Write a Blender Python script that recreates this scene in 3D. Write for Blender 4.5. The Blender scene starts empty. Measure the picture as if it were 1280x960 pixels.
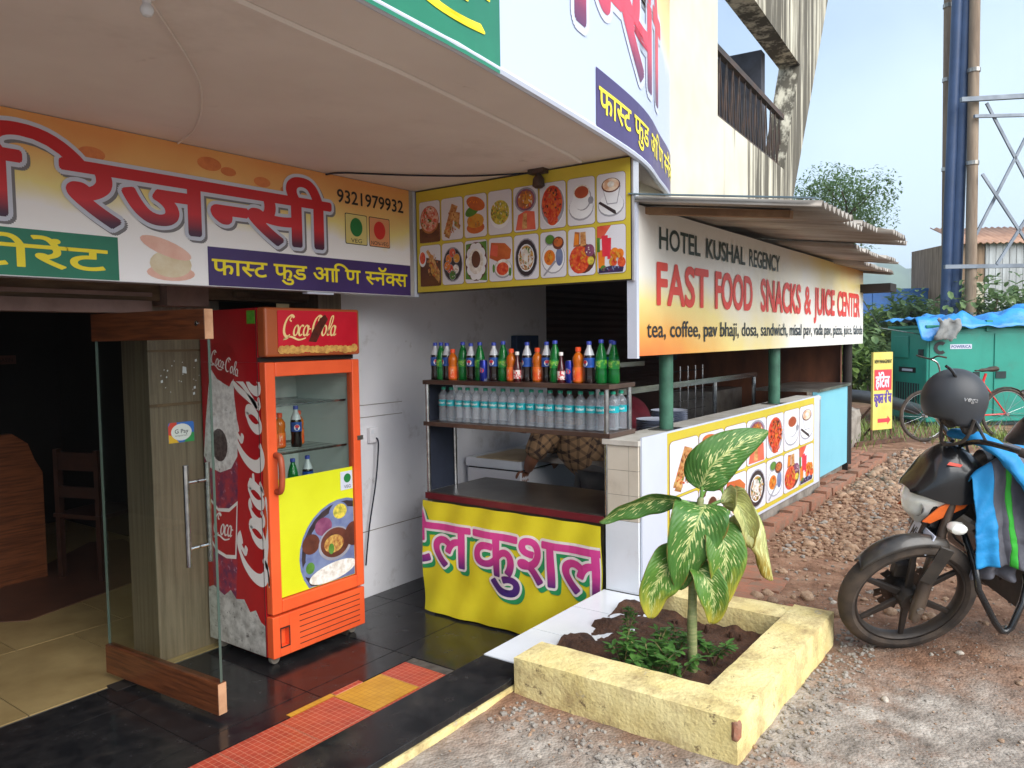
import bpy, bmesh, math, random
from math import sin, cos, pi, radians, sqrt, atan2, hypot
from mathutils import Vector, Matrix, noise
random.seed(7)
scene = bpy.context.scene
C = scene.collection

# ------------------------------------------------------------------ camera
YAW, PITCH, ROLL = radians(36.238), radians(-3.277), radians(-0.848)
EYE = Vector((0, 0, 1.7))
fw = Vector((cos(YAW)*cos(PITCH), sin(YAW)*cos(PITCH), sin(PITCH)))
rt = Vector((sin(YAW), -cos(YAW), 0)); up = rt.cross(fw)
rt, up = rt*cos(ROLL)+up*sin(ROLL), up*cos(ROLL)-rt*sin(ROLL)
cam = bpy.data.cameras.new('camera'); cam.sensor_width = 36; cam.lens = 36*975.5/1280
cam.clip_start = 0.02; cam.clip_end = 5000
camo = bpy.data.objects.new('camera', cam); C.objects.link(camo)
m = Matrix((rt, up, -fw)).transposed().to_4x4(); m.translation = EYE
camo.matrix_world = m; scene.camera = camo

# ------------------------------------------------------------------ sky, sun, exposure
SUN_EL, SUN_AZ = radians(37), radians(-106)      # direction towards the sun: azimuth from +X
w = bpy.data.worlds.new('World'); scene.world = w; w.use_nodes = True
nt = w.node_tree; nt.nodes.clear()
out = nt.nodes.new('ShaderNodeOutputWorld'); bg = nt.nodes.new('ShaderNodeBackground')
sky = nt.nodes.new('ShaderNodeTexSky'); sky.sky_type = 'NISHITA'; sky.sun_disc = False
sky.sun_elevation = SUN_EL; sky.sun_rotation = pi/2 - SUN_AZ
sky.air_density = 1.0; sky.dust_density = 1.6; sky.ozone_density = 1.0; sky.altitude = 50
tc = nt.nodes.new('ShaderNodeTexCoord'); mp = nt.nodes.new('ShaderNodeMapping')
mp.inputs['Scale'].default_value = (1.0, 1.0, 1.5)
nz = nt.nodes.new('ShaderNodeTexNoise'); nz.inputs['Scale'].default_value = 1.7; nz.inputs['Detail'].default_value = 7
nz.inputs['Roughness'].default_value = 0.5
rp = nt.nodes.new('ShaderNodeValToRGB'); rp.color_ramp.elements[0].position = 0.36; rp.color_ramp.elements[1].position = 0.66
rp.color_ramp.elements[0].color = (.36, .36, .36, 1); rp.color_ramp.elements[1].color = (.9, .9, .9, 1)
mx = nt.nodes.new('ShaderNodeMix'); mx.data_type = 'RGBA'; mx.inputs[7].default_value = (4.3, 5.3, 6.3, 1)
L = nt.links.new
L(tc.outputs['Generated'], mp.inputs[0]); L(mp.outputs[0], nz.inputs['Vector']); L(nz.outputs[0], rp.inputs[0])
L(rp.outputs[0], mx.inputs[0]); L(sky.outputs[0], mx.inputs[6]); L(mx.outputs[2], bg.inputs[0]); L(bg.outputs[0], out.inputs[0])
bg.inputs[1].default_value = 0.10
sl = bpy.data.lights.new('sun', 'SUN'); sl.energy = 2.7; sl.angle = radians(62); sl.color = (1, .97, .925)
so = bpy.data.objects.new('sun', sl); C.objects.link(so)
sd = Vector((cos(SUN_EL)*cos(SUN_AZ), cos(SUN_EL)*sin(SUN_AZ), sin(SUN_EL)))
so.rotation_euler = sd.to_track_quat('Z', 'Y').to_euler(); so.location = (0, -6, 12)
vs = scene.view_settings; vs.view_transform = 'Standard'; vs.look = 'None'; vs.exposure = 1.14; vs.gamma = 1; vs.use_curve_mapping = False
cy = scene.cycles; cy.max_bounces = 8; cy.transparent_max_bounces = 12; cy.transmission_bounces = 8; cy.glossy_bounces = 4; cy.diffuse_bounces = 5
cy.caustics_reflective = False; cy.caustics_refractive = False; cy.sample_clamp_indirect = 6

# ------------------------------------------------------------------ helpers
def S(r, g, b):
    def c(v):
        v /= 255.0
        return v/12.92 if v <= .04045 else ((v+.055)/1.055)**2.4
    return (c(r), c(g), c(b), 1)
MATS = {}
def mat(name, col, col2=None, scale=6, detail=5, lo=.38, hi=.64, rough=.6, metal=0, bump=0, bscale=None, bdist=.01,
        coat=0, trans=0, ior=1.45, stretch=None, spec=.5, dirt=None, dscale=1.5, dlo=.55, dhi=.75, sheen=0, rough2=None, alpha=None):
    if name in MATS: return MATS[name]
    m = bpy.data.materials.new(name); m.use_nodes = True; t = m.node_tree; N = t.nodes.new; K = t.links.new
    b = t.nodes['Principled BSDF']
    b.inputs['Base Color'].default_value = col; b.inputs['Roughness'].default_value = rough; b.inputs['Metallic'].default_value = metal
    b.inputs['Coat Weight'].default_value = coat; b.inputs['Coat Roughness'].default_value = .08
    b.inputs['Transmission Weight'].default_value = trans; b.inputs['IOR'].default_value = ior
    b.inputs['Specular IOR Level'].default_value = spec
    if sheen: b.inputs['Sheen Weight'].default_value = sheen
    tcn = N('ShaderNodeTexCoord'); vec = tcn.outputs['Object']
    if stretch:
        mpn = N('ShaderNodeMapping'); mpn.inputs['Scale'].default_value = stretch; K(vec, mpn.inputs[0]); vec = mpn.outputs[0]
    cout = None
    if col2:
        n = N('ShaderNodeTexNoise'); n.inputs['Scale'].default_value = scale; n.inputs['Detail'].default_value = detail; n.inputs['Roughness'].default_value = .6
        r = N('ShaderNodeValToRGB'); r.color_ramp.elements[0].position = lo; r.color_ramp.elements[1].position = hi
        r.color_ramp.elements[0].color = col; r.color_ramp.elements[1].color = col2
        K(vec, n.inputs['Vector']); K(n.outputs[0], r.inputs[0]); cout = r.outputs[0]
        if rough2 is not None:
            mr = N('ShaderNodeMapRange'); mr.inputs[1].default_value = lo; mr.inputs[2].default_value = hi
            mr.inputs[3].default_value = rough; mr.inputs[4].default_value = rough2
            K(n.outputs[0], mr.inputs[0]); K(mr.outputs[0], b.inputs['Roughness'])
    if dirt:
        n = N('ShaderNodeTexNoise'); n.inputs['Scale'].default_value = dscale; n.inputs['Detail'].default_value = 8; n.inputs['Roughness'].default_value = .7
        r = N('ShaderNodeValToRGB'); r.color_ramp.elements[0].position = dlo; r.color_ramp.elements[1].position = dhi
        r.color_ramp.elements[0].color = (0, 0, 0, 1); r.color_ramp.elements[1].color = (.85, .85, .85, 1)
        mm = N('ShaderNodeMix'); mm.data_type = 'RGBA'; mm.inputs[7].default_value = dirt
        if cout: K(cout, mm.inputs[6])
        else: mm.inputs[6].default_value = col
        K(tcn.outputs['Object'], n.inputs['Vector']); K(n.outputs[0], r.inputs[0]); K(r.outputs[0], mm.inputs[0]); cout = mm.outputs[2]
    if cout: K(cout, b.inputs['Base Color'])
    if bump:
        n = N('ShaderNodeTexNoise'); n.inputs['Scale'].default_value = bscale or scale*4; n.inputs['Detail'].default_value = 6
        bn = N('ShaderNodeBump'); bn.inputs['Strength'].default_value = bump; bn.inputs['Distance'].default_value = bdist
        K(vec, n.inputs['Vector']); K(n.outputs[0], bn.inputs['Height']); K(bn.outputs[0], b.inputs['Normal'])
    MATS[name] = m
    return m
def gradmat(name, stops, axis=1, lo=0, hi=1, noisy=0, nscale=2, rough=.35, coat=0, twist=0):
    """print with colour stops along one local axis, edges broken up by noise"""
    if name in MATS: return MATS[name]
    m = bpy.data.materials.new(name); m.use_nodes = True; t = m.node_tree; N = t.nodes.new; K = t.links.new
    b = t.nodes['Principled BSDF']; b.inputs['Roughness'].default_value = rough; b.inputs['Coat Weight'].default_value = coat
    tcn = N('ShaderNodeTexCoord'); sp = N('ShaderNodeSeparateXYZ'); K(tcn.outputs['Object'], sp.inputs[0])
    mr = N('ShaderNodeMapRange'); mr.inputs[1].default_value = lo; mr.inputs[2].default_value = hi
    K(sp.outputs[axis], mr.inputs[0]); v = mr.outputs[0]
    if twist:                                   # the ramp turns upside down along local x
        xr = N('ShaderNodeMapRange'); xr.inputs[2].default_value = twist; K(sp.outputs[0], xr.inputs[0])
        a1 = N('ShaderNodeMath'); a1.operation = 'MULTIPLY_ADD'; K(xr.outputs[0], a1.inputs[0]); a1.inputs[1].default_value = -2; a1.inputs[2].default_value = 1
        a2 = N('ShaderNodeMath'); a2.operation = 'MULTIPLY_ADD'; K(a1.outputs[0], a2.inputs[0]); K(v, a2.inputs[1]); K(xr.outputs[0], a2.inputs[2]); v = a2.outputs[0]
    if noisy:
        n = N('ShaderNodeTexNoise'); n.inputs['Scale'].default_value = nscale; n.inputs['Detail'].default_value = 4
        K(tcn.outputs['Object'], n.inputs['Vector'])
        ma = N('ShaderNodeMath'); ma.operation = 'MULTIPLY_ADD'; ma.inputs[1].default_value = noisy; ma.inputs[2].default_value = -noisy/2
        K(n.outputs[0], ma.inputs[0]); ad = N('ShaderNodeMath'); ad.operation = 'ADD'; K(v, ad.inputs[0]); K(ma.outputs[0], ad.inputs[1]); v = ad.outputs[0]
    r = N('ShaderNodeValToRGB'); e = r.color_ramp.elements
    while len(e) < len(stops): e.new(.5)
    for i, (p, c) in enumerate(stops): e[i].position = p; e[i].color = c
    K(v, r.inputs[0]); K(r.outputs[0], b.inputs['Base Color'])
    MATS[name] = m
    return m

def clearmat(name, tint, body=0, bodycol=(.8,.8,.8,1), rough=.02, ior=1.45):
    """thin clear sheet: straight-through light, a mirror reflection by Fresnel, optionally some milky body"""
    m = bpy.data.materials.new(name); m.use_nodes = True; t = m.node_tree; t.nodes.clear(); N = t.nodes.new; K = t.links.new
    o = N('ShaderNodeOutputMaterial'); tr = N('ShaderNodeBsdfTransparent'); tr.inputs[0].default_value = tint; gl = N('ShaderNodeBsdfGlossy'); gl.inputs['Roughness'].default_value = rough
    base = tr.outputs[0]
    if body:
        d = N('ShaderNodeBsdfDiffuse'); d.inputs[0].default_value = bodycol; mb_ = N('ShaderNodeMixShader'); mb_.inputs[0].default_value = body; K(base, mb_.inputs[1]); K(d.outputs[0], mb_.inputs[2]); base = mb_.outputs[0]
    lw_ = N('ShaderNodeLayerWeight'); lw_.inputs[0].default_value = .5; pw_ = N('ShaderNodeMath'); pw_.operation = 'POWER'; pw_.inputs[1].default_value = 4.5; K(lw_.outputs['Facing'], pw_.inputs[0]); fz_ = N('ShaderNodeMath'); fz_.operation = 'MULTIPLY_ADD'; fz_.inputs[1].default_value = .8; fz_.inputs[2].default_value = (ior-1)**2/(ior+1)**2; K(pw_.outputs[0], fz_.inputs[0]); mx_ = N('ShaderNodeMixShader'); K(fz_.outputs[0], mx_.inputs[0]); K(base, mx_.inputs[1]); K(gl.outputs[0], mx_.inputs[2]); K(mx_.outputs[0], o.inputs[0])
    MATS[name] = m; return m

class MB:
    def __init__(s): s.v = []; s.f = []; s.m = []
    def add(s, vs, fs, mi=0, M=None):
        k = len(s.v)
        s.v += [tuple(M @ Vector(p)) if M else tuple(p) for p in vs]
        for f in fs: s.f.append(tuple(i+k for i in f)); s.m.append(mi)
        return s
    def box(s, a, b, mi=0, M=None):
        (x0, y0, z0), (x1, y1, z1) = a, b
        return s.add([(x0,y0,z0),(x1,y0,z0),(x1,y1,z0),(x0,y1,z0),(x0,y0,z1),(x1,y0,z1),(x1,y1,z1),(x0,y1,z1)],
              [(0,3,2,1),(4,5,6,7),(0,1,5,4),(1,2,6,5),(2,3,7,6),(3,0,4,7)], mi, M)
    def quad(s, a, b, c, d, mi=0, M=None): return s.add([a, b, c, d], [(0,1,2,3)], mi, M)
    def bar(s, a, b, wd, ht, mi=0, upv=(0,0,1)):
        a, b = Vector(a), Vector(b); d = (b-a).normalized(); u = Vector(upv)
        sd_ = d.cross(u)
        if sd_.length < 1e-4: sd_ = d.cross(Vector((1,0,0)))
        sd_.normalize(); u = sd_.cross(d); q = []
        for p in (a, b):
            for i, j in ((-1,-1),(1,-1),(1,1),(-1,1)): q.append(p+sd_*i*wd/2+u*j*ht/2)
        return s.add(q, [(3,2,1,0),(4,5,6,7),(0,1,5,4),(1,2,6,5),(2,3,7,6),(3,0,4,7)], mi)
    def tube(s, pts, r, n=8, mi=0, cap=True, flat=None):
        pts = [Vector(p) for p in pts]; k0 = len(s.v)
        rs = r if isinstance(r, (list, tuple)) else [r]*len(pts)
        prev = None
        for i, p in enumerate(pts):
            t_ = (pts[min(i+1, len(pts)-1)]-pts[max(i-1, 0)]).normalized()
            if prev is None:
                a = Vector((0,0,1)) if abs(t_.z) < .9 else Vector((1,0,0))
                u = t_.cross(a).normalized()
            else:
                u = (prev-t_*prev.dot(t_)); u = u.normalized() if u.length > 1e-6 else t_.orthogonal().normalized()
            prev = u; w_ = t_.cross(u)
            for j in range(n):
                a = 2*pi*j/n; fx = (flat[i] if isinstance(flat, (list, tuple)) else flat) if flat else 1
                s.v.append(tuple(p+(u*cos(a)+w_*sin(a)*fx)*rs[i]))
        for i in range(len(pts)-1):
            for j in range(n):
                a, b = k0+i*n+j, k0+i*n+(j+1) % n
                s.f.append((a, b, b+n, a+n)); s.m.append(mi)
        if cap:
            s.f.append(tuple(k0+j for j in reversed(range(n)))); s.m.append(mi)
            e = k0+(len(pts)-1)*n; s.f.append(tuple(e+j for j in range(n))); s.m.append(mi)
        return s
    def lathe(s, prof, n=16, mi=0, M=None, cap=True, a0=0, a1=2*pi):
        full = abs(a1-a0-2*pi) < 1e-6; nn = n if full else n+1
        vs_ = [(r*cos(a0+(a1-a0)*j/n), r*sin(a0+(a1-a0)*j/n), z) for r, z in prof for j in range(nn)]
        fs = []
        for i in range(len(prof)-1):
            for j in range(n):
                a = i*nn+j; b = i*nn+(j+1) % nn
                fs.append((a, b, b+nn, a+nn))
        if cap and full:
            fs.append(tuple(reversed(range(nn)))); e = (len(prof)-1)*nn; fs.append(tuple(range(e, e+nn)))
        return s.add(vs_, fs, mi, M)
    def prism(s, poly, z0, z1, mi=0, M=None, side=None):
        n = len(poly)
        vs_ = [(x, y, z0) for x, y in poly]+[(x, y, z1) for x, y in poly]
        s.add(vs_, [tuple(reversed(range(n))), tuple(range(n, 2*n))], mi, M)
        k = len(s.v)-2*n
        for i in range(n):
            j = (i+1) % n; s.f.append((k+i, k+j, k+n+j, k+n+i)); s.m.append(mi if side is None else side)
        return s
    def flat(s, poly, z=0, mi=0, M=None):
        return s.add([(x, y, z) for x, y in poly], [tuple(range(len(poly)))], mi, M)
    def grid(s, nu, nv, fn, mi=0, close=False):
        k = len(s.v)
        for i in range(nu+1):
            for j in range(nv+1): s.v.append(tuple(fn(i/nu, j/nv)))
        for i in range(nu):
            for j in range(nv):
                a = k+i*(nv+1)+j; s.f.append((a, a+nv+1, a+nv+2, a+1)); s.m.append(mi)
        return s
    def mesh(s, name, mats, smooth=False, sharp=40):
        me = bpy.data.meshes.new(name); me.from_pydata(s.v, [], s.f)
        for mm in (mats if isinstance(mats, (list, tuple)) else [mats]): me.materials.append(mm)
        me.polygons.foreach_set('material_index', s.m)
        if smooth:
            me.polygons.foreach_set('use_smooth', [True]*len(s.f)); me.set_sharp_from_angle(angle=radians(sharp))
        me.update(); return me
    def build(s, name, mats, parent=None, loc=None, rot=None, smooth=False, bevel=0, seg=2, sharp=40):
        return obj(name, s.mesh(name, mats, smooth, sharp), parent, loc, rot, bevel, seg)
def obj(name, me, parent=None, loc=None, rot=None, bevel=0, seg=2):
    o = bpy.data.objects.new(name, me); C.objects.link(o)
    if parent: o.parent = parent
    if loc is not None: o.location = loc
    if rot is not None: o.rotation_euler = rot
    if bevel:
        bv = o.modifiers.new('bevel', 'BEVEL'); bv.width = bevel; bv.segments = seg; bv.limit_method = 'ANGLE'; bv.angle_limit = radians(40)
    return o
def tag(o, label=None, cat=None, group=None, kind=None):
    if label: o['label'] = label
    if cat: o['category'] = cat
    if group: o['group'] = group
    if kind: o['kind'] = kind
    return o
def thing(name, label, cat, loc=(0,0,0), rot=(0,0,0), group=None):
    o = bpy.data.objects.new(name, None); C.objects.link(o); o.location = loc; o.rotation_euler = rot; o.empty_display_size = .1
    return tag(o, label, cat, group)
def copy_tree(o, parent=None):
    c = o.copy(); C.objects.link(c); c.parent = parent
    for ch in list(o.children): copy_tree(ch, c)
    return c
def ell(cx, cy, rx, ry=None, n=20, rot=0, a0=0, a1=2*pi):
    ry = rx if ry is None else ry; p = []
    full = abs(a1-a0-2*pi) < 1e-6
    for i in range(n if full else n+1):
        a = a0+(a1-a0)*i/n; x, y = rx*cos(a), ry*sin(a)
        p.append((cx+x*cos(rot)-y*sin(rot), cy+x*sin(rot)+y*cos(rot)))
    return p
def rrect(x0, y0, x1, y1, r, n=4):
    p = []
    for cx, cy, a in ((x1-r, y0+r, -pi/2), (x1-r, y1-r, 0), (x0+r, y1-r, pi/2), (x0+r, y0+r, pi)):
        for i in range(n+1): p.append((cx+r*cos(a+pi/2*i/n), cy+r*sin(a+pi/2*i/n)))
    return p
def smooth_path(pts, n=6):
    P = [Vector(p) for p in pts]; out_ = []
    for i in range(len(P)-1):
        p0, p1, p2, p3 = P[max(i-1,0)], P[i], P[i+1], P[min(i+2,len(P)-1)]
        for k in range(n):
            t_ = k/n
            out_.append(.5*((2*p1)+(p2-p0)*t_+(2*p0-5*p1+4*p2-p3)*t_*t_+(3*p1-p0-3*p2+p3)*t_**3))
    out_.append(P[-1]); return out_

# ------------------------------------------------------------------ lettering
_gl = {}
def _raw(s, off):
    c = bpy.data.curves.new('t', 'FONT'); c.body = s; c.offset = off; c.resolution_u = 4; c.fill_mode = 'FRONT'
    o = bpy.data.objects.new('t', c); C.objects.link(o)
    dg = bpy.context.evaluated_depsgraph_get(); dg.update()
    me = bpy.data.meshes.new_from_object(o.evaluated_get(dg))
    v = [(p.co.x, p.co.y) for p in me.vertices]; f = [tuple(p.vertices) for p in me.polygons]
    bpy.data.objects.remove(o); bpy.data.curves.remove(c); bpy.data.meshes.remove(me)
    return v, f
def adv(ch):
    k = ('adv', ch)
    if k not in _gl:
        if 'l' not in _gl: _gl['l'] = max(x for x, y in _raw('l', 0)[0])
        _gl[k] = max(x for x, y in _raw(ch+'l', 0)[0])-_gl['l']
    return _gl[k]
HALF = {'स': .20, 'न': .19, 'क': .24}
def glyph(ch, off):
    k = (ch, off)
    if k not in _gl:
        if len(ch) == 2 and ch[1] == '/':
            v, f = _raw(ch[0], off); cut = adv(ch[0])-HALF[ch[0]]
            bm = bmesh.new(); bv = [bm.verts.new((x, y, 0)) for x, y in v]
            for q in f:
                try: bm.faces.new([bv[i] for i in q])
                except ValueError: pass
            bmesh.ops.bisect_plane(bm, geom=bm.verts[:]+bm.edges[:]+bm.faces[:], plane_co=(cut, 0, 0), plane_no=(1, 0, 0), clear_outer=True)
            bm.verts.index_update(); v = [(p.co.x, p.co.y) for p in bm.verts]; f = [tuple(q.index for q in p.verts) for p in bm.faces]; bm.free()
            _gl[k] = (v, f, cut-.01)
        else:
            v, f = _raw(ch, off) if ch.strip() else ([], [])
            _gl[k] = (v, f, adv(ch))
    return _gl[k]
def text_mb(tokens, x, y, h, width=None, off=0, track=0, dev=False, z=0, slant=0):
    """flat lettering: baseline at (x,y), height h of capitals (or of the Devanagari body); width squeezes it"""
    size = h/(.622 if dev else .69); parts = []; px = 0
    thin = off if off <= .016 else 0            # heavier weights: the letter laid over itself round a small circle
    for i, ch in enumerate(tokens):
        v, f, a = glyph(ch, thin); px -= .09 if ch == 'ि' and i and tokens[i-1] != ' ' else 0; parts.append((px, v, f, i)); px += a+track
    sx = (width/size/px) if width else 1
    mb = MB(); sh = [(0, 0)]
    if off > .016: sh += [(off*cos(k*pi/5), off*sin(k*pi/5)) for k in range(10)] if off < .04 else [(off*cos(k*pi/10), off*sin(k*pi/10)) for k in range(20)]
    if off > .06: sh += [(off*.5*cos(k*pi/3), off*.5*sin(k*pi/3)) for k in range(6)]
    for ox, v, f, i in parts:
        for k, (dx, dy) in enumerate(sh):
            mb.add([(x+((vx+ox)*sx+slant*vy+dx)*size, y+(vy+dy)*size, z+(i % 3)*.0002+k*.00003) for vx, vy in v], f)
    mb.width = px*sx*size
    return mb
def ribbon(mb, pts, w0, contrast=.6, pen=radians(35), z=0, mi=0, n=8):
    """a broad-nib stroke through 2D points"""
    P = smooth_path([(x, y, 0) for x, y in pts], n); k = len(mb.v)
    for i, p in enumerate(P):
        t_ = (P[min(i+1, len(P)-1)]-P[max(i-1, 0)]); a = atan2(t_.y, t_.x)
        w_ = w0*(1-contrast+contrast*abs(sin(a-pen)))/2
        if i == 0 or i == len(P)-1: w_ *= .5
        nx, ny = -sin(a)*w_, cos(a)*w_
        mb.v += [(p.x+nx, p.y+ny, z), (p.x-nx, p.y-ny, z)]
    for i in range(len(P)-1):
        a = k+2*i; mb.f.append((a, a+1, a+3, a+2)); mb.m.append(mi)
def cola_script(h=1.0, both=True, fat=1.0):
    """flowing two-word drink logo, about 3.1h long"""
    mb = MB(); z = 0; st = []
    sl_ = .32
    def E(cx, cy, rx, ry, a0, a1, n=14): return [(cx+rx*cos(a0+(a1-a0)*i/n)+sl_*(cy+ry*sin(a0+(a1-a0)*i/n)), cy+ry*sin(a0+(a1-a0)*i/n)) for i in range(n+1)]
    def word(x, letters, sw):
        st.append((E(x+.28, .5, .28, .52, radians(50), radians(305)), .15))
        st.append(([(x+.62, .98), (x+.50, .80), (x+.60, .72)], .09))
        if sw: st.append(([(x+.42, .03), (x+.30, -.12), (x+.05, -.16), (x+.5, -.04), (x+1.0, -.20), (x+1.45, -.10)], .11))
        px = x+.64
        for ch in letters:
            if ch == 'o':
                st.append((E(px+.12, .27, .13, .25, radians(80), radians(450)), .12)); px += .33
            elif ch == 'c':
                st.append((E(px+.12, .27, .13, .25, radians(50), radians(315)), .12)); px += .28
            elif ch == 'a':
                st.append((E(px+.12, .27, .13, .25, radians(80), radians(450)), .12))
                st.append(([(px+.26+sl_*.5, .52), (px+.24+sl_*.2, .18), (px+.27, .02), (px+.42, .10)], .12)); px += .42
            elif ch == 'l':
                st.append(([(px+.05, .10), (px+.22+sl_*.6, .65), (px+.22+sl_*.95, 1.0), (px+.10+sl_*.9, .95), (px+.06+sl_*.4, .4), (px+.08, .05), (px+.22, .06)], .10)); px += .26
        return px
    p = word(0, 'oca', True)
    st.append(([(p-.02, .34), (p+.12, .36)], .09))
    if both: word(p+.12, 'ola', False)
    for i, (pts, w_) in enumerate(st): ribbon(mb, [(x*h, y*h) for x, y in pts], w_*h*fat, z=(i % 4)*.0003, n=5)
    return mb

# ================================================================== materials of the setting
M_white = mat('white_wall_paint', S(234,234,238), S(222,222,228), scale=1.2, rough=.55, bump=.05, bscale=30, dirt=S(140,130,120), dscale=2.6, dlo=.57, dhi=.80)
M_ceil = mat('ceiling_paint', S(230,222,216), S(221,212,206), scale=1.6, rough=.75, bump=.06, bscale=14, dirt=S(160,144,132), dscale=1.1, dlo=.58, dhi=1.0)
M_black = mat('black_granite', S(26,26,28), S(40,39,40), scale=9, rough=.13, rough2=.28, dirt=S(92,84,76), dscale=3.2, dlo=.55, dhi=1.0)
M_grout = mat('grout', S(96,92,86), S(70,66,62), scale=20, rough=.9)
M_conc = mat('concrete', S(150,142,132), S(112,104,95), scale=5, rough=.9, bump=.4, bscale=35, bdist=.008)
M_yel = mat('yellow_limewash', S(230,214,156), S(212,192,128), scale=5, rough=.92, bump=.8, bscale=70, bdist=.006, dirt=S(146,120,84), dscale=7, dlo=.47, dhi=.70)
def speckle(m, colr, scale, lo, hi, rgh=.75):
    t = m.node_tree; N = t.nodes.new; K = t.links.new; b = t.nodes['Principled BSDF']; src = b.inputs['Base Color'].links[0].from_socket
    tcn = N('ShaderNodeTexCoord'); n = N('ShaderNodeTexNoise'); n.inputs['Scale'].default_value = scale; n.inputs['Detail'].default_value = 8; n.inputs['Roughness'].default_value = rgh; K(tcn.outputs['Object'], n.inputs['Vector'])
    r = N('ShaderNodeValToRGB'); r.color_ramp.elements[0].position = lo; r.color_ramp.elements[1].position = hi; K(n.outputs[0], r.inputs[0])
    mx_ = N('ShaderNodeMix'); mx_.data_type = 'RGBA'; K(r.outputs[0], mx_.inputs[0]); K(src, mx_.inputs[6]); mx_.inputs[7].default_value = colr; K(mx_.outputs[2], b.inputs['Base Color'])
speckle(M_yel, S(112,92,66), 16, .60, .68); speckle(M_yel, S(168,160,146), 5, .62, .70)      # pitted render, worn grey patches
M_wtile = mat('white_tile', S(232,236,242), S(215,219,226), scale=1.5, rough=.18, dirt=S(168,156,140), dscale=4, dlo=.62, dhi=.9)
M_btile = mat('beige_tile', S(214,205,190), S(200,190,174), scale=3, rough=.22, dirt=S(150,138,120), dscale=3, dlo=.6, dhi=.9)
M_cream = mat('cream_wall', S(232,222,186), S(222,210,172), scale=1.1, rough=.85, bump=.12, bscale=18, dirt=S(176,160,124), dscale=1.3, dlo=.58, dhi=.85)
M_wood = mat('door_wood', S(116,66,38), S(78,42,24), scale=3, stretch=(1.5,1.5,24), rough=.38, coat=.2)
M_wtileb = mat('wood_look_tile', S(126,112,94), S(98,86,70), scale=3, stretch=(14,14,.5), rough=.35, dirt=S(70,58,46), dscale=1.6, dlo=.55, dhi=.85)
M_beam = mat('dusty_beam', S(120,98,74), S(82,64,48), scale=4, stretch=(.6,3,3), rough=.8, dirt=S(40,32,26), dscale=5, dlo=.55, dhi=.75)
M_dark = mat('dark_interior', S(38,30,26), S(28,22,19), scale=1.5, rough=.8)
M_shut = mat('brown_shutter', S(64,42,34), S(48,31,26), scale=2, rough=.6)
M_brick = mat('red_brick', S(160,104,80), S(134,84,64), scale=7, rough=.9, bump=.6, bscale=40, dirt=S(132,110,92), dscale=7, dlo=.40, dhi=.58)
M_tin = mat('weathered_tin', S(168,162,154), S(128,120,112), scale=1.6, rough=.5, metal=.3, stretch=(3,.6,1), dirt=S(112,88,70), dscale=3, dlo=.56, dhi=.85)
M_steel = mat('steel', S(196,196,196), S(160,160,162), scale=3, stretch=(1,8,8), rough=.24, metal=1)
M_steelw = mat('worn_steel', S(170,166,160), S(120,114,106), scale=5, rough=.34, metal=.9)
M_cblue = mat('light_blue_panel', S(128,196,214), S(116,186,206), scale=1.5, rough=.3)
M_green = mat('green_pipe_paint', S(70,118,96), S(52,92,74), scale=8, rough=.5, dirt=S(120,112,98), dscale=9, dlo=.6, dhi=.8)
M_soil = mat('soil', S(86,58,42), S(58,38,28), scale=14, rough=.95, bump=.8, bscale=50, bdist=.02)
M_navy = mat('navy_cloth', S(28,32,46), S(36,42,58), scale=6, rough=.85)

speckle(M_white, S(150,142,134), 7, .66, .78); speckle(M_ceil, S(150,136,124), 3.5, .64, .80)
# ================================================================== ground
GZ = .32
def gz(x, y):
    n = noise.noise(Vector((x*1.3, y*1.3, 0)))*.022+noise.noise(Vector((x*6, y*6, 3)))*.008+noise.noise(Vector((x*17, y*17, 5)))*.004
    k = min(1, max(0, (x+2)/1.5), max(0, (16-x)/2), max(0, (y+5)/2))
    heap = .055*math.exp(-((y-1.35)/.32)**2)*max(0, min(1, (x-5.6)/1.6))*max(0, min(1, (10.5-x)/1.5))
    return GZ+n*k+heap-.012
def rng(a, b, s):
    n = max(1, round((b-a)/s)); return [a+(b-a)*i/n for i in range(n)]
gx = rng(-2, 1, .25)+rng(1, 6.6, .05)+rng(6.6, 9.2, .1)+rng(9.2, 16, .2)+[16]
gy = rng(-5, -1.5, .25)+rng(-1.5, 1.80, .05)+rng(1.80, 4.5, .27)+[4.5]
mb = MB(); mb.v = [(x, y, gz(x, y) if -5 < y else GZ) for x in gx for y in gy]; ny = len(gy)
for i in range(len(gx)-1):
    for j in range(ny-1):
        if gx[i+1] <= 9.21 and gy[j+1] > 1.81: continue
        a = i*ny+j; mb.f.append((a, a+ny, a+ny+1, a+1)); mb.m.append(0)
for x0, x1, y0, y1 in ((-1500,-2,-1500,2500), (-2,16,-1500,-5), (16,3000,-1500,2500), (9.2,16,4.5,2500), (-2,9.2,12,2500)):
    mb.quad((x0,y0,GZ-.012), (x1,y0,GZ-.012), (x1,y1,GZ-.012), (x0,y1,GZ-.012))
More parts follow.
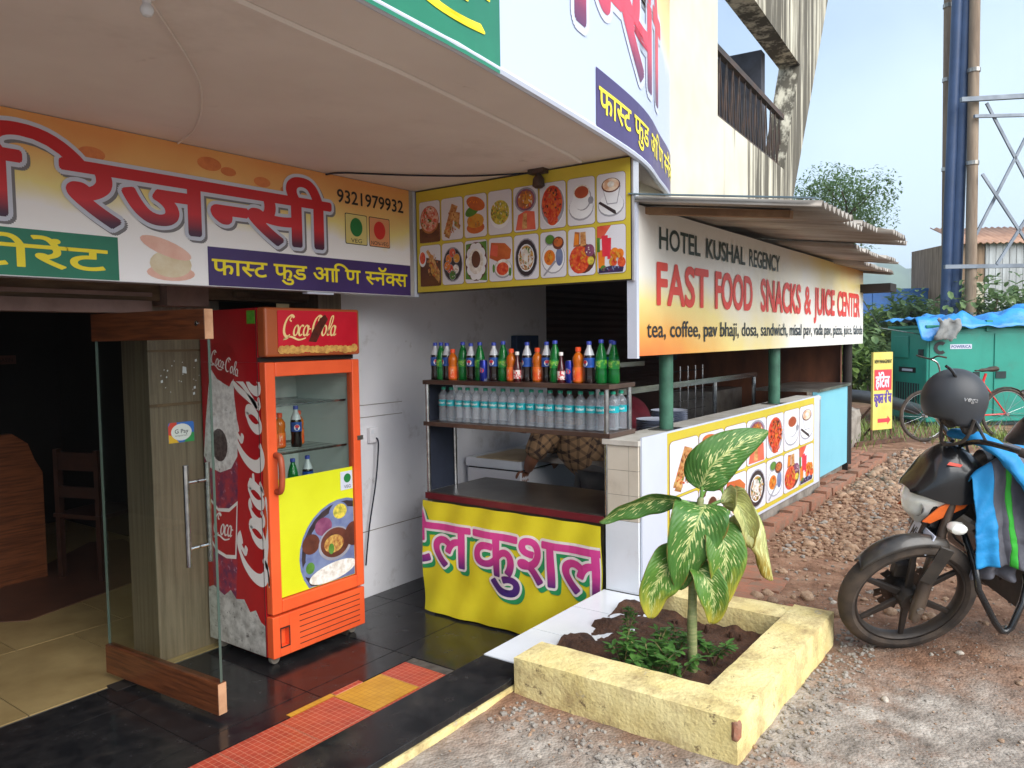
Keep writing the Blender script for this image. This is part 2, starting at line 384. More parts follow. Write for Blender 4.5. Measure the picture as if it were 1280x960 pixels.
def ground_mat():
    m = bpy.data.materials.new('dirt_and_gravel'); m.use_nodes = True; t = m.node_tree; N = t.nodes.new; K = t.links.new
    b = t.nodes['Principled BSDF']; b.inputs['Roughness'].default_value = .92; b.inputs['Specular IOR Level'].default_value = .25
    tcn = N('ShaderNodeTexCoord'); o = tcn.outputs['Object']
    def noi(s, d=6, r=.6):
        n = N('ShaderNodeTexNoise'); n.inputs['Scale'].default_value = s; n.inputs['Detail'].default_value = d; n.inputs['Roughness'].default_value = r; K(o, n.inputs['Vector']); return n.outputs[0]
    def ramp(v, st):
        r = N('ShaderNodeValToRGB'); e = r.color_ramp.elements
        while len(e) < len(st): e.new(.5)
        for i, (p, c) in enumerate(st): e[i].position = p; e[i].color = c
        K(v, r.inputs[0]); return r.outputs[0]
    def mix(f, a, b_):
        x = N('ShaderNodeMix'); x.data_type = 'RGBA'; K(f, x.inputs[0]); K(a, x.inputs[6]); K(b_, x.inputs[7]); return x.outputs[2]
    def mth(op, a, b_=None, c=None):
        x = N('ShaderNodeMath'); x.operation = op; x.use_clamp = False
        for i, v in enumerate((a, b_, c)):
            if v is None: continue
            if isinstance(v, (int, float)): x.inputs[i].default_value = v
            else: K(v, x.inputs[i])
        return x.outputs[0]
    red = ramp(noi(6, 5, .62), [(.3, S(100,74,58)), (.5, S(134,102,82)), (.72, S(162,132,110))])
    gry = ramp(noi(9, 5, .6), [(.28, S(112,103,95)), (.48, S(152,142,132)), (.7, S(180,172,162))])
    sp = N('ShaderNodeSeparateXYZ'); K(o, sp.inputs[0])
    # grey cement and chippings spread in front of the planter and the bike, red soil by the wall
    d = mth('ADD', mth('MULTIPLY', sp.outputs[0], -.42), mth('MULTIPLY', sp.outputs[1], -.42))
    k = mth('ADD', mth('MULTIPLY_ADD', noi(1.1, 5, .65), 2.3, -1.15), mth('ADD', d, 2.2))
    f = ramp(k, [(.22, (0,0,0,1)), (.75, (1,1,1,1))])
    base = mix(f, red, gry)
    # red soil breaking through
    base = mix(ramp(noi(2.6, 7, .7), [(.53, (0,0,0,1)), (.66, (.75,.75,.75,1))]), base, red)
    v = N('ShaderNodeTexVoronoi'); v.inputs['Scale'].default_value = 34; K(o, v.inputs['Vector'])
    v2 = N('ShaderNodeTexVoronoi'); v2.inputs['Scale'].default_value = 90; K(o, v2.inputs['Vector'])
    peb = ramp(v.outputs['Color'], [(0, (.55,.55,.55,1)), (1, (1.25,1.22,1.2,1))])
    mm = N('ShaderNodeMix'); mm.data_type = 'RGBA'; mm.blend_type = 'MULTIPLY'; mm.inputs[0].default_value = .5; K(base, mm.inputs[6]); K(peb, mm.inputs[7])
    far = ramp(mth('MULTIPLY', sp.outputs[0], .02), [(.32, (0,0,0,1)), (.42, (1,1,1,1))])
    grn = ramp(noi(.8, 8, .7), [(.35, S(70,88,42)), (.65, S(110,116,66))])
    K(mix(far, mm.outputs[2], grn), b.inputs['Base Color'])
    hh = mth('ADD', mth('MULTIPLY', v.outputs['Distance'], -.6), mth('ADD', mth('MULTIPLY', v2.outputs['Distance'], -.6), mth('MULTIPLY', noi(26, 4, .55), .6)))
    bn = N('ShaderNodeBump'); bn.inputs['Strength'].default_value = .5; bn.inputs['Distance'].default_value = .013; K(hh, bn.inputs['Height']); K(bn.outputs[0], b.inputs['Normal'])
    return m
M_ground = ground_mat()
ground = mb.build('ground', M_ground, smooth=True, sharp=80); tag(ground, kind='structure')

# ================================================================== sunken shop floor
floor = MB().box((-2, 1.9, -.12), (9.2, 12, -.006)).build('floor', M_grout); tag(floor, kind='structure')
random.seed(3)
tile_me = {}
def floor_tile(x0, y0, x1, y1, mt, name='tile', z=0, parent=None):
    key = (round(x1-x0, 3), round(y1-y0, 3), mt.name)
    if key not in tile_me:
        tile_me[key] = MB().box((0, 0, -.010), (x1-x0, y1-y0, 0)).mesh('tile', mt)
    return obj(name, tile_me[key], parent or floor, (x0, y0, z+random.uniform(-.0006, .0006)))
T = .6; g = .0025
for i in range(-6, 3):
    for j in range(-3, 1):
        x0, y0 = 2.39+i*T, 3.62+j*T
        y1 = y0+T if j < 0 else 3.87
        x1 = x0+T
        if y0 < 2.3: continue
        if y0 < 2.87 < y1:                                    # the mosaic border cuts into this row
            if x0 < 2.9: y0 = 2.875
        if y1-y0 < .05: continue
        floor_tile(x0+g, y0+g, x1-g, y1-g, M_black)
def mosaic(name, c1, c2, gc):
    m = mat(name, c1, c2, scale=9, rough=.4); t = m.node_tree; N = t.nodes.new; K = t.links.new
    b = t.nodes['Principled BSDF']; src = b.inputs['Base Color'].links[0].from_socket
    br = N('ShaderNodeTexBrick'); br.offset = 0; br.inputs['Scale'].default_value = 1; br.inputs['Brick Width'].default_value = .03; br.inputs['Row Height'].default_value = .03
    br.inputs['Mortar Size'].default_value = .0011; tcn = N('ShaderNodeTexCoord'); K(tcn.outputs['Object'], br.inputs['Vector'])
    mx_ = N('ShaderNodeMix'); mx_.data_type = 'RGBA'; K(br.outputs['Fac'], mx_.inputs[0]); K(src, mx_.inputs[6]); mx_.inputs[7].default_value = gc; K(mx_.outputs[2], b.inputs['Base Color'])
    return m
M_red = mosaic('red_mosaic', S(190,76,54), S(166,62,46), S(214,150,124)); M_yelt = mosaic('yellow_mosaic', S(214,160,56), S(196,142,44), S(180,118,40))
for k in range(-10, 12):
    x0 = 2.43+k*.31-.31*0
    if x0 > 2.75 or x0 < -1.6: continue
    x1 = x0+.31 if x0 < 2.7 else 2.92
    floor_tile(x0+.002, 2.60, x1-.002, 2.868, M_yelt if k == 0 else M_red, 'mosaic_tile')
    floor_tile(x0+.002, 2.30, x1-.002, 2.596, M_red, 'mosaic_tile')
floor_tile(2.18, 2.871, 2.44, 2.905, M_yelt, 'mosaic_strip', z=.0012); floor_tile(2.445, 2.871, 2.62, 2.905, M_red, 'mosaic_strip', z=.0012)
M_ifl = mat('cream_floor_tile', S(164,142,98), S(142,120,80), scale=3, rough=.3, dirt=S(120,98,66), dscale=2, dlo=.5, dhi=.85)
M_ibr = mat('brown_floor_inlay', S(96,66,52), S(80,54,44), scale=4, rough=.35)
for i in range(0, 8):
    for j in range(0, 5):
        x0, y0 = -.6+i*.6+(.0 if j % 2 else .3), 3.89+j*.9
        floor_tile(x0+.003, y0+.003, x0+.597, y0+.897, M_ifl, 'cream_tile')
floor_tile(1.86, 3.80, 2.10, 3.90, M_dark, 'floor_spring_plate', z=.004)
MB().prism([(1.8,5.5), (2.05,5.25), (3.15,5.55), (3.42,6.75), (3.2,6.9), (2.2,6.1)], -.001, .005).build('floor_inlay', M_ibr, floor)
# stepped up kerb between the shop floor and the yard
kerb = MB().box((-2, 1.80, -.10), (3.60, 2.02, .335)).build('kerb', M_conc); tag(kerb, kind='structure')
MB().box((-2, 1.79, .336), (2.54, 2.035, .362)).build('granite_top', M_black, kerb, bevel=.003)
MB().box((-2, 1.783, .10), (2.56, 1.7995, .335)).build('painted_face', M_yel, kerb)
# white tiles with the scalloped, broken edge towards the planter
edge = [(2.543,1.79),(2.60,1.76),(2.78,1.73),(2.86,1.66),(2.96,1.72),(3.05,1.70),(3.12,1.63),(3.24,1.60),(3.36,1.66),(3.50,1.63),(3.62,1.64)]
def edge_y(x):
    for (a, b), (c, d) in zip(edge, edge[1:]):
        if a <= x <= c: return b+(d-b)*(x-a)/(c-a)
    return 1.64
for x0, x1 in ((2.543, 2.90), (2.904, 3.26), (3.264, 3.576)):
    pts = [(x0, 2.033), (x0, edge_y(x0))]+[e for e in edge if x0 < e[0] < x1]+[(x1, edge_y(x1)), (x1, 2.033)]
    MB().prism(pts, .338, .364).build('white_tile', M_wtile, kerb)

# ================================================================== the hotel building
hotel = thing('hotel_building', 'cream and white shop building with deep canopy and open doorway', 'building', (0,0,0))
CANOPY = smooth_path([(-2.5,1.36,0), (0,1.42,0), (1.52,1.55,0), (2.14,1.61,0), (3.5,1.81,0), (4.2,2.01,0), (4.73,2.19,0), (5.2,2.45,0)], 8)
poly = [(p.x, p.y) for p in CANOPY]+[(5.2,12), (-2.5,12)]
slab = MB().prism(poly, 2.612, 3.9).build('canopy_slab', M_ceil, hotel)
st = [Vector((p.x, p.y+.30, 2.608)) for p in CANOPY if p.x < 3.55]
MB().tube(st, .012, 6).build('ceiling_drip_strip', M_ceil, slab)
MB().tube(smooth_path([(3.53,2.45,2.600), (3.40,2.75,2.604), (3.15,3.0,2.602), (2.9,3.22,2.604), (2.85,3.31,2.60)], 6), .005, 6).build('ceiling_cable', M_navy, slab)
MB().tube(smooth_path([(1.16,2.02,2.606), (1.6,2.5,2.603), (1.9,3.0,2.606), (2.0,3.31,2.602)], 6), .004, 6).build('ceiling_cable', M_ceil, slab)
# wall behind counter, column by the fridge, doorway columns
MB().box((3.30, 3.81, 0), (5.72, 4.0, 2.612)).build('back_wall', M_white, hotel)
MB().box((3.12, 3.72, 0), (3.298, 4.0, 2.612)).build('column', M_wtileb, hotel, bevel=.004)
col = MB().box((2.17, 3.95, 0), (2.60, 4.22, 2.1)).build('column', M_wtileb, hotel, bevel=.004)
MB().box((2.165, 3.942, 1.37), (2.605, 3.949, 1.385)).box((2.165, 3.942, 1.66), (2.605, 3.949, 1.672)).build('tile_joint', M_beam, col)
random.seed(9)
pt = MB()
for k in range(26):
    x, z = random.uniform(2.22, 2.50), random.uniform(1.42, 1.62); s_ = random.choice((.004, .005, .007, .012))
    pt.quad((x,3.9485,z), (x+s_,3.9485,z+.2*s_), (x+s_*.9,3.9485,z+s_*1.4), (x,3.9485,z+s_))
pt.quad((2.36,3.9483,1.545), (2.385,3.9483,1.54), (2.383,3.9483,1.575), (2.363,3.9483,1.58)); pt.build('paint_flecks', M_wtile, col)
# sticker with pay mark
gp = MB()
for poly_, mi in ((rrect(.0,.0,.15,.11,.012), 0),):
    gp.prism(poly_, 0, .001, mi)
stk = gp.build('pay_sticker', mat('sticker_blue', S(66,120,210), rough=.4), col, (2.265, 3.9485, 1.168), (pi/2, 0, 0))
MB().flat([(.0,.02),(.05,.0),(.05,.11),(.012,.11),(0,.09)], .0013).build('sticker_corner', mat('sticker_red', S(222,80,62), rough=.4), stk)
MB().flat([(.001,.0),(.06,.0),(.03,.035),(.001,.045)], .0016).build('sticker_corner', mat('sticker_yellow', S(240,190,60), rough=.4), stk)
MB().flat([(.09,.0),(.149,.0),(.149,.05),(.12,.05)], .0016).build('sticker_corner', mat('sticker_green', S(60,160,90), rough=.4), stk)
MB().flat(ell(.075,.056,.06,.046,24), .0020).build('sticker_disc', mat('sticker_white', S(240,240,238), rough=.4), stk)
t_ = text_mb('G Pay', .035, .05, .022, width=.08, off=.01, z=.0026).build('sticker_lettering', mat('ink_grey', S(70,76,84), rough=.5), stk)
text_mb('accepted here', .038, .034, .008, width=.072, z=.0026).build('sticker_lettering', mat('ink_grey', S(70,76,84)), stk)
# shutter housing and beams over the doorway and the fridge
sh = MB().box((-2, 3.86, 1.925), (2.20, 4.3, 2.612)).build('lintel', M_beam, hotel)
MB().box((-2, 3.845, 1.945), (2.15, 3.859, 1.965)).box((-2, 3.835, 1.86), (2.14, 3.95, 1.923)).build('shutter_rail', mat('shutter_rail', S(146,120,112), S(120,96,88), scale=4, rough=.6), sh)
MB().box((2.203, 3.80, 1.90), (2.44, 3.94, 2.612)).build('pier_head', mat('dusty_mauve', S(136,112,104), S(116,94,86), scale=5, rough=.8), hotel)
MB().box((2.443, 3.82, 1.94), (3.119, 3.99, 2.612)).build('lintel', M_beam, hotel)
MB().box((2.60, 3.78, 1.955), (3.10, 3.819, 1.985)).build('shutter_rail', M_beam, sh)
# room behind the doorway
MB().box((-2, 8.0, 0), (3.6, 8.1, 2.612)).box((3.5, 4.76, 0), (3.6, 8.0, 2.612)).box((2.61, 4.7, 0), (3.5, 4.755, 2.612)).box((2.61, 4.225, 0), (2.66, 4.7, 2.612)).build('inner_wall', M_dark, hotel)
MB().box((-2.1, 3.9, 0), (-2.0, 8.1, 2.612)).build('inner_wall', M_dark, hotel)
nb = MB().box((2.80, 7.975, 1.54), (3.12, 7.998, 1.62)).build('wash_basin_plate', mat('plate_brown', S(110,70,58)), hotel)
text_mb('WASH BASIN', 0, 0, .035, width=.27, z=0).build('lettering', mat('plate_ink', S(60,36,32)), nb, (2.825, 7.974, 1.562), (pi/2, 0, 0))
# kitchen behind the counter: brown roller shutter, end wall, ceiling slab
shut = MB().box((5.725, 3.86, 0), (8.35, 3.98, 2.6)).build('roller_shutter', M_shut, hotel)
sl_me = MB().tube([(0,0,0), (2.60,0,0)], .03, 6).mesh('slat', M_shut)
for k in range(16): obj('slat', sl_me, shut, (5.74, 3.862, 1.18+k*.062))
M_rust = mat('rusty_sheet', S(140,84,54), S(92,54,38), scale=3, rough=.7, stretch=(1,1,.4))
MB().box((8.32, 1.98, .3), (8.38, 3.858, 2.45)).build('end_wall', M_rust, hotel)
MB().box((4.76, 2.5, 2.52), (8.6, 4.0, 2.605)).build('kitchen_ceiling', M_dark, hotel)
MB().box((5.205, 4.01, 2.4), (8.6, 12, 2.6)).box((8.39, 3.9, .2), (8.6, 12, 2.39)).build('rear_wall', M_cream, hotel)
# upper floor: cream wall with stained parapet, opening and iron railing
A5 = radians(5); uo = Vector((4.55, 2.16, 0)); ux = Vector((cos(A5), sin(A5), 0)); uy = Vector((-sin(A5), cos(A5), 0))
UF = Matrix(((ux.x, uy.x, 0, uo.x), (ux.y, uy.y, 0, uo.y), (0, 0, 1, 0), (0, 0, 0, 1)))
upper = MB()
def ub(s0, s1, z0, z1, d0=0, d1=.22, mi=0): upper.box((s0, d0, z0), (s1, d1, z1), mi, UF)
def uw(pts, d0=0, d1=.22): upper.prism([(s, z) for s, z in pts], -d1, -d0, 0, UF @ Matrix.Rotation(pi/2, 4, 'X'))
SL = lambda z: 3.88+(z-3.07)*.73             # leaning right-hand edge of the end pier
ub(-.35, 1.22, 2.40, 6.6)                          # plain wall beside the sign
uw([(1.22, 2.40), (SL(2.40), 2.40), (SL(3.36), 3.36), (1.22, 3.36)])        # parapet
uw([(3.50, 3.36), (SL(3.36), 3.36), (SL(4.60), 4.60), (4.24, 4.60)])       # leaning pier
uw([(1.22, 4.60), (SL(4.60), 4.60), (SL(6.6), 6.6), (1.22, 6.6)])          # wall over the opening
M_stain = mat('rain_stained_cream', S(212,207,188), S(200,194,174), scale=2, rough=.9, bump=.12, bscale=18)
def stain_nodes():
    m = M_stain; t = m.node_tree; N = t.nodes.new; K = t.links.new; b = t.nodes['Principled BSDF']
    src = b.inputs['Base Color'].links[0].from_socket
    tcn = N('ShaderNodeTexCoord'); mpn = N('ShaderNodeMapping'); mpn.inputs['Scale'].default_value = (7, 7, .28); K(tcn.outputs['Object'], mpn.inputs[0])
    n = N('ShaderNodeTexNoise'); n.inputs['Scale'].default_value = 1; n.inputs['Detail'].default_value = 7; n.inputs['Roughness'].default_value = .7; K(mpn.outputs[0], n.inputs['Vector'])
    # streaks run down from the parapet edge, towards the far end of the wall
    sp = N('ShaderNodeSeparateXYZ'); K(tcn.outputs['Object'], sp.inputs[0]); mr = N('ShaderNodeMapRange'); mr.inputs[1].default_value = 5.3; mr.inputs[2].default_value = 7.2; mr.inputs[3].default_value = -.20; mr.inputs[4].default_value = .10; K(sp.outputs[0], mr.inputs[0])
    ad = N('ShaderNodeMath'); K(n.outputs[0], ad.inputs[0]); K(mr.outputs[0], ad.inputs[1])
    r = N('ShaderNodeValToRGB'); r.color_ramp.elements[0].position = .5; r.color_ramp.elements[1].position = .62; r.color_ramp.elements[1].color = (.9,.9,.9,1); K(ad.outputs[0], r.inputs[0])
    mx_ = N('ShaderNodeMix'); mx_.data_type = 'RGBA'; K(r.outputs[0], mx_.inputs[0]); K(src, mx_.inputs[6]); mx_.inputs[7].default_value = S(62,56,46); K(mx_.outputs[2], b.inputs['Base Color'])
stain_nodes()
upo = upper.build('upper_wall', M_stain, hotel)
# balcony behind the opening: dark rear beam and pier
M_mold = mat('mouldy_wall', S(74,76,84), S(54,52,56), scale=4, rough=.9)
MB().box((1.0, 1.5, 2.4), (SL(3.0), 1.7, 3.62), 0, UF).box((3.15, 1.5, 3.62), (SL(3.4), 1.7, 4.3), 0, UF).box((1.0, 1.5, 4.05), (3.15, 1.7, 4.35), 0, UF).box((3.55, .24, 3.36), (3.7, 1.49, 4.60), 0, UF).build('balcony_rear', M_mold, hotel)
ral = MB(); M_iron = mat('black_iron', S(52,46,42), S(80,60,48), scale=9, rough=.6)
rail = MB(); rail.bar(UF @ Vector((1.22,.08,3.94)), UF @ Vector((3.75,.08,3.94)), .05, .05); rail.bar(UF @ Vector((1.22,.08,3.42)), UF @ Vector((3.66,.08,3.42)), .03, .03)
ro = rail.build('railing', M_iron, hotel)
for k in range(13):
    s0 = 1.26+k*.19; bb = MB()
    bb.bar(UF @ Vector((s0,.08,3.37)), UF @ Vector((s0+.095,.08,3.92)), .010, .010); bb.bar(UF @ Vector((s0+.19,.08,3.37)), UF @ Vector((s0+.095,.08,3.92)), .010, .010)
    bb.bar(UF @ Vector((s0+.095,.085,3.37)), UF @ Vector((s0+.095,.085,3.78)), .012, .012)
    bb.build('baluster', M_iron, ro)
# small fittings
b_ = thing('ceiling_bulb', 'white bulb in a holder under the canopy at the top edge', 'bulb', (1.13, 1.99, 2.612)); b_.scale = (.55, .55, .5)
MB().lathe([(.04,0),(.04,-.02),(.02,-.025),(.02,-.05)], 14).build('holder', M_white, b_, smooth=True)
MB().lathe([(.018,-.05),(.03,-.07),(.032,-.09),(.02,-.112),(.004,-.118)], 14).build('glass', M_wtile, b_, smooth=True)
sb = thing('switch_socket', 'white electrical socket on the wall right of the fridge', 'socket', (3.60, 3.808, 1.08))
MB().box((-.035,-.03,-.05), (.045,0,.05)).build('plate', M_white, sb, bevel=.004)
MB().box((-.02,-.034,.01), (.0,-.0305,.035)).build('switch', M_wtile, sb); MB().tube(smooth_path([(.02,-.03,-.02), (.02,-.05,-.06), (.0,-.04,-.3), (-.06,-.03,-.6), (-.1,-.03,-.85)], 4), .005, 6).build('cable', M_navy, sb)
bx = thing('blue_switch_box', 'small dark blue box on the white wall above the bottles', 'box', (5.35, 3.808, 1.61))
MB().box((-.16,-.06,-.10), (.16,0,.12)).build('case', mat('box_blue', S(34,62,98), rough=.4), bx, bevel=.006); MB().box((-.03,-.066,-.01), (.03,-.0605,.07)).build('dial', mat('box_grey', S(110,108,100)), bx)
wj = MB()
for z_, x1_ in ((1.20, 3.9), (1.28, 3.9), (.44, 4.3)): MB().box((3.30, 3.806, z_), (x1_, 3.8095, z_+.004)).build('wall_joint', M_conc, hotel)
cl = thing('spotlight_clip', 'small dark clip lamp at the top edge of the food picture sign', 'lamp', (3.53, 2.39, 2.612))
MB().box((-.03,-.05,-.025), (.03,.05,0)).build('bracket', M_iron, cl); MB().lathe([(.012,-.025),(.03,-.05),(.034,-.09),(.02,-.10)], 12).build('head', M_iron, cl, smooth=True)

# ================================================================== printed signs
M_ink = mat('black_ink', S(34,32,36), rough=.4); M_pw = mat('print_white', S(203,209,224), S(196,202,218), scale=2, rough=.38)
M_pur = mat('print_purple', S(66,46,106), S(58,40,94), scale=2, rough=.35); M_pgr = mat('print_green', S(34,122,92), S(28,110,84), scale=2, rough=.35)
M_pye = mat('print_yellow', S(240,222,40), rough=.38); M_por = mat('print_orange', S(226,120,60), rough=.38)
M_redt = gradmat('red_to_purple_letter', [(0, S(40,26,60)), (.13, S(84,28,54)), (.45, S(206,40,48)), (1, S(190,26,34))], 1, .215, .46)
M_redu = gradmat('red_to_purple_letter_large', [(0, S(60,40,90)), (.2, S(120,40,80)), (.5, S(222,62,84)), (1, S(214,46,66))], 2, 2.93, 3.5)
BG = [(0, S(244,244,246)), (.42, S(240,240,240)), (.58, S(240,226,146)), (.80, S(232,178,106)), (1, S(224,154,88))]
M_bg1 = gradmat('sunrise_print', BG, 1, .05, .62, noisy=.55, nscale=2.1)
M_bg1u = gradmat('sunrise_print_large', [(0, S(186,196,220)), (.55, S(184,195,220)), (.72, S(242,232,160)), (.9, S(240,190,120)), (1, S(230,150,80))], 2, 2.65, 3.9, noisy=.4, nscale=1.6)
M_board = mat('sign_frame', S(196,196,200), S(170,170,176), scale=3, rough=.35, metal=.4)
RIJ = ['ि','र','ज','न/','स','ी']; KUS = ['क','ु','श','ल']; FFS = ['फ','ा','स/','ट',' ','फ','ु','ड',' ','आ','ि','ण',' ','स/','न','ॅ','क/','स']
RES = ['र','े','स/','ट','ो','र','े','ं','ट']
fs = thing('facade_sign', 'wide orange and white printed sign with red Devanagari lettering above doorway and fridge', 'sign', (0, 3.32, 1.97), (pi/2, 0, 0))
MB().box((-1.9, 0, -.09), (3.535, .640, -.004)).build('sign_box', M_board, fs)
MB().box((-1.9, .002, -.0035), (3.50, .638, 0)).build('printed_panel', M_bg1, fs)
MB().box((3.537, 0, -.09), (3.573, .640, -.002)).build('corner_trim', M_pw, fs)
def two(parent, tokens, x, y, h, width, off, mt, o2, m2, z=.002, nm='lettering', dx=0, dy=0, m3=None):
    if m2: text_mb(tokens, x, y, h, width, off+o2, z=z, dev=True).build(nm+'_outline', m2, parent)
    if m3: text_mb(tokens, x+dx, y+dy, h, width, off+o2, z=z-.0012, dev=True).build(nm+'_shadow', m3, parent)
    return text_mb(tokens, x, y, h, width, off, z=z+.0014, dev=True).build(nm, mt, parent)
M_shd = mat('print_shadow_grey', S(120,118,122), rough=.4)
two(fs, RIJ, 1.19, .235, .238, 1.68, .030, M_redt, .045, M_pw, z=.003, dx=.012, dy=-.010, m3=M_shd)
two(fs, KUS, -.55, .235, .238, 1.5, .030, M_redt, .045, M_pw, z=.003, dx=.012, dy=-.010, m3=M_shd)
MB().flat([(.30,.004), (1.713,.004), (1.713,.186), (.30,.186)], .0015).build('green_panel', M_pgr, fs)
text_mb(RES, .86, .040, .085, .80, .02, z=.0025, dev=True).build('lettering', M_pye, fs)
MB().flat([(2.134,.004), (3.498,.004), (3.498,.186), (2.134,.186)], .0015).build('purple_panel', M_pur, fs)
text_mb(FFS, 2.155, .058, .070, 1.31, .018, z=.0025, dev=True).build('lettering', M_pye, fs)
text_mb('9321979932', 2.93, .497, .070, .52, .014, z=.0025).build('phone_number', M_ink, fs)
for x0, mt, wd in ((2.985, mat('veg_green', S(30,120,60), rough=.4), 'VEG'), (3.165, mat('nonveg_red', S(210,50,44), rough=.4), 'NON-VEG')):
    MB().flat(rrect(x0, .275, x0+.165, .445, .008), .0015).build('mark_frame', M_ink, fs)
    MB().flat(rrect(x0+.004, .279, x0+.161, .441, .008), .0022).build('mark_field', mat('mark_'+wd.lower().replace('-', ''), S(222,206,130) if wd == 'VEG' else S(226,158,110), rough=.4), fs)
    MB().flat(ell(x0+.082, .372, .046, .052, 26), .003).build('mark_dot', mt, fs)
    text_mb(wd, x0+(.04 if wd == 'VEG' else .012), .286, .022, .085 if wd == 'VEG' else .14, z=.003).build('lettering', M_ink, fs)
# faint burger and fruit prints
M_bun = mat('print_bun', S(236,196,180), S(226,176,158), scale=9, rough=.4); M_fill = mat('print_filling', S(226,216,190), S(214,196,160), scale=12, rough=.4)
bg_ = MB(); bg_.flat(ell(1.95, .05, .115, .035), .0012, 0); bg_.flat(ell(1.95, .09, .10, .06), .0014, 1); bg_.flat(ell(1.93, .16, .125, .035, rot=-.3), .0018, 0); bg_.build('burger_print', [M_bun, M_fill], fs)
for x_, y_, r_ in ((2.16,.57,.045), (2.26,.55,.03), (2.45,.53,.035), (2.60,.51,.03), (1.62,.52,.04)): MB().flat(ell(x_, y_, r_*1.4, r_*.7), .0012).build('fruit_print', mat('print_fruit', S(218,132,74), S(200,112,64), scale=14, rough=.4), fs)
MB().box((2.72,-.012,-.05), (2.90,-.001,-.01)).build('tube_light_end', M_pw, fs)

# ---- curved banner on the canopy edge
CP = [(p.x, p.y) for p in CANOPY]
def cpath(s):                                     # s = 0 at x=2.14, measured along the curve
    k0 = min(range(len(CP)), key=lambda i: abs(CP[i][0]-2.14)); i = k0; a = 0
    if s >= 0:
        while i < len(CP)-2:
            d = hypot(CP[i+1][0]-CP[i][0], CP[i+1][1]-CP[i][1])
            if a+d > s: break
            a += d; i += 1
        t = (s-a)/max(1e-6, hypot(CP[i+1][0]-CP[i][0], CP[i+1][1]-CP[i][1])); j = i+1
    else:
        while i > 1:
            d = hypot(CP[i-1][0]-CP[i][0], CP[i-1][1]-CP[i][1])
            if a+d > -s: break
            a += d; i -= 1
        j = i-1; t = (-s-a)/max(1e-6, hypot(CP[j][0]-CP[i][0], CP[j][1]-CP[i][1]))
    x, y = CP[i][0]+(CP[j][0]-CP[i][0])*t, CP[i][1]+(CP[j][1]-CP[i][1])*t
    tx, ty = (CP[j][0]-CP[i][0], CP[j][1]-CP[i][1]) if s >= 0 else (CP[i][0]-CP[j][0], CP[i][1]-CP[j][1])
    l = hypot(tx, ty); return x, y, ty/l, -tx/l   # point and outward normal
def curve_on(mb, base=.012):
    for i, (s, z, o) in enumerate(mb.v):
        x, y, nx, ny = cpath(s); mb.v[i] = (x+nx*(o+base), y+ny*(o+base), z)
    return mb
cs = thing('canopy_banner', 'large curved white banner along the canopy edge with red Devanagari letters', 'banner', (0, 0, 0))
mb = MB().grid(80, 6, lambda u, v: (-4.2+u*6.95, 2.60+v*1.32, 0)); curve_on(mb).build('banner_sheet', M_bg1u, cs, smooth=True)
mb = MB()
mb.tube([Vector((*cpath(-4.2+6.95*i/60)[:2], 2.602)) for i in range(61)], .018, 8); mb.build('bottom_tube', M_pw, cs, smooth=True)
def sect(s0, s1, z0, z1, o): return curve_on(MB().grid(16, 1, lambda u, v: (s0+u*(s1-s0), z0+v*(z1-z0), o)))
sect(-2.6, -.005, 2.603, 2.93, .003).build('green_panel', M_pgr, cs); sect(.84, 2.74, 2.603, 2.86, .003).build('purple_panel', M_pur, cs)
curve_on(text_mb(RES, -2.35, 2.675, .14, 2.26, .02, z=.005, dev=True)).build('lettering', M_pye, cs)
curve_on(text_mb(FFS, .87, 2.685, .10, 1.84, .018, z=.005, dev=True)).build('lettering', M_pye, cs)
for off, zz, mt, nm in ((.075, .003, M_pw, 'lettering_outline'), (.030, .005, M_redu, 'lettering')):
    curve_on(text_mb(RIJ, -.88, 3.00, .46, 2.95, off, z=zz, dev=True)).build(nm, mt, cs)
    curve_on(text_mb(KUS, -3.5, 3.00, .46, 2.4, off, z=zz, dev=True)).build(nm, mt, cs)
curve_on(MB().grid(40, 1, lambda u, v: (-4.2+u*4.19, 2.585+v*.02, .004))).build('green_edge', M_pgr, cs)

# ---- food pictures: sixteen flat prints used by two boards
FOOD = dict(card=(S(222,222,230), S(212,212,222), 2), board=(S(110,66,44), S(84,48,32), 6), pizza=(S(206,92,80), S(232,196,176), 38), crust=(S(190,120,70), S(150,84,50), 20),
    toast=(S(222,176,112), S(170,102,56), 26), fill=(S(150,90,50), S(206,168,90), 40), bun=(S(206,110,54), S(176,80,40), 8), leaf=(S(70,120,44), S(104,150,60), 14), patty=(S(218,160,60), S(196,128,44), 12),
    poha=(S(226,206,80), S(150,150,60), 44), plate=(S(236,238,242), S(214,216,224), 4), rim=(S(160,160,170), S(136,136,148), 6), red=(S(200,48,34), S(226,108,60), 40), salmon=(S(224,110,84), S(208,80,58), 6),
    tea=(S(176,84,50), S(156,66,38), 6), milk=(S(206,150,110), S(240,226,206), 14), dark=(S(46,38,44), S(64,54,58), 10), white=(S(240,238,234), S(206,198,186), 30), brownd=(S(104,58,46), S(78,42,34), 10),
    orange=(S(232,140,44), S(214,110,36), 9), purple=(S(120,60,96), S(150,90,120), 12), green=(S(92,140,60), S(66,110,44), 12), juice=(S(226,60,80), S(208,40,60), 6), berry=(S(48,36,70), S(70,52,96), 18), blue=(S(120,134,170), S(96,108,150), 10))
FK = list(FOOD); FM = [mat('food_print_'+k, *FOOD[k][:2], scale=FOOD[k][2], rough=.35, detail=3) for k in FK]
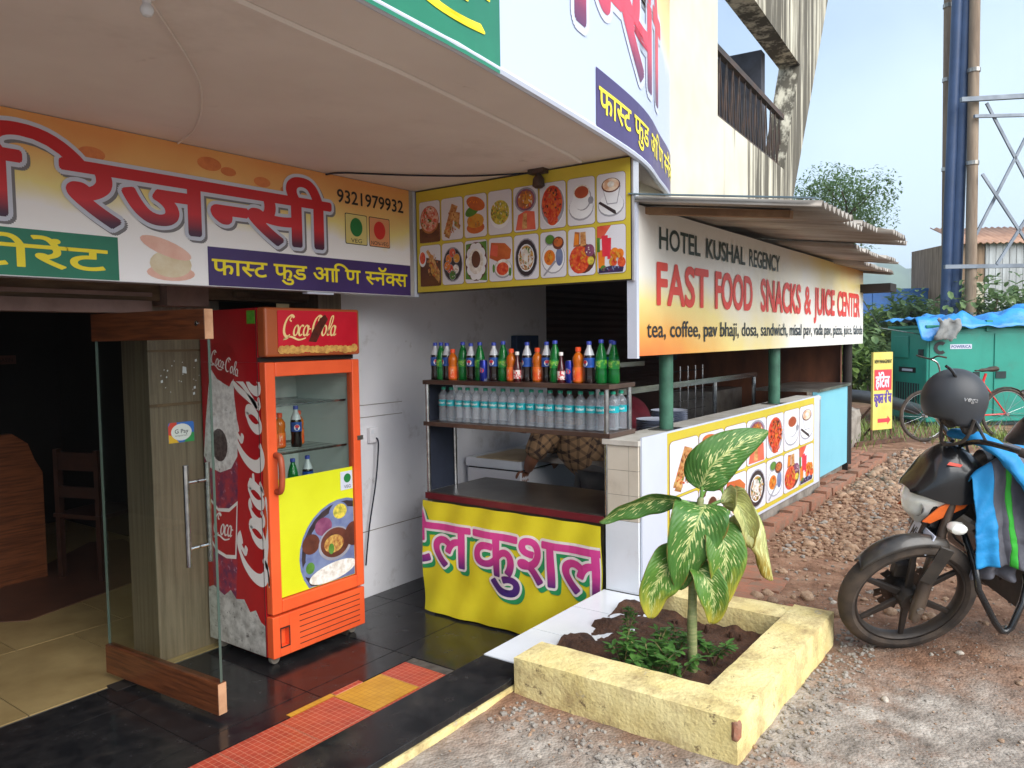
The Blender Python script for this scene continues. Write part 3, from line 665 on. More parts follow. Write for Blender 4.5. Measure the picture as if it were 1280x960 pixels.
class Dish(MB):
    def __init__(s): super().__init__(); s.k = 0
    def e(s, c, cx, cy, rx, ry=None, rot=0, n=18, a0=0, a1=2*pi): s.k += 1; s.flat(ell(cx, cy, rx, ry if ry else rx, n, rot, a0, a1), s.k*.00012, FK.index(c)); return s
    def sp(s, cs, cx, cy, rx, ry, n, r0=.02, r1=.05, seed=1):          # scattered bits inside an oval
        rr = random.Random(seed)
        for _ in range(n):
            a = rr.uniform(0, 2*pi); q = sqrt(rr.random())*.92; s.e(rr.choice(cs), cx+rx*q*cos(a), cy+ry*q*sin(a), rr.uniform(r0, r1), rr.uniform(r0, r1)*.6, rr.uniform(0, 3), 7)
        return s
    def p(s, c, *pts): s.k += 1; s.flat(list(pts), s.k*.00012, FK.index(c)); return s
CW, CH = .158, .250                              # card size; pictures are drawn in units of the card
def dish(fn):
    d = Dish(); fn(d); d.v = [(x*CW, y*CH, z) for x, y, z in d.v]; return d.mesh('dish_picture', FM)
def d_pizza(d): d.p('board',(0,0),(1,0),(1,.45),(0,.35)).e('brownd',.5,.2,.45,.1).e('crust',.5,.55,.46,.34).e('pizza',.5,.57,.42,.31).e('green',.5,.52,.10,.04).sp(['white','red','pizza','green','salmon'],.5,.57,.40,.29,60,.02,.05).e('brownd',.5,.55,.05,.02)
def d_sand(d):
    d.p('toast',(.12,.2),(.5,.86),(.78,.78),(.34,.14)).p('fill',(.10,.16),(.14,.26),(.44,.22),(.42,.10)).p('toast',(.40,.70),(.88,.62),(.82,.26),(.62,.40)).p('fill',(.60,.34),(.84,.22),(.90,.32),(.64,.46)).p('toast',(.16,.12),(.42,.52),(.56,.40),(.36,.06)).p('fill',(.14,.10),(.36,.03),(.40,.10),(.2,.16)).sp(['fill','toast','bun','red','green'],.5,.3,.34,.16,36,.015,.04,14).sp(['toast','crust'],.55,.6,.2,.14,14,.02,.05,15)
def d_burg(d): d.e('bun',.5,.22,.4,.14).e('patty',.5,.38,.38,.17).e('leaf',.36,.62,.32,.12,.2).e('bun',.52,.78,.42,.16,-.2).e('patty',.5,.30,.34,.08).sp(['bun','orange'],.52,.80,.36,.11,16,.02,.05,16).sp(['patty','orange','fill'],.5,.36,.34,.12,18,.02,.05,17)
def d_poha(d): d.e('plate',.5,.45,.45,.32).e('poha',.5,.5,.40,.28).e('green',.4,.55,.04,.03).sp(['patty','white','green','poha','fill'],.5,.5,.38,.26,70,.02,.045,2)
def d_pav(d): d.e('rim',.5,.70,.44,.28).e('purple',.5,.70,.38,.24).e('crust',.5,.70,.32,.2).e('patty',.55,.72,.18,.12).p('salmon',(.08,.04),(.9,.02),(.86,.42),(.5,.46),(.2,.38)).p('toast',(.35,.06),(.55,.06),(.55,.40),(.4,.40)).sp(['salmon','white','orange','crust'],.5,.70,.34,.22,34,.02,.05,3)
def d_spag(d): d.e('plate',.5,.5,.48,.46).e('rim',.5,.5,.45,.43).e('red',.48,.55,.40,.38).e('red',.5,.18,.2,.12).e('fill',.4,.7,.08,.04).e('orange',.6,.5,.06,.04).sp(['red','orange','brownd','salmon','red'],.48,.54,.38,.36,80,.025,.06,4).sp(['red','salmon'],.5,.18,.18,.10,16,.02,.04,5)
def d_tea(d): d.e('rim',.5,.36,.46,.27).e('plate',.5,.38,.44,.25).e('rim',.55,.56,.33,.26).e('plate',.52,.57,.32,.25).e('rim',.86,.5,.10,.08).e('white',.52,.70,.30,.15).e('tea',.52,.69,.26,.13)
def d_cap(d): d.e('rim',.5,.34,.46,.24).e('plate',.5,.36,.44,.22).p('rim',(.2,.72),(.84,.72),(.72,.36),(.36,.36)).p('plate',(.2,.74),(.82,.74),(.70,.38),(.38,.38)).e('brownd',.5,.75,.33,.15).e('milk',.5,.76,.29,.13).e('white',.5,.77,.12,.06).p('dark',(.06,.40),(.12,.44),(.66,.22),(.7,.14),(.6,.16))
def d_fries(d):
    d.p('board',(0,0),(1,0),(1,.6),(0,.75)).e('plate',.12,.68,.18,.2).e('red',.12,.70,.14,.15)
    for k in range(5): d.p('toast',(.3+.08*k,.85-.06*k),(.40+.08*k,.9-.06*k),(.95,.35-.05*k),(.9,.25-.05*k))
    d.p('fill',(.5,.35),(.85,.1),(.95,.25),(.6,.5)).sp(['toast','patty','bun','fill'],.62,.5,.28,.3,40,.02,.06,13)
def d_thali(d):
    d.e('rim',.5,.48,.46,.42).e('dark',.5,.48,.43,.39)
    for c, x, y in (('orange',.32,.62),('salmon',.5,.76),('patty',.70,.62),('white',.66,.36),('red',.40,.38),('green',.52,.22),('orange',.28,.45)): d.e('rim',x,y,.155,.12).e(c,x,y,.14,.105).sp([c,'white','fill','brownd'],x,y,.11,.08,8,.015,.03,int(x*50))
def d_idli(d):
    d.p('leaf',(.02,.1),(.98,.04),(.98,.96),(.05,.92)).e('brownd',.5,.5,.5,.46)
    for k in range(10): a = k*2*pi/10; d.e('plate',.5+.30*cos(a),.5+.32*sin(a),.17,.13)
    d.e('white',.5,.5,.34,.30).e('brownd',.5,.55,.2,.2).e('board',.5,.56,.17,.17)
def d_roll(d): d.p('bun',(.02,.55),(.1,.9),(.7,.86),(.96,.7),(.9,.5),(.4,.44)).p('salmon',(.04,.62),(.14,.86),(.4,.82),(.36,.56)).e('rim',.6,.28,.38,.22).e('white',.6,.3,.35,.2).e('red',.58,.28,.26,.15).e('leaf',.9,.2,.06,.1).e('leaf',.2,.3,.05,.1)
def d_misal(d): d.e('rim',.5,.48,.46,.44).e('dark',.5,.48,.43,.41).e('plate',.5,.48,.33,.31).e('fill',.5,.48,.30,.28).e('white',.45,.58,.16,.12).e('white',.56,.42,.16,.13).e('white',.4,.4,.10,.08).e('white',.6,.6,.1,.08).sp(['white','plate','fill','green','white','milk'],.5,.48,.31,.29,60,.025,.06,6)
def d_vada(d): d.e('rim',.5,.42,.46,.34).e('plate',.5,.43,.44,.32).e('orange',.36,.44,.22,.17).e('patty',.38,.46,.10,.07).e('blue',.74,.44,.14,.2).e('rim',.38,.82,.2,.12).e('green',.38,.83,.17,.10).e('brownd',.70,.74,.22,.14).e('bun',.70,.76,.17,.10).p('rim',(.1,.06),(.16,.04),(.62,.34),(.56,.38)).sp(['bun','brownd','crust'],.70,.75,.18,.11,14,.015,.04,11).sp(['orange','bun'],.36,.44,.2,.15,14,.02,.04,12)
def d_bhaji(d): d.e('brownd',.55,.36,.46,.32).e('red',.42,.34,.38,.30).e('purple',.80,.52,.18,.13).e('poha',.84,.3,.12,.09).p('crust',(.2,.62),(.42,.62),(.44,.92),(.26,.94)).p('toast',(.46,.62),(.68,.64),(.66,.92),(.46,.92)).p('orange',(.22,.66),(.40,.66),(.40,.88),(.26,.90)).sp(['red','orange','salmon','patty'],.42,.34,.34,.27,50,.02,.05,7).sp(['purple','white'],.80,.52,.15,.1,12,.015,.03,8)
def d_juice(d): d.p('salmon',(0,.7),(0,1),(.5,1),(.2,.75)).p('orange',(.04,.12),(.26,.12),(.28,.5),(.02,.5)).p('juice',(.18,.36),(.36,.36),(.38,.8),(.16,.8)).p('juice',(.36,.3),(.48,.3),(.5,.74),(.36,.74)).p('green',(.0,.46),(.1,.46),(.1,.76),(.0,.76)).e('orange',.62,.42,.16,.11).e('orange',.8,.40,.14,.1).e('red',.86,.22,.14,.11).e('patty',.55,.24,.13,.10).e('red',.6,.22,.10,.07).p('berry',(.04,.02),(.9,.02),(.94,.12),(.5,.16),(.06,.12)).e('green',.22,.12,.1,.06).sp(['berry','purple','blue'],.5,.09,.4,.06,26,.02,.04,9).sp(['orange','patty','red'],.72,.34,.2,.14,16,.03,.06,10)
DISH = [[dish(f) for f in (d_pizza, d_sand, d_burg, d_poha, d_pav, d_spag, d_tea, d_cap)], [dish(f) for f in (d_fries, d_thali, d_idli, d_roll, d_misal, d_vada, d_bhaji, d_juice)]]
M_edge = mat('print_brown_line', S(120,70,36), rough=.4)
card_me = MB().prism(rrect(0, 0, CW, CH, .018), 0, .0009).mesh('picture_card', FM[0]); rim_me = MB().prism(rrect(-.002, -.002, CW+.002, CH+.002, .020), 0, .0005).mesh('card_rim', M_edge)
M_ybd = mat('print_mustard', S(212,194,66), S(202,182,56), scale=1.5, rough=.32)
def food_board(parent, w_, h_, cols, x_off, yo=0, zo=0, gapx=.022):
    n = len(cols); pw = (w_-gapx)/n; ph = (h_-.075)/2
    for r in range(2):
        for i, c in enumerate(cols):
            card = obj('picture_card', card_me, parent, (x_off+gapx/2+i*pw+.006, .032+(1-r)*ph+.008+yo, .0036+zo)); k = (pw-.013)/CW, (ph-.018)/CH
            card.scale = (k[0], k[1], 1)
            obj('dish_picture', DISH[r][c], card, (0, 0, .0011)); obj('card_rim', rim_me, card, (0, 0, -.0012))
ms = thing('food_picture_sign', 'yellow hanging sign with sixteen food pictures above the drinks counter', 'sign', (3.555, 3.315, 1.99), (pi/2, 0, -pi/2))
MB().box((0, 0, -.05), (1.47, .618, 0)).build('sign_board', mat('sign_edge_dark', S(50,44,40), rough=.5), ms)
MB().box((.006, .006, 0.0004), (1.464, .612, .002)).build('printed_panel', M_ybd, ms)
food_board(ms, 1.44, .60, range(8), .015)
MB().box((1.472, -.004, -.055), (1.482, .624, .004)).build('end_trim', M_board, ms)

# ---- English sign on the kitchen front
hs = thing('fast_food_sign', 'long orange and white English fast food sign under the tin roof', 'sign', (3.595, 1.83, 1.605), (pi/2, 0, 0))
M_bg2 = gradmat('sunset_print', [(0, S(232,120,56)), (.14, S(238,170,80)), (.34, S(244,222,140)), (.52, S(240,236,226)), (1, S(232,228,222))], 1, 0, .77, noisy=.5, nscale=1.1, twist=5.0)
W2 = 5.0
hb = MB(); hb.grid(40, 6, lambda u, v: (u*W2, v*(.765-.03*u), .0018*sin(u*23)+.001*sin(u*51+v*4))); hb.build('printed_sheet', M_bg2, hs, smooth=True)
MB().box((0, .0, -.045), (W2, .03, -.010)).box((0, .70, -.045), (W2, .73, -.010)).box((0, .032, -.045), (.03, .698, -.010)).box((W2-.03, .032, -.045), (W2, .698, -.010)).build('frame', M_board, hs)
MB().box((-.028, -.012, -.05), (-.002, .775, .004)).build('white_edge', M_pw, hs)
M_hdk = mat('print_dark_green', S(44,60,54), rough=.4); M_hred = mat('print_red', S(224,62,42), rough=.4)
def hline(words, y, h, mt, off):
    for s, x0, x1, hh in words: text_mb(s, x0-3.595, y, hh*h, x1-x0, off, z=.0045).build('lettering', mt, hs)
hline([('HOTEL', 3.82, 4.38, 1), ('KUSHAL', 4.46, 5.13, 1), ('REGENCY', 5.20, 5.86, 1)], .565, .112, M_hdk, .016)
hline([('FAST', 3.78, 4.50, 1), ('FOOD', 4.60, 5.28, 1), ('SNACKS', 5.44, 6.40, 1), ('&', 6.50, 6.68, 1), ('JUICE', 6.80, 7.45, 1), ('CENTER', 7.55, 8.42, 1)], .272, .215, M_hred, .030)
hline([('tea, coffee, pav bhaji, dosa, sandwich, misal pav, vada pav, pizza, juice, faloda', 3.68, 8.55, 1)], .095, .088, M_ink, .010)
# ---- second food board on the low wall
wb = thing('wall_food_board', 'white board with food pictures in a yellow field on the low wall', 'menu board', (3.60, 1.824, .44), (pi/2, 0, 0))
MB().box((0, 0, -.004), (3.34, .745, .006)).build('sheet', M_pw, wb)
MB().box((.30, .02, .0063), (3.17, .735, .0072)).build('yellow_field', M_ybd, wb)
food_board(wb, 2.85, .725, range(1, 8), .31, .012, .0052)

# ================================================================== drinks fridge
M_fred = mat('fridge_red', S(188,22,34), S(168,16,28), scale=2, rough=.28, coat=.3); M_for = mat('fridge_orange', S(236,98,52), S(222,86,44), scale=2.5, rough=.35, dirt=S(120,60,40), dscale=6, dlo=.64, dhi=.8)
M_fhead = mat('fridge_header_frame', S(178,92,50), S(160,80,42), scale=3, rough=.35)
M_logo = mat('logo_white', S(238,232,228), rough=.35); M_gold = mat('logo_cream', S(244,214,150), rough=.35)
M_glass = clearmat('clear_glass', (.90,.94,.92,1))
M_inner = mat('fridge_liner', S(206,212,210), rough=.5)
fr = thing('drinks_fridge', 'tall red and orange glass door drinks fridge beside the doorway', 'fridge', (2.46, 3.37, 0))
FW, FD, FT = .64, .56, 1.88
body = MB()                                       # shell with open front
body.box((0, .05, .10), (.03, FD, 1.60)).box((FW-.03, .05, .10), (FW, FD, 1.60)).box((.03, FD-.04, .10), (FW-.03, FD, 1.60)).box((.03, .05, .10), (FW-.03, FD-.04, .34)).box((0, .05, 1.601), (FW, FD, FT))
body.build('cabinet', M_fred, fr)
MB().box((.031, FD-.045, .341), (FW-.031, FD-.041, 1.599)).box((.031, .06, .341), (.034, FD-.046, 1.599)).box((FW-.034, .06, .341), (FW-.031, FD-.046, 1.599)).box((.035, .06, 1.594), (FW-.035, FD-.046, 1.599)).build('liner', M_inner, fr)
hd = MB(); hd.prism(rrect(0, 1.628, FW, FT+.002, .012), 0, .07, 0, Matrix.Rotation(pi/2, 4, 'X') @ Matrix.Translation((0, 0, -.049))); ho = hd.build('header', M_fhead, fr, bevel=.012)
MB().prism(rrect(.075, 1.645, FW-.02, FT-.012, .01), .0, .004, 0, Matrix.Translation((0, -.0215, 0)) @ Matrix.Rotation(pi/2, 4, 'X')).build('header_panel', mat('header_red', S(206,32,52), S(190,24,44), scale=4, rough=.25, coat=.4), ho)
lg = cola_script(.105); lg.build('header_logo', M_gold, ho, (.10, -.0265, 1.735), (pi/2, 0, 0))
hbp = MB(); hbp.prism([(0,0),(.05,-.005),(.10,.07),(.135,.12),(.115,.145),(.085,.125),(.03,.06)], 0, .0006); hbp.build('header_bottle', mat('bottle_print', S(96,40,28), S(60,26,22), scale=20, rough=.3), ho, (.27, -.0273, 1.705), (pi/2, 0, 0))
ic = MB(); random.seed(5)
for k in range(16): ic.flat(ell(.095+k*.033, 1.658+random.uniform(0, .008), .026, .018+random.uniform(0, .006), 9), (k % 4)*.0002)
ic.build('header_ice', mat('ice_print', S(222,178,96), S(178,122,62), scale=30, rough=.4), ho, (0, -.0275, 0), (pi/2, 0, 0))
MB().box((.0, .04, 1.603), (FW, .049, 1.626)).build('header_gap', M_dark, fr)
# door
dz0, dz1 = .285, 1.60
door = MB().box((0, -.01, dz0), (.062, .04, dz1)).box((FW-.055, -.01, dz0), (FW, .04, dz1)).box((.0625, -.01, dz1-.075), (FW-.0555, .04, dz1)).box((.0625, -.01, dz0), (FW-.0555, .04, dz0+.07)).build('door_frame', M_for, fr, bevel=.006)
MB().box((.063, .012, dz0+.071), (FW-.056, .018, dz1-.076)).build('door_glass', M_glass, door)
MB().tube(smooth_path([(.045,-.012,1.12), (.045,-.05,1.11), (.045,-.062,1.03), (.045,-.05,.94), (.045,-.012,.93)], 6), [.016]*25, 10).build('handle', mat('handle_brown', S(176,84,54), S(150,66,42), scale=9, rough=.45), door, smooth=True)
MB().box((FW-.03, -.016, 1.135), (FW+.012, -.0105, 1.16)).build('lock', M_steelw, door)
yel = MB().box((.066, .006, dz0+.074), (FW-.058, .0105, .985)).build('yellow_poster', mat('poster_lime', S(216,222,40), S(206,210,32), scale=2, rough=.3), door)
PX = Matrix.Translation((0, .0055, 0)) @ Matrix.Rotation(pi/2, 4, 'X')
th = Dish(); cx_, cy_ = .49, .545
def clip_ell(c, x, y, rx, ry, rot=0):
    th.k += 1; th.flat([(min(max(px, .068), FW-.060), max(py, dz0+.076)) for px, py in ell(x, y, rx, ry, 30, rot)], th.k*.0002, FK.index(c))
th_c = cx_
clip_ell('blue', .50, .53, .31, .285); clip_ell('dark', .50, .53, .295, .27); clip_ell('blue', .50, .52, .27, .245); clip_ell('purple', .36, .68, .06, .05); clip_ell('blue', .47, .74, .07, .06); clip_ell('poha', .48, .745, .05, .042)
clip_ell('brownd', .27, .60, .06, .055); clip_ell('blue', .26, .47, .05, .05); clip_ell('green', .26, .47, .03, .032); clip_ell('rim', .44, .57, .12, .095); clip_ell('brownd', .44, .575, .105, .083); clip_ell('fill', .43, .57, .07, .05); clip_ell('green', .41, .545, .02, .03)
clip_ell('white', .42, .415, .17, .05, .1); clip_ell('brownd', .58, .60, .07, .07)
th.v = [tuple(PX @ Vector(p)) for p in th.v]; th.mesh('thali', FM); obj('thali_print', th.mesh('thali_print', FM), yel)
MB().box((FW-.15, .0035, .86), (FW-.062, .0052, .965)).build('veg_mark', M_pw, yel); vm = MB(); vm.flat(ell(FW-.100, .925, .026), .0006, 0); vm.build('veg_dot', mat('veg_green', S(30,120,60)), yel, (0, .0034, 0), (pi/2, 0, 0))
text_mb('VEG', FW-.125, .868, .018, .05).build('lettering', M_ink, yel, (0, .003, 0), (pi/2, 0, 0))
# lower grille
gr = MB().box((0, -.006, .052), (.045, .045, .272)).box((.105, -.006, .052), (FW, .045, .272)).box((.0451, -.006, .052), (.1049, .045, .10)).box((.0451, -.006, .205), (.1049, .045, .272)).box((.0451, .03, .1005), (.1049, .045, .2045)).build('grille_panel', M_for, fr, bevel=.004)
for k in range(6): MB().box((.17, -.0075, .082+k*.031), (FW-.04, -.0062, .086+k*.031)).build('slot', M_dark, gr)
MB().box((.044, -.0085, .099), (.106, -.0065, .105)).box((.044, -.0085, .2), (.106, -.0065, .206)).box((.044,-.0085,.1052), (.049,-.0065,.1998)).box((.101,-.0085,.1052), (.106,-.0065,.1998)).build('switch_frame', M_dark, gr)
wm = MB().lathe([(.028,-.012),(.03,-.008),(.03,.008),(.028,.012)], 14, 0, Matrix.Rotation(pi/2, 4, 'X')).box((-.02,-.012,.02), (.02,.012,.05)).mesh('castor', M_conc)
for x, y in ((.05,.06), (FW-.05,.06), (.04,FD-.06), (FW-.05,FD-.06)): obj('castor', wm, fr, (x, y, .030))
MB().box((0, .05, .052), (.03, FD, .0995)).box((FW-.03, .05, .052), (FW, FD, .0995)).box((.0305, .0505, .052), (FW-.0305, FD, .0995)).build('base', M_fred, fr)
for z in (1.36, 1.10, .80):
    sh_ = MB()
    sh_.box((.036, .07, z), (FW-.036, .075, z+.012)).box((.036, FD-.06, z), (FW-.036, FD-.055, z+.012))
    for k in range(12): sh_.box((.05+k*.047, .0755, z+.004), (.053+k*.047, FD-.0605, z+.007))
    sh_.build('wire_shelf', M_steel, fr)
# side print: bottle, lettering, ice; local x runs from the back of the fridge to its front
def side(mb, nm, mt, o): return mb.build(nm, mt, fr, (-.0008-o, FD, 0), (pi/2, 0, -pi/2))
M_bcola = mat('cola_print', S(176,52,66), S(98,48,84), scale=16, rough=.3, dirt=S(214,160,176), dscale=26, dlo=.58, dhi=.66)
M_foam = mat('foam_print', S(238,236,234), S(200,196,194), scale=26, rough=.35, dirt=S(44,36,36), dscale=20, dlo=.60, dhi=.68)
bt = MB(); bt.flat([(.06,.28),(.25,.28),(.275,.50),(.29,.70),(.30,.90),(.31,1.05),(.29,1.20),(.02,1.20),(.0,1.05),(.015,.85),(.03,.60)], 0); side(bt, 'bottle_print', M_bcola, 0)
ne = MB(); ne.flat([(.0,1.08),(.05,1.02),(.15,1.0),(.25,1.03),(.31,1.10),(.325,1.25),(.30,1.42),(.30,1.52),(.26,1.47),(.20,1.49),(.14,1.52),(.10,1.58),(.085,1.62),(.075,1.50),(.03,1.28)], 0); side(ne, 'bottle_foam', M_foam, .0006)
sp_ = MB(); sp_.flat(ell(.15, 1.15, .075, .09, 18), 0); side(sp_, 'bottle_foam', mat('cola_dark_print', S(58,44,46), S(96,84,84), scale=40, rough=.4), .001)
cp = MB(); cp.flat([(.075,1.60),(.10,1.56),(.15,1.51),(.22,1.485),(.29,1.50),(.32,1.54),(.335,1.62),(.30,1.68),(.22,1.71),(.13,1.70),(.08,1.67)], 0); side(cp, 'bottle_cap', mat('cap_red_print', S(168,18,28), S(150,14,24), scale=8, rough=.3), .0009)
lb = MB(); lb.flat([(.03,.86),(.12,.80),(.22,.81),(.30,.86),(.27,.54),(.18,.53),(.09,.55),(.025,.62)], 0); side(lb, 'bottle_label_edge', M_logo, .0012)
lb = MB(); lb.flat([(.042,.835),(.12,.782),(.22,.79),(.29,.835),(.262,.56),(.18,.55),(.09,.57),(.038,.63)], 0); side(lb, 'bottle_label', M_fred, .0018)
lr = cola_script(.105, both=False); lr.v = [(x+.065, y*1.1+.655, z) for x, y, z in lr.v]; side(lr, 'label_logo', M_logo, .0022)
lc = cola_script(.075); lc.v = [(x*.95+.10, y+1.60-.06*x/.2, z) for x, y, z in lc.v]; side(lc, 'cap_logo', M_logo, .0022)
# big lettering running upwards
bl = cola_script(.30, fat=1.5)
bl.v = [(.52-y*.72, .42+x*1.12, z) for x, y, z in bl.v]; bl.f = [tuple(reversed(f)) for f in bl.f]
bl.v = [(min(x, .553), min(y, 1.50), z) for x, y, z in bl.v]
side(bl, 'side_logo', M_logo, .0004)
ice = MB(); pts = [(0.0,.10),(.505,.10),(.505,.22),(.47,.235),(.43,.29),(.38,.27),(.33,.33),(.26,.32),(.21,.36),(.15,.32),(.10,.34),(.05,.36),(0.0,.34)]
ice.flat([(x+.0, y-.045 if y == .10 else y) for x, y in pts], 0); side(ice, 'ice_print', mat('ice_grey_print', S(206,202,196), S(150,146,140), scale=14, rough=.4, dirt=S(70,66,62), dscale=24, dlo=.57, dhi=.66), .0026)
MB().box((-.004, .06, 1.80), (-.001, .125, 1.868)).build('energy_sticker', mat('sticker_lime', S(96,170,50), S(70,140,40), scale=30, rough=.4), fr)
MB().box((-.003, .0505, .055), (.0, .053, 1.87)).build('edge_seam', M_dark, fr)

# ================================================================== open glass door
gd = thing('glass_door', 'open frameless glass door with brown wooden top and bottom rails', 'door', (1.985, 3.10, 0), (0, 0, radians(3.5)))
MB().box((-.022, 0, .03), (.022, .90, .175)).build('bottom_rail', M_wood, gd, bevel=.003); MB().box((-.022, 0, 1.72), (.022, .90, 1.855)).build('top_rail', M_wood, gd, bevel=.003)
MB().box((-.006, .004, .1755), (.006, .896, 1.7195)).build('pane', M_glass, gd)
for yy in (.002, .8945): MB().box((-.0065, yy, .176), (.0065, yy+.0015, 1.719)).build('pane_edge', mat('glass_edge', S(74,90,82), rough=.15), gd)
M_end = mat('raw_wood_end', S(206,160,124), S(180,132,98), scale=10, rough=.6)
MB().box((-.021, -.0025, .032), (.021, -.0004, .173)).box((-.021, -.0025, 1.722), (.021, -.0004, 1.853)).build('rail_end', M_end, gd)
for s in (-1, 1):
    h_ = MB(); h_.tube([(s*.055, .125, .70), (s*.055, .125, 1.16)], .0125, 12)
    for z in (.78, 1.08): h_.tube([(s*.0065, .125, z), (s*.055, .125, z)], .008, 8)
    h_.build('pull_handle', M_steel, gd, smooth=True)
MB().lathe([(.012,0),(.012,.006),(.006,.008)], 10, 0, Matrix.Translation((-.022, .05, 1.79)) @ Matrix.Rotation(-pi/2, 4, 'Y')).build('screw', M_steel, gd)

# ================================================================== reception desk and chair inside
dk = thing('reception_desk', 'brown wooden reception desk with curved side in the dark room', 'desk', (1.75, 6.2, 0))
MB().prism([(0,0),(.79,0),(.79,.78),(.74,.88),(.70,1.0),(.60,1.08),(0,1.08)], 0, .06, 0, Matrix.Rotation(pi/2, 4, 'X')).build('side_panel', M_wood, dk); MB().box((0, .01, .95), (.62, 1.2, 1.0)).build('top', M_wood, dk); MB().box((.70, .0, .02), (.74, 1.2, .77)).build('front_panel', M_wood, dk)
chr_ = thing('wooden_chair', 'brown wooden chair standing in the dark room behind the glass door', 'chair', (2.70, 5.65, 0), (0, 0, .3))
M_dwood = mat('dark_chair_wood', S(58,34,25), S(42,25,19), scale=5, rough=.5)
for x, y, h in ((0,0,.95), (.38,0,.45), (0,.38,.95), (.38,.38,.45)): MB().box((x, y, .006), (x+.04, y+.04, h)).build('leg', M_dwood, chr_)
MB().box((-.01,-.01,.451), (.43,.43,.48)).build('seat', M_dwood, chr_); MB().box((.005,.041,.60), (.03,.379,.68)).box((.005,.041,.80), (.03,.379,.93)).build('backrest', M_dwood, chr_)

# ================================================================== drinks counter with shelves and cloth banner
ct = thing('drinks_counter', 'steel counter with two bottle shelves and maroon edge', 'counter', (3.58, 0, 0))
MB().box((.008, 2.04, .700), (.60, 3.30, .758)).build('counter_top', mat('dull_steel_top', S(128,124,120), S(92,88,84), scale=2, rough=.3, metal=.8), ct)
MB().box((0, 2.035, .715), (.0075, 3.31, .752)).build('front_edge', mat('maroon_edge', S(112,34,42), S(96,28,36), scale=5, rough=.35), ct)
MB().box((.03, 2.05, .02), (.58, 3.28, .699)).build('carcass', M_steelw, ct)
M_shelf = mat('brown_shelf', S(112,92,82), S(84,64,56), scale=3, rough=.35, metal=.5)
for z in (1.172, 1.430): MB().box((-.005, 1.99, z), (.285, 3.31, z+.026)).build('shelf', M_shelf, ct, bevel=.003)
post = MB().tube([(0,0,.7585), (0,0,1.429)], .014, 10).mesh('post', M_steel, True)
for x, y in ((.015,3.29), (.27,3.29), (.015,2.02), (.27,2.02)): obj('post', post, ct, (x, y, 0))
MB().box((.02, 3.296, .76), (.27, 3.304, 1.425)).build('side_cloth', M_navy, ct)
bn = thing('cloth_banner', 'yellow cloth banner with pink and blue Devanagari letters hung on counter', 'banner', (3.568, 3.315, 0), (pi/2, 0, -pi/2))
def cloth(x, y, z=0): return .010*sin(x*9+y*4)*(.72-y)+.006*sin(x*27-y*11)+.008*sin(x*5-y*17)*(1-y)+.012
mb = MB().grid(70, 36, lambda u, v: (u*1.28, .012+v*.695, cloth(u*1.28, .012+v*.695))); mb.build('cloth', mat('banner_yellow', S(232,218,44), S(220,204,34), scale=3, rough=.6, bump=.12, bscale=9), bn, smooth=True)
M_pink = gradmat('pink_to_navy_letter', [(0, S(34,34,110)), (.35, S(90,40,120)), (.62, S(206,60,140)), (1, S(222,70,150))], 1, .18, .58, rough=.55)
M_gsh = mat('banner_green', S(40,150,90), rough=.6)
def banner_text(tok, x, w_, y=.325, h=.245):
    for off, zz, mt, nm, dx, dy in ((.055, .002, M_gsh, 'lettering_shadow', .022, -.022), (.055, .0036, M_logo, 'lettering_outline', 0, 0), (.018, .0052, M_pink, 'lettering', 0, 0)):
        t = text_mb(tok, x+dx, y+dy, h, w_, off, dev=True)
        bm = bmesh.new(); bv = [bm.verts.new(p) for p in t.v]
        for f in t.f:
            try: bm.faces.new([bv[i] for i in f])
            except ValueError: pass
        bmesh.ops.triangulate(bm, faces=bm.faces[:])
        for c, n_ in ((.004, -1), (1.276, 1)):
            bmesh.ops.bisect_plane(bm, geom=bm.verts[:]+bm.edges[:]+bm.faces[:], plane_co=(c, 0, 0), plane_no=(n_, 0, 0), clear_outer=True)
        bm.verts.index_update()
        for k in range(-4, 30):                     # cut into strips so that the lettering follows the folds
            bmesh.ops.bisect_plane(bm, geom=bm.verts[:]+bm.edges[:]+bm.faces[:], plane_co=(k*.045, 0, 0), plane_no=(1, 0, 0))
        for k in range(2, 16):
            bmesh.ops.bisect_plane(bm, geom=bm.verts[:]+bm.edges[:]+bm.faces[:], plane_co=(0, k*.045, 0), plane_no=(0, 1, 0))
        bm.verts.index_update(); q = MB(); q.v = [(v.co.x, v.co.y, cloth(v.co.x, v.co.y)+zz+v.co.z) for v in bm.verts]; q.f = [tuple(v.index for v in f.verts) for f in bm.faces]; q.m = [0]*len(q.f); bm.free()
        if q.f: q.build(nm, mt, bn)
banner_text(['ह','ो','ट','े','ल'], -.49, .86); banner_text(['क','ु','श','ल'], .405, .895)

# ================================================================== bottles
M_plast = clearmat('clear_pet', (.92,.95,.97,1), .22, S(206,212,220), .06, 1.5)
def liquid(name, c, tr=.55): return mat(name, c, rough=.08, trans=tr, ior=1.34, coat=.3)
M_cola = mat('cola_liquid', S(26,16,16), rough=.08, coat=.5); M_gbot = liquid('green_bottle', S(24,150,66), .55); M_obot = liquid('orange_drink', S(236,120,24), .35); M_mar = mat('maroon_drink', S(72,18,24), rough=.1, coat=.5)
M_capb = mat('cap_blue', S(52,70,170), rough=.35); M_capo = mat('cap_orange', S(236,84,40), rough=.35); M_capw = mat('cap_white', S(236,232,228), rough=.35); M_capt = mat('cap_teal', S(30,160,130), rough=.35)
M_lblue = mat('label_blue', S(42,96,190), S(24,52,120), scale=18, rough=.3); M_lgrn = mat('label_green', S(30,140,60), S(150,210,80), scale=30, lo=.5, hi=.6, rough=.3); M_lor = mat('label_orange', S(232,82,34), S(240,130,40), scale=26, rough=.3)
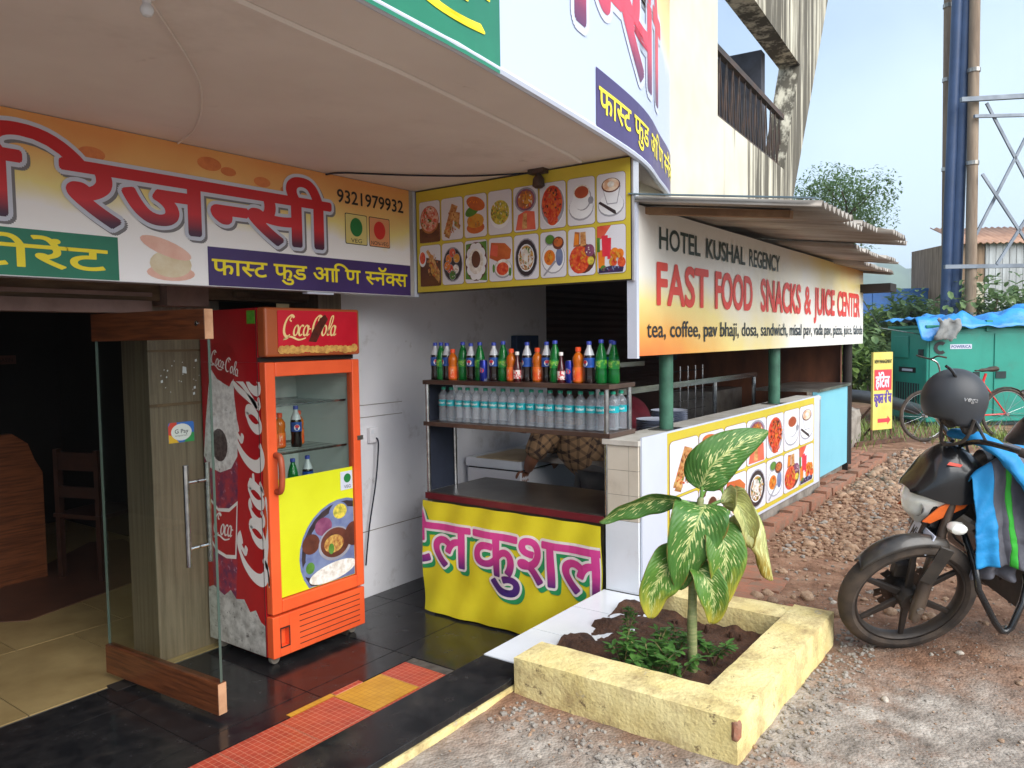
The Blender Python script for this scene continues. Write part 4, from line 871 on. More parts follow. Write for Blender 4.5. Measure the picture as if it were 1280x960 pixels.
M_lred = mat('label_redwhite', S(200,50,60), S(236,226,220), scale=60, lo=.46, hi=.52, rough=.3); M_teal = mat('label_teal', S(22,166,176), S(16,150,160), scale=6, rough=.3)
def wrapped(mb, r, a_mid):
    mb.v = [((r+z)*cos(a_mid+x/r), (r+z)*sin(a_mid+x/r), y) for x, y, z in mb.v]; return mb
FACE = pi*1.06                                    # side of a bottle that looks at the customers
def patch(r, z0, z1, wd, n=8, shape='rect'):
    mb = MB()
    if shape == 'disc': mb.flat(ell(0, (z0+z1)/2, wd/2, (z1-z0)/2, 18))
    else: mb.grid(n, 1, lambda u, v: (-wd/2+u*wd, z0+v*(z1-z0), 0))
    return mb
def make_bottle(name, label, cat, prof, mliq, cap, mcap, lab, mlab, extra, group):
    t = thing(name, label, cat, group=group)
    MB().lathe(prof, 18).build('bottle_body', mliq, t, smooth=True, sharp=60)
    MB().lathe(cap, 14).build('cap', mcap, t, smooth=True, sharp=40)
    l = MB().lathe(lab, 20, cap=False).build('label_wrap', mlab, t, smooth=True)
    for mb, mt, nm in extra: mb.build(nm, mt, l)
    return t
P_cola = [(.028,0),(.031,.006),(.031,.03),(.029,.06),(.031,.085),(.031,.14),(.029,.155),(.020,.182),(.0125,.198),(.0115,.212)]
K_cola = [(.0145,.2115),(.0145,.228),(.012,.231)]
L_cola = [(.0316,.088),(.0316,.140)]
cola = make_bottle('cola_bottle', '', 'bottle', P_cola, M_cola, K_cola, M_capb, L_cola, M_lblue,
    [(wrapped(patch(.032, .094, .128, .034, shape='disc'), .0322, FACE), M_capw, 'emblem'), (wrapped(patch(.0325, .108, .126, .026, shape='disc'), .0326, FACE), mat('emblem_red', S(206,50,70), rough=.3), 'emblem')], 'cola bottles on the top shelf')
MB().lathe([(.0296,.1545),(.0206,.182),(.0131,.198),(.0121,.2112)], 18, cap=False).build('clear_neck', mat('hazy_pet', S(196,200,206), rough=.12, coat=.4), cola, smooth=True)
P_grn = [(.028,0),(.032,.006),(.032,.05),(.0295,.075),(.0315,.10),(.031,.13),(.026,.16),(.018,.188),(.0125,.20),(.0115,.212)]
lime = make_bottle('lime_soda_bottle', '', 'bottle', P_grn, M_gbot, K_cola, M_capb, [(.0302,.080),(.0322,.10),(.0318,.125)], M_lgrn,
    [(wrapped(patch(.032, .092, .118, .030, shape='disc'), .0328, FACE), mat('emblem_lime', S(226,232,150), S(60,150,70), scale=60, rough=.3), 'emblem')], 'green lime soda bottles on the top shelf')
P_org = [(.026,0),(.030,.006),(.030,.085),(.027,.098),(.031,.115),(.030,.140),(.020,.158),(.013,.165),(.013,.172)]
orange = make_bottle('orange_drink_bottle', '', 'bottle', P_org, M_obot, [(.016,.1715),(.016,.192),(.013,.195)], M_capo, [(.0306,.010),(.0306,.086)], M_lor,
    [(wrapped(patch(.031, .02, .075, .018), .0311, FACE), mat('label_orange_mark', S(250,190,160), S(236,90,40), scale=70, lo=.48, hi=.54, rough=.3), 'emblem')], 'orange drink bottles on the top shelf')
P_mar = [(.022,0),(.024,.005),(.024,.075),(.020,.10),(.011,.125),(.010,.155)]
maroon = make_bottle('maroon_syrup_bottle', '', 'bottle', P_mar, M_mar, [(.0125,.1545),(.0125,.172),(.011,.174)], M_capw, [(.0246,.018),(.0246,.068)], M_lred, [], 'small maroon bottles on the top shelf')
can = thing('energy_drink_can', '', 'can', group='cans on the top shelf')
MB().lathe([(.020,0),(.0235,.006),(.0235,.112),(.020,.120),(.0195,.122)], 18).build('can_body', mat('can_blue', S(30,44,140), S(150,160,190), scale=14, lo=.52, hi=.58, rough=.25, metal=.4), can, smooth=True)
MB().lathe([(.0188,.1222),(.0188,.124)], 14).build('can_lid', M_steel, can); wrapped(patch(.024, .05, .075, .026, shape='disc'), .0241, FACE).build('emblem', mat('emblem_red', S(206,50,70)), can)
SHZ = 1.456
seq = 'cgcogcgkcgomcocgmkocgcg'
ys = [3.272,3.225,3.178,3.120,3.055,2.985,2.915,2.868,2.811,2.748,2.684,2.634,2.577,2.508,2.443,2.377,2.326,2.284,2.224,2.157,2.090,2.060,2.022]
zx = [3.66]*23; zx[21] = 3.73; zx[11] = 3.64; zx[16] = 3.64; zx[7] = 3.635; zx[17] = 3.64; zx[22] = 3.70; zx[14] = 3.68
kinds = dict(c=(cola, 'blue labelled cola bottle'), g=(lime, 'green lime soda bottle'), o=(orange, 'orange drink bottle with orange cap'), m=(maroon, 'small maroon bottle with white cap'), k=(can, 'blue and silver drink can'))
cnt = {}; tot = {k: seq.count(k) for k in kinds}
ORD = ['first', 'second', 'third', 'fourth', 'fifth', 'sixth', 'seventh', 'eighth', 'ninth', 'tenth', 'eleventh', 'twelfth', 'thirteenth', 'fourteenth', 'fifteenth', 'sixteenth', 'seventeenth', 'eighteenth', 'nineteenth', 'twentieth']
random.seed(11)
for i, k in enumerate(seq):
    src, nm = kinds[k]; n = cnt.get(k, 0); cnt[k] = n+1
    o = src if n == 0 else copy_tree(src)
    o.location = (zx[i]+random.uniform(-.012, .012), ys[i]+random.uniform(-.005, .005), SHZ); o.rotation_euler = (0, 0, random.uniform(-.8, .8)); s_ = random.uniform(.97, 1.03)
    o.scale = (s_, s_, s_)
    o['label'] = f'{nm}, top shelf, {ORD[n]} of its kind from the left'
pw = [(.030,0),(.035,.006)]
for k in range(7): pw += [(.0355,.012+k*.012), (.0335,.018+k*.012)]
pw += [(.0355,.100),(.034,.108),(.034,.150),(.0355,.156),(.0335,.163),(.0355,.170),(.031,.188),(.018,.205),(.0135,.212),(.0135,.220)]
water = make_bottle('water_bottle', '', 'bottle', pw, M_plast, [(.0155,.2195),(.0155,.236),(.013,.238)], M_capt, [(.0352,.109),(.0352,.149)], M_teal,
    [(wrapped(text_mb('Bisleri', -.028, .123, .016, .056, .012), .0356, FACE), M_capw, 'lettering')], 'water bottles on the lower shelf')
wy = [3.209,3.142,3.073,3.010,2.943,2.877,2.812,2.746,2.676,2.610,2.545,2.478,2.415,2.349,2.284,2.213,2.149,2.085]
wx_ = [3.655+random.uniform(-.006,.006) for _ in wy]
extra_w = [(3.72, 2.050), (3.80, 2.045)]
for i, (x, y) in enumerate(list(zip(wx_, wy))+extra_w):
    o = water if i == 0 else copy_tree(water)
    o.location = (x, y, 1.198); o.rotation_euler = (0, 0, random.uniform(-.25, .25)); o.scale = (.93, .93, .90)
    o['label'] = f'clear water bottle with teal label on the lower shelf, {ORD[i]} from the left'
# a few bottles inside the fridge
for j, (src, x, y, z, lab) in enumerate(((orange, 2.66, 3.58, 1.115, 'orange drink bottle behind the fridge glass on the middle shelf'), (cola, 2.80, 3.56, 1.115, 'dark cola bottle behind the fridge glass on the middle shelf'), (cola, 2.60, 3.60, 1.115, 'cola bottle at the left behind the fridge glass on the middle shelf'), (orange, 2.72, 3.60, 1.115, 'second orange drink bottle behind the fridge glass'), (lime, 2.80, 3.60, .815, 'green bottle low behind the fridge glass above the poster'), (water, 2.64, 3.60, .815, 'clear water bottle low behind the fridge glass above the poster'), (cola, 2.92, 3.62, .815, 'cola bottle low at the right behind the fridge glass'), (lime, 2.66, 3.66, 1.375, 'green bottle on the upper shelf behind the fridge glass'), (orange, 2.88, 3.64, 1.115, 'orange bottle at the right behind the fridge glass'))):
    o = copy_tree(src); o.location = (x, y, z); o.rotation_euler = (0, 0, .9); o.scale = (1,1,1); o['label'] = lab; o['group'] = 'bottles inside the fridge'

# ================================================================== chest freezer, person
fz = thing('chest_freezer', 'white chest freezer against the wall behind the counter', 'freezer', (4.55, 3.27, 0))
MB().box((0, 0, .02), (.95, .50, .735)).build('cabinet', M_white, fz, bevel=.008); MB().box((-.012, -.012, .746), (.962, .51, .815)).build('lid', M_wtile, fz, bevel=.012); MB().box((.01, .01, .7355), (.94, .49, .7455)).build('seal', M_dark, fz)
MB().box((-.01,-.01,.816), (.5,.40,.822)).build('cardboard_on_lid', mat('cardboard', S(196,178,148), S(180,160,130), scale=4, rough=.9), fz)

def skin_body(name, verts, edges, radii, mt, parent=None, sub=2, root=0):
    me = bpy.data.meshes.new(name); me.from_pydata(verts, edges, []); o = bpy.data.objects.new(name, me); C.objects.link(o)
    if parent: o.parent = parent
    sk = o.modifiers.new('skin', 'SKIN'); sk.use_smooth_shade = True
    if not me.skin_vertices: me.skin_vertices.new()
    for i, r in enumerate(radii): me.skin_vertices[0].data[i].radius = r if isinstance(r, tuple) else (r, r)
    me.skin_vertices[0].data[root].use_root = True
    sb_ = o.modifiers.new('sub', 'SUBSURF'); sb_.levels = sub; sb_.render_levels = sub
    me.materials.append(mt); return o
M_skin = mat('skin', S(150,100,74), S(136,88,64), scale=9, rough=.55); M_hair = mat('black_hair', S(22,18,18), rough=.6)
def plaid():
    m = bpy.data.materials.new('plaid_shirt'); m.use_nodes = True; t = m.node_tree; N = t.nodes.new; K = t.links.new; b = t.nodes['Principled BSDF']; b.inputs['Roughness'].default_value = .85
    tcn = N('ShaderNodeTexCoord'); cols = []
    mpn = N('ShaderNodeMapping'); mpn.inputs['Rotation'].default_value = (.2, .75, .4); K(tcn.outputs['Object'], mpn.inputs[0])
    sp = N('ShaderNodeSeparateXYZ'); K(mpn.outputs[0], sp.inputs[0]); last = None
    for ax in (0, 1, 2):
        mu = N('ShaderNodeMath'); mu.operation = 'MULTIPLY'; mu.inputs[1].default_value = 16; K(sp.outputs[ax], mu.inputs[0])
        fr_ = N('ShaderNodeMath'); fr_.operation = 'FRACT'; K(mu.outputs[0], fr_.inputs[0]); gt = N('ShaderNodeMath'); gt.operation = 'GREATER_THAN'; gt.inputs[1].default_value = .72; K(fr_.outputs[0], gt.inputs[0])
        if last: 
            ad = N('ShaderNodeMath'); K(last, ad.inputs[0]); K(gt.outputs[0], ad.inputs[1]); last = ad.outputs[0]
        else: last = gt.outputs[0]
    dv = N('ShaderNodeMath'); dv.operation = 'MULTIPLY'; dv.inputs[1].default_value = .5; K(last, dv.inputs[0])
    mx_ = N('ShaderNodeMix'); mx_.data_type = 'RGBA'; K(dv.outputs[0], mx_.inputs[0]); mx_.inputs[6].default_value = S(152,118,84); mx_.inputs[7].default_value = S(62,44,36); K(mx_.outputs[2], b.inputs['Base Color'])
    return m
M_plaid = plaid(); M_trou = mat('grey_trousers', S(98,94,92), S(76,72,72), scale=5, rough=.9)
pe = thing('person', 'person in brown plaid shirt and grey trousers bending down behind the drinks counter', 'person', (4.85, 2.75, 0))
# hips at z .74, torso bent forward towards the freezer, head low and turned down
V = [(0,0,.72), (-.02,.13,.86), (-.05,.28,.98), (-.06,.40,1.04), (-.08,.50,1.07), (-.09,.58,1.08),      # 0..5 spine, neck, head
     (.10,-.01,.68), (.11,.05,.38), (.11,-.02,.06), (.10,.10,.03), (-.12,-.01,.68), (-.12,.05,.38), (-.12,-.02,.06), (-.11,.10,.03),
     (.13,.38,1.02), (.18,.46,.84), (.14,.56,.70), (-.24,.36,1.00), (-.30,.42,.84), (-.24,.50,.74), (-.10,.66,1.06)]
Ed = [(0,1),(1,2),(2,3),(3,4),(4,5),(5,20),(0,6),(6,7),(7,8),(8,9),(0,10),(10,11),(11,12),(12,13),(3,14),(14,15),(15,16),(3,17),(17,18),(18,19)]
Rr = [.11,.12,.13,.10,.055,.085,.10,.07,.045,.04,.10,.07,.045,.04,.07,.05,.035,.07,.05,.035,.08]
skin_body('body', V, Ed, Rr, M_skin, pe)
skin_body('shirt', [V[i] for i in (0,1,2,3,14,15,17,18)], [(0,1),(1,2),(2,3),(3,4),(4,5),(3,6),(6,7)], [(.18,.17),.175,.18,.14,.10,.075,.10,.075], M_plaid, pe)
skin_body('trousers', [(0,0,.66)]+[V[i] for i in (6,7,8,10,11,12)], [(0,1),(1,2),(2,3),(0,4),(4,5),(5,6)], [.158,.12,.09,.075,.12,.09,.075], M_trou, pe)
MB().lathe([(.0,-.10),(.06,-.09),(.095,-.05),(.105,.0),(.095,.05),(.06,.085),(.0,.10)], 16, 0, Matrix.Translation((-.10,.63,1.10)) @ Matrix.Rotation(.9, 4, 'X'), cap=False).build('hair', M_hair, pe, smooth=True)
for s in (-1, 1):
    b0 = Vector((.14,.56,.70)) if s > 0 else Vector((-.24,.50,.74))
    for k in range(4): MB().tube(smooth_path([b0+Vector((-.03+k*.02,.01,-.01)), b0+Vector((-.035+k*.022,.03,-.05)), b0+Vector((-.03+k*.02,.02,-.09+abs(k-1.5)*.008))], 4), [.011,.0105,.010,.010,.0095,.009,.009,.008,.006], 8).build('finger', M_skin, pe, smooth=True)
    MB().tube(smooth_path([b0+Vector((-.035*1,.02,.01)), b0+Vector((-.06,.045,-.02)), b0+Vector((-.055,.06,-.05))], 4), [.013,.012,.012,.011,.011,.010,.010,.009,.007], 8).build('thumb', M_skin, pe, smooth=True)

# ================================================================== low kitchen wall, posts, kitchen fittings
lw = thing('low_wall', 'low tiled wall carrying the food board, with stone slab top', 'wall', (0,0,0))
MB().box((3.61, 1.832, .10), (7.02, 2.015, 1.14)).build('masonry', M_conc, lw)
M_top = mat('stone_top', S(204,200,192), S(182,176,166), scale=8, rough=.5, dirt=S(108,98,86), dscale=6, dlo=.58, dhi=.8)
MB().box((3.575, 1.826, 1.1405), (7.02, 2.04, 1.170)).build('top_slab', M_top, lw, bevel=.003)
zt = [.365, .745, .880, 1.010, 1.139]
for a, b in zip(zt, zt[1:]):
    if a < .5: MB().box((3.585, 1.833, a+.001), (3.609, 2.025, b-.001)).build('white_slab_tile', M_wtile, lw)
    else:
        MB().box((3.585, 1.888, a+.001), (3.609, 2.025, b-.001)).build('beige_tile', M_btile, lw); MB().box((3.585, 1.833, a+.001), (3.609, 1.886, b-.001)).build('beige_tile', M_btile, lw)
MB().box((3.5865, 1.834, .364), (3.61, 2.02, 1.14)).build('tile_bed', M_grout, lw)
MB().box((3.61, 1.80, .27), (5.1, 1.8315, .435)).build('plinth', M_conc, lw)
bp = thing('blue_counter_front', 'light blue counter panel at the far end of the low wall', 'counter', (0,0,0))
MB().box((7.03, 1.86, .44), (8.10, 1.90, 1.20)).build('panel', M_cblue, bp); MB().box((7.03, 1.84, 1.2005), (8.16, 2.4, 1.225)).build('top', M_steelw, bp); MB().box((8.101, 1.855, .32), (8.14, 1.905, 1.20)).build('edge_trim', M_dark, bp); MB().box((7.03, 1.905, .32), (8.10, 1.95, 1.20)).build('backing', M_conc, bp)
for n_, x in enumerate((4.13, 6.07)):
    g_ = thing('green_post', ('green steel post on the low wall nearer the bottles' if n_ == 0 else 'green steel post on the low wall nearer the blue panel'), 'post', (x, 1.93, 1.171), group='green posts holding the tin roof')
    MB().tube([(0,0,.004), (0,0,1.24)], .040 if n_ == 0 else .044, 14).build('pipe', M_green, g_, smooth=True, sharp=60); MB().box((-.09,-.07,0), (.09,.07,.004)).build('foot_plate', M_steelw, g_)
MB().tube([(8.26,1.90,.32), (8.26,1.90,2.32)], .045, 12).build('end_post', M_dark, bp, smooth=True, sharp=60)
rk = thing('steel_prep_counter', 'steel frame counter with rails behind the low wall', 'counter', (0,0,0))
q = MB()
for z in (1.30,): q.box((4.75, 2.58, z), (7.6, 2.62, z+.045))
for x in (4.78, 6.55, 7.55): q.tube([(x, 2.60, .02), (x, 2.60, 1.299)], .02, 8)
q.box((4.75, 3.15, 1.45), (6.3, 3.19, 1.49)); q.tube([(5.5,3.17,.02), (5.5,3.17,1.449)], .02, 8); q.build('frame', M_steel, rk)
MB().box((4.70, 2.56, .80), (7.6, 3.3, .84)).build('worktop', M_steelw, rk)
gq = MB()
for k in range(5): gq.tube([(6.0+k*.16, 2.75, .85), (6.0+k*.16, 2.75, 1.45)], .006, 6)
for k in range(7): gq.tube([(5.95, 2.75, .90+k*.085), (6.70, 2.75, .90+k*.085)], .005, 6)
gq.build('wire_rack', M_steel, rk)
MB().box((6.75, 2.70, .845), (7.5, 3.1, 1.20)).build('steel_cabinet', M_steelw, rk)
ps = thing('plate_stack', 'stack of white plates behind the low wall beside the green post', 'plates', (4.72, 2.24, 1.06))
MB().box((-.28,-.14,-.02), (.28,.14,0)).build('tray', M_steelw, ps)
pm = MB().lathe([(.07,0),(.12,.012),(.125,.014),(.12,.011),(.07,.003)], 22).mesh('plate', M_pw, True)
for k in range(9): obj('plate', pm, ps, (-.10+.004*(k % 3), 0, .001+k*.012))
for k in range(12): obj('plate', pm, ps, (.16+.003*(k % 2), 0.02, .001+k*.012))
MB().box((-.26,-.12,-.19), (.26,.12,-.0205)).build('box_under_tray', M_steelw, ps); MB().box((-.2,-.1,-1.059), (.2,.1,-.1905)).build('stand', M_steelw, ps)
rb = thing('red_cloth_heap', 'dark red cloth heap behind the shelf end', 'cloth', (5.25, 2.80, .842))
random.seed(21)
MB().grid(24, 12, lambda u, v: ((.02+.24*sin(pi*v)*(1+.15*sin(6*pi*u)))*cos(2*pi*u), (.02+.20*sin(pi*v)*(1+.12*sin(4*pi*u+1)))*sin(2*pi*u), .38*(1-cos(pi*v))/2*(1+.12*sin(5*pi*u)))).build('cloth', mat('dark_red_cloth', S(112,24,40), S(84,16,30), scale=8, rough=.85), rb, smooth=True)
dc = thing('dark_hanging_cloth', 'dark navy cloth hanging in the kitchen behind the fast food sign', 'cloth', (5.6, 2.9, 0))
MB().grid(20, 8, lambda u, v: (u*1.3, .04*sin(u*20), 2.5-v*(.85+.15*sin(pi*u)))).build('cloth', M_navy, dc, smooth=True)

# ================================================================== tin roof over the kitchen front
tr = thing('tin_roof', 'weathered corrugated tin roof sheets over the fast food sign', 'roof', (0,0,0))
def sheet(x0, x1, yo, zo, slope, yi, jag, seed):
    random.seed(seed); n = int((x1-x0)/.0127); mb = MB(); offs = {}
    for i in range(n+1):
        x = x0+(x1-x0)*i/n; z = .017*sin(2*pi*x/.076); b = int((x-x0)/jag)
        if b not in offs: offs[b] = random.uniform(-.05, .04)+.012*b*0
        yb = yi+.0875*(x-4.55) if x > 4.55 else yi
        for j in range(3):
            y = yo+offs[b]+(yb-yo-offs[b])*j/2; mb.v.append((x, y, zo+slope*(y-yo)+z))
    for i in range(n):
        for j in range(2): a = i*3+j; mb.f.append((a, a+3, a+4, a+1)); mb.m.append(0)
    o = mb.build('corrugated_sheet', M_tin, tr, smooth=True, sharp=70); so_ = o.modifiers.new('thick', 'SOLIDIFY'); so_.thickness = .003; return o
sheet(3.56, 4.66, .97, 2.275, .14, 2.14, .6, 1); sheet(4.60, 5.88, .96, 2.305, .135, 2.13, .22, 2); sheet(5.80, 7.45, 1.33, 2.318, .135, 2.13, .2, 3); sheet(7.38, 8.95, 1.60, 2.325, .135, 2.13, .24, 4)
M_bat = mat('old_batten', S(150,116,84), S(116,86,60), scale=5, stretch=(6,1,1), rough=.8)
MB().bar((3.70, 1.10, 2.255), (3.70, 2.10, 2.385), .05, .035).build('batten', M_bat, tr)
for y, z in ((1.97, 2.385),): MB().bar((3.75, y, z), (8.6, y+.0, z-.01), .05, .05).build('purlin', mat('dark_purlin', S(70,58,50), S(54,44,38), scale=5, rough=.8), tr)
MB().bar((3.56, .95, 2.294), (3.56, 1.86, 2.421), .03, .006).build('edge_flashing', mat('blue_flashing', S(134,158,170), S(110,132,144), scale=5, rough=.45, metal=.3), tr, (0, 0, 0))
MB().box((8.45, 1.55, 2.12), (8.75, 1.95, 2.20)).build('beam_end', M_dark, tr)

# ================================================================== worn masonry
def rough_box(mb, a, b, div=.05, amp=.006, seed=0, rnd=.012, mi=0):
    bm = bmesh.new(); a, b = Vector(a), Vector(b); d = b-a
    n = [max(2, int(d[i]/div)) for i in range(3)]; vid = {}
    def vert(i, j, k):
        if (i, j, k) not in vid:
            p = Vector((a.x+d.x*i/n[0], a.y+d.y*j/n[1], a.z+d.z*k/n[2]))
            ed = sum((i in (0, n[0]), j in (0, n[1]), k in (0, n[2])))
            c = (a+b)/2
            if ed >= 2:
                for ax, q in enumerate((i, j, k)):
                    if q == 0: p[ax] += rnd
                    elif q == n[ax]: p[ax] -= rnd
            p += noise.noise_vector(p*9+Vector((seed,0,0)))*amp+noise.noise_vector(p*28+Vector((seed,0,0)))*amp*.5
            vid[(i, j, k)] = len(mb.v); mb.v.append(tuple(p))
        return vid[(i, j, k)]
    for ax in range(3):
        u, v = [q for q in range(3) if q != ax]
        for side_ in (0, n[ax]):
            for i in range(n[u]):
                for j in range(n[v]):
                    q = []
                    for du, dv in ((0,0),(1,0),(1,1),(0,1)):
                        c = [0,0,0]; c[ax] = side_; c[u] = i+du; c[v] = j+dv; q.append(vert(*c))
                    if (side_ == 0) ^ (ax == 1): q.reverse()
                    mb.f.append(tuple(q)); mb.m.append(mi)
    bm.free(); return mb
pl = thing('planter', 'low yellow painted masonry planter beside the white tiled ledge', 'planter', (0,0,0))
rough_box(MB(), (2.40, .875, .25), (2.60, 1.775, .462), .03, .0025, 1, .003).build('near_wall', M_yel, pl, smooth=True, sharp=32)
rough_box(MB(), (2.57, .877, .25), (3.62, 1.055, .4615), .03, .0025, 2, .003).build('outer_wall', M_yel, pl, smooth=True, sharp=32)
rough_box(MB(), (3.44, 1.058, .25), (3.62, 1.64, .452), .03, .003, 3, .005).build('far_wall', M_yel, pl, smooth=True, sharp=32)
rough_box(MB(), (3.623, .89, .25), (3.70, 1.12, .44), .03, .008, 4, .012).build('broken_brick', M_brick, pl, smooth=True, sharp=50)
rough_box(MB(), (2.392, .868, .385), (2.43, .90, .455), .012, .004, 5, .006).build('chipped_corner', M_brick, pl, smooth=True)
random.seed(2)
MB().grid(34, 26, lambda u, v: (2.58+u*.90, 1.04+v*.78, .345+.035*noise.noise(Vector((u*5, v*5, 1)))+.02*noise.noise(Vector((u*16, v*16, 4)))+.03*v)).build('soil', M_soil, pl, smooth=True)
for k in range(30):
    x, y = random.uniform(2.64, 3.4), random.uniform(1.10, 1.62); s_ = random.uniform(.008, .022)
    rough_box(MB(), (x, y, .34), (x+s_*1.5, y+s_, .36+s_), .02, .004, k, .003).build('clod', M_soil, pl)
rough_box(MB(), (2.70, 1.00+.06, .34), (2.86, 1.12, .385), .03, .006, 9, .008).build('brick_bit', M_brick, pl)

# ---- brick edging below the food board
be = thing('brick_edging', 'row of red bricks edging the ground below the low wall', 'brick edging', (0,0,0))
random.seed(4)
bm_ = [rough_box(MB(), (0, 0, 0), (.225, .11, .09), .04, .005, k, .006).mesh('brick', M_brick, True) for k in range(5)]
x = 5.15; k = 0
while x < 9.15:
    o = obj('brick', bm_[k % 5], be, (x, 1.708+random.uniform(-.008, .008), .300+random.uniform(-.014, .012)), (random.uniform(-.06,.06), random.uniform(-.04,.04), random.uniform(-.07, .07)))
    if x > 6.9: obj('brick', bm_[(k+2) % 5], be, (x+random.uniform(-.02,.02), 1.825+random.uniform(-.006,.006), .300+random.uniform(-.016, .012)), (random.uniform(-.05,.05), random.uniform(-.04,.04), random.uniform(-.08, .08)))
    if x > 8.2: obj('brick', bm_[(k+3) % 5], be, (x+.02, 1.94, .322), (0, 0, random.uniform(-.04, .04)))
    x += .229; k += 1
for x, y, r in ((4.0,1.35,.2), (4.22,1.30,.1), (4.10,1.50,-.1), (4.35,1.44,.3)):
    obj('paver', bm_[k % 5], be, (x, y, gz(x, y)-.072), (0, 0, r)).scale = (1.3, 1.9, 1); k += 1

# ---- stones: the larger ones singly, chippings as one spread
random.seed(12)
def stone_mesh(k, sub=2):
    bm = bmesh.new(); bmesh.ops.create_icosphere(bm, subdivisions=sub, radius=1)
    sc = Vector((1, random.uniform(.65, .95), random.uniform(.45, .7)))
    for v in bm.verts: v.co = Vector((v.co.x*sc.x, v.co.y*sc.y, v.co.z*sc.z))*(1+.28*noise.noise(v.co*1.4+Vector((k*7, 0, 0)))+.08*noise.noise(v.co*4+Vector((k*3, 1, 0))))
    me = bpy.data.meshes.new('stone'); bm.to_mesh(me); bm.free(); me.polygons.foreach_set('use_smooth', [True]*len(me.polygons)); return me
def stone_mat(name, cols):
    m = mat(name, cols[0], cols[1], scale=2.0, rough=.9, bump=.4, bscale=12, bdist=.05); t = m.node_tree; N = t.nodes.new; K = t.links.new; b = t.nodes['Principled BSDF']
    src = b.inputs['Base Color'].links[0].from_socket; oi = N('ShaderNodeObjectInfo'); r = N('ShaderNodeValToRGB'); r.color_ramp.elements[0].color = (.6,.56,.54,1); r.color_ramp.elements[1].color = (1.25,1.2,1.15,1)
    mm = N('ShaderNodeMix'); mm.data_type = 'RGBA'; mm.blend_type = 'MULTIPLY'; mm.inputs[0].default_value = 1; K(oi.outputs['Random'], r.inputs[0]); K(src, mm.inputs[6]); K(r.outputs[0], mm.inputs[7]); K(mm.outputs[2], b.inputs['Base Color']); return m
M_st = stone_mat('brown_stone', (S(150,124,102), S(176,152,130))); M_st2 = stone_mat('grey_stone', (S(160,152,142), S(190,184,174)))
sm = [stone_mesh(k) for k in range(8)]
for k, me in enumerate(sm): me.materials.append(M_st if k < 6 else M_st2)
ns = 0
while ns < 300:
    if ns < 190: x = random.uniform(5.4, 10.2); y = random.gauss(1.32, .22); s_ = random.uniform(.022, .052)*(1.15 if x > 6.5 else .8)
    elif ns < 250: x = random.uniform(3.9, 6.5); y = random.uniform(.4, 1.6); s_ = random.uniform(.018, .05)
    else: x = random.uniform(1.6, 4.5); y = random.uniform(-.3, 1.6); s_ = random.uniform(.010, .022)
    if y > 1.68 or (2.3 < x < 3.75 and y > .82): continue
    me = sm[random.randrange(6)] if ns < 250 else sm[random.randrange(5, 8)]
    o = obj('stone', me, ground, (x, y, gz(x, y)+s_*.18), (random.uniform(-.3, .3), random.uniform(-.3, .3), random.uniform(0, 6.28))); o.scale = (s_, s_, s_); ns += 1
chip = {0: MB(), 1: MB()}
ico = bmesh.new(); bmesh.ops.create_icosphere(ico, subdivisions=1, radius=1); iv = [v.co.copy() for v in ico.verts]; ifc = [tuple(v.index for v in f.verts) for f in ico.faces]; ico.free()
def chips(n, xr, yr, smin, smax, pg, gauss=None):
    for _ in range(n):
        x = random.uniform(*xr); y = random.uniform(*yr) if not gauss else random.gauss(*gauss)
        if y > 1.74 or (2.36 < x < 3.68 and y > .87): continue
        s_ = random.uniform(smin, smax)*random.uniform(.6, 1); R_ = Matrix.Rotation(random.uniform(0, 6.28), 3, 'Z') @ Matrix.Diagonal((1, random.uniform(.6, 1), random.uniform(.4, .8)))
        z = gz(x, y)+s_*.2
        q = chip[1 if random.random() < pg else 0]
        q.add([(R_ @ (p*random.uniform(.75, 1.1)))*s_+Vector((x, y, z)) for p in iv], ifc)
chips(1500, (1.3, 4.6), (-.6, 1.75), .003, .011, .7); chips(5200, (1.4, 4.4), (-.5, 1.75), .002, .006, .6)
chips(500, (2.2, 3.9), (.70, .90), .006, .018, .95); chips(350, (2.15, 2.42), (.8, 1.78), .006, .016, .9)
chips(2200, (4.2, 9.5), (-1.2, 1.65), .008, .026, .35); chips(4200, (5.0, 10.5), (0, 1), .012, .036, .12, (1.28, .28)); chips(900, (6, 13), (-1, 1.7), .012, .035, .3)
for k, q in chip.items(): tag(q.build('gravel', mat('brown_chippings', S(128,100,80), S(164,136,112), scale=30, rough=.95) if k == 0 else mat('grey_chippings', S(122,115,108), S(156,149,140), scale=30, rough=.95)), ('loose brown pebbles strewn over the yard' if k == 0 else 'loose grey stone chippings strewn over the yard'), 'gravel', kind='stuff')

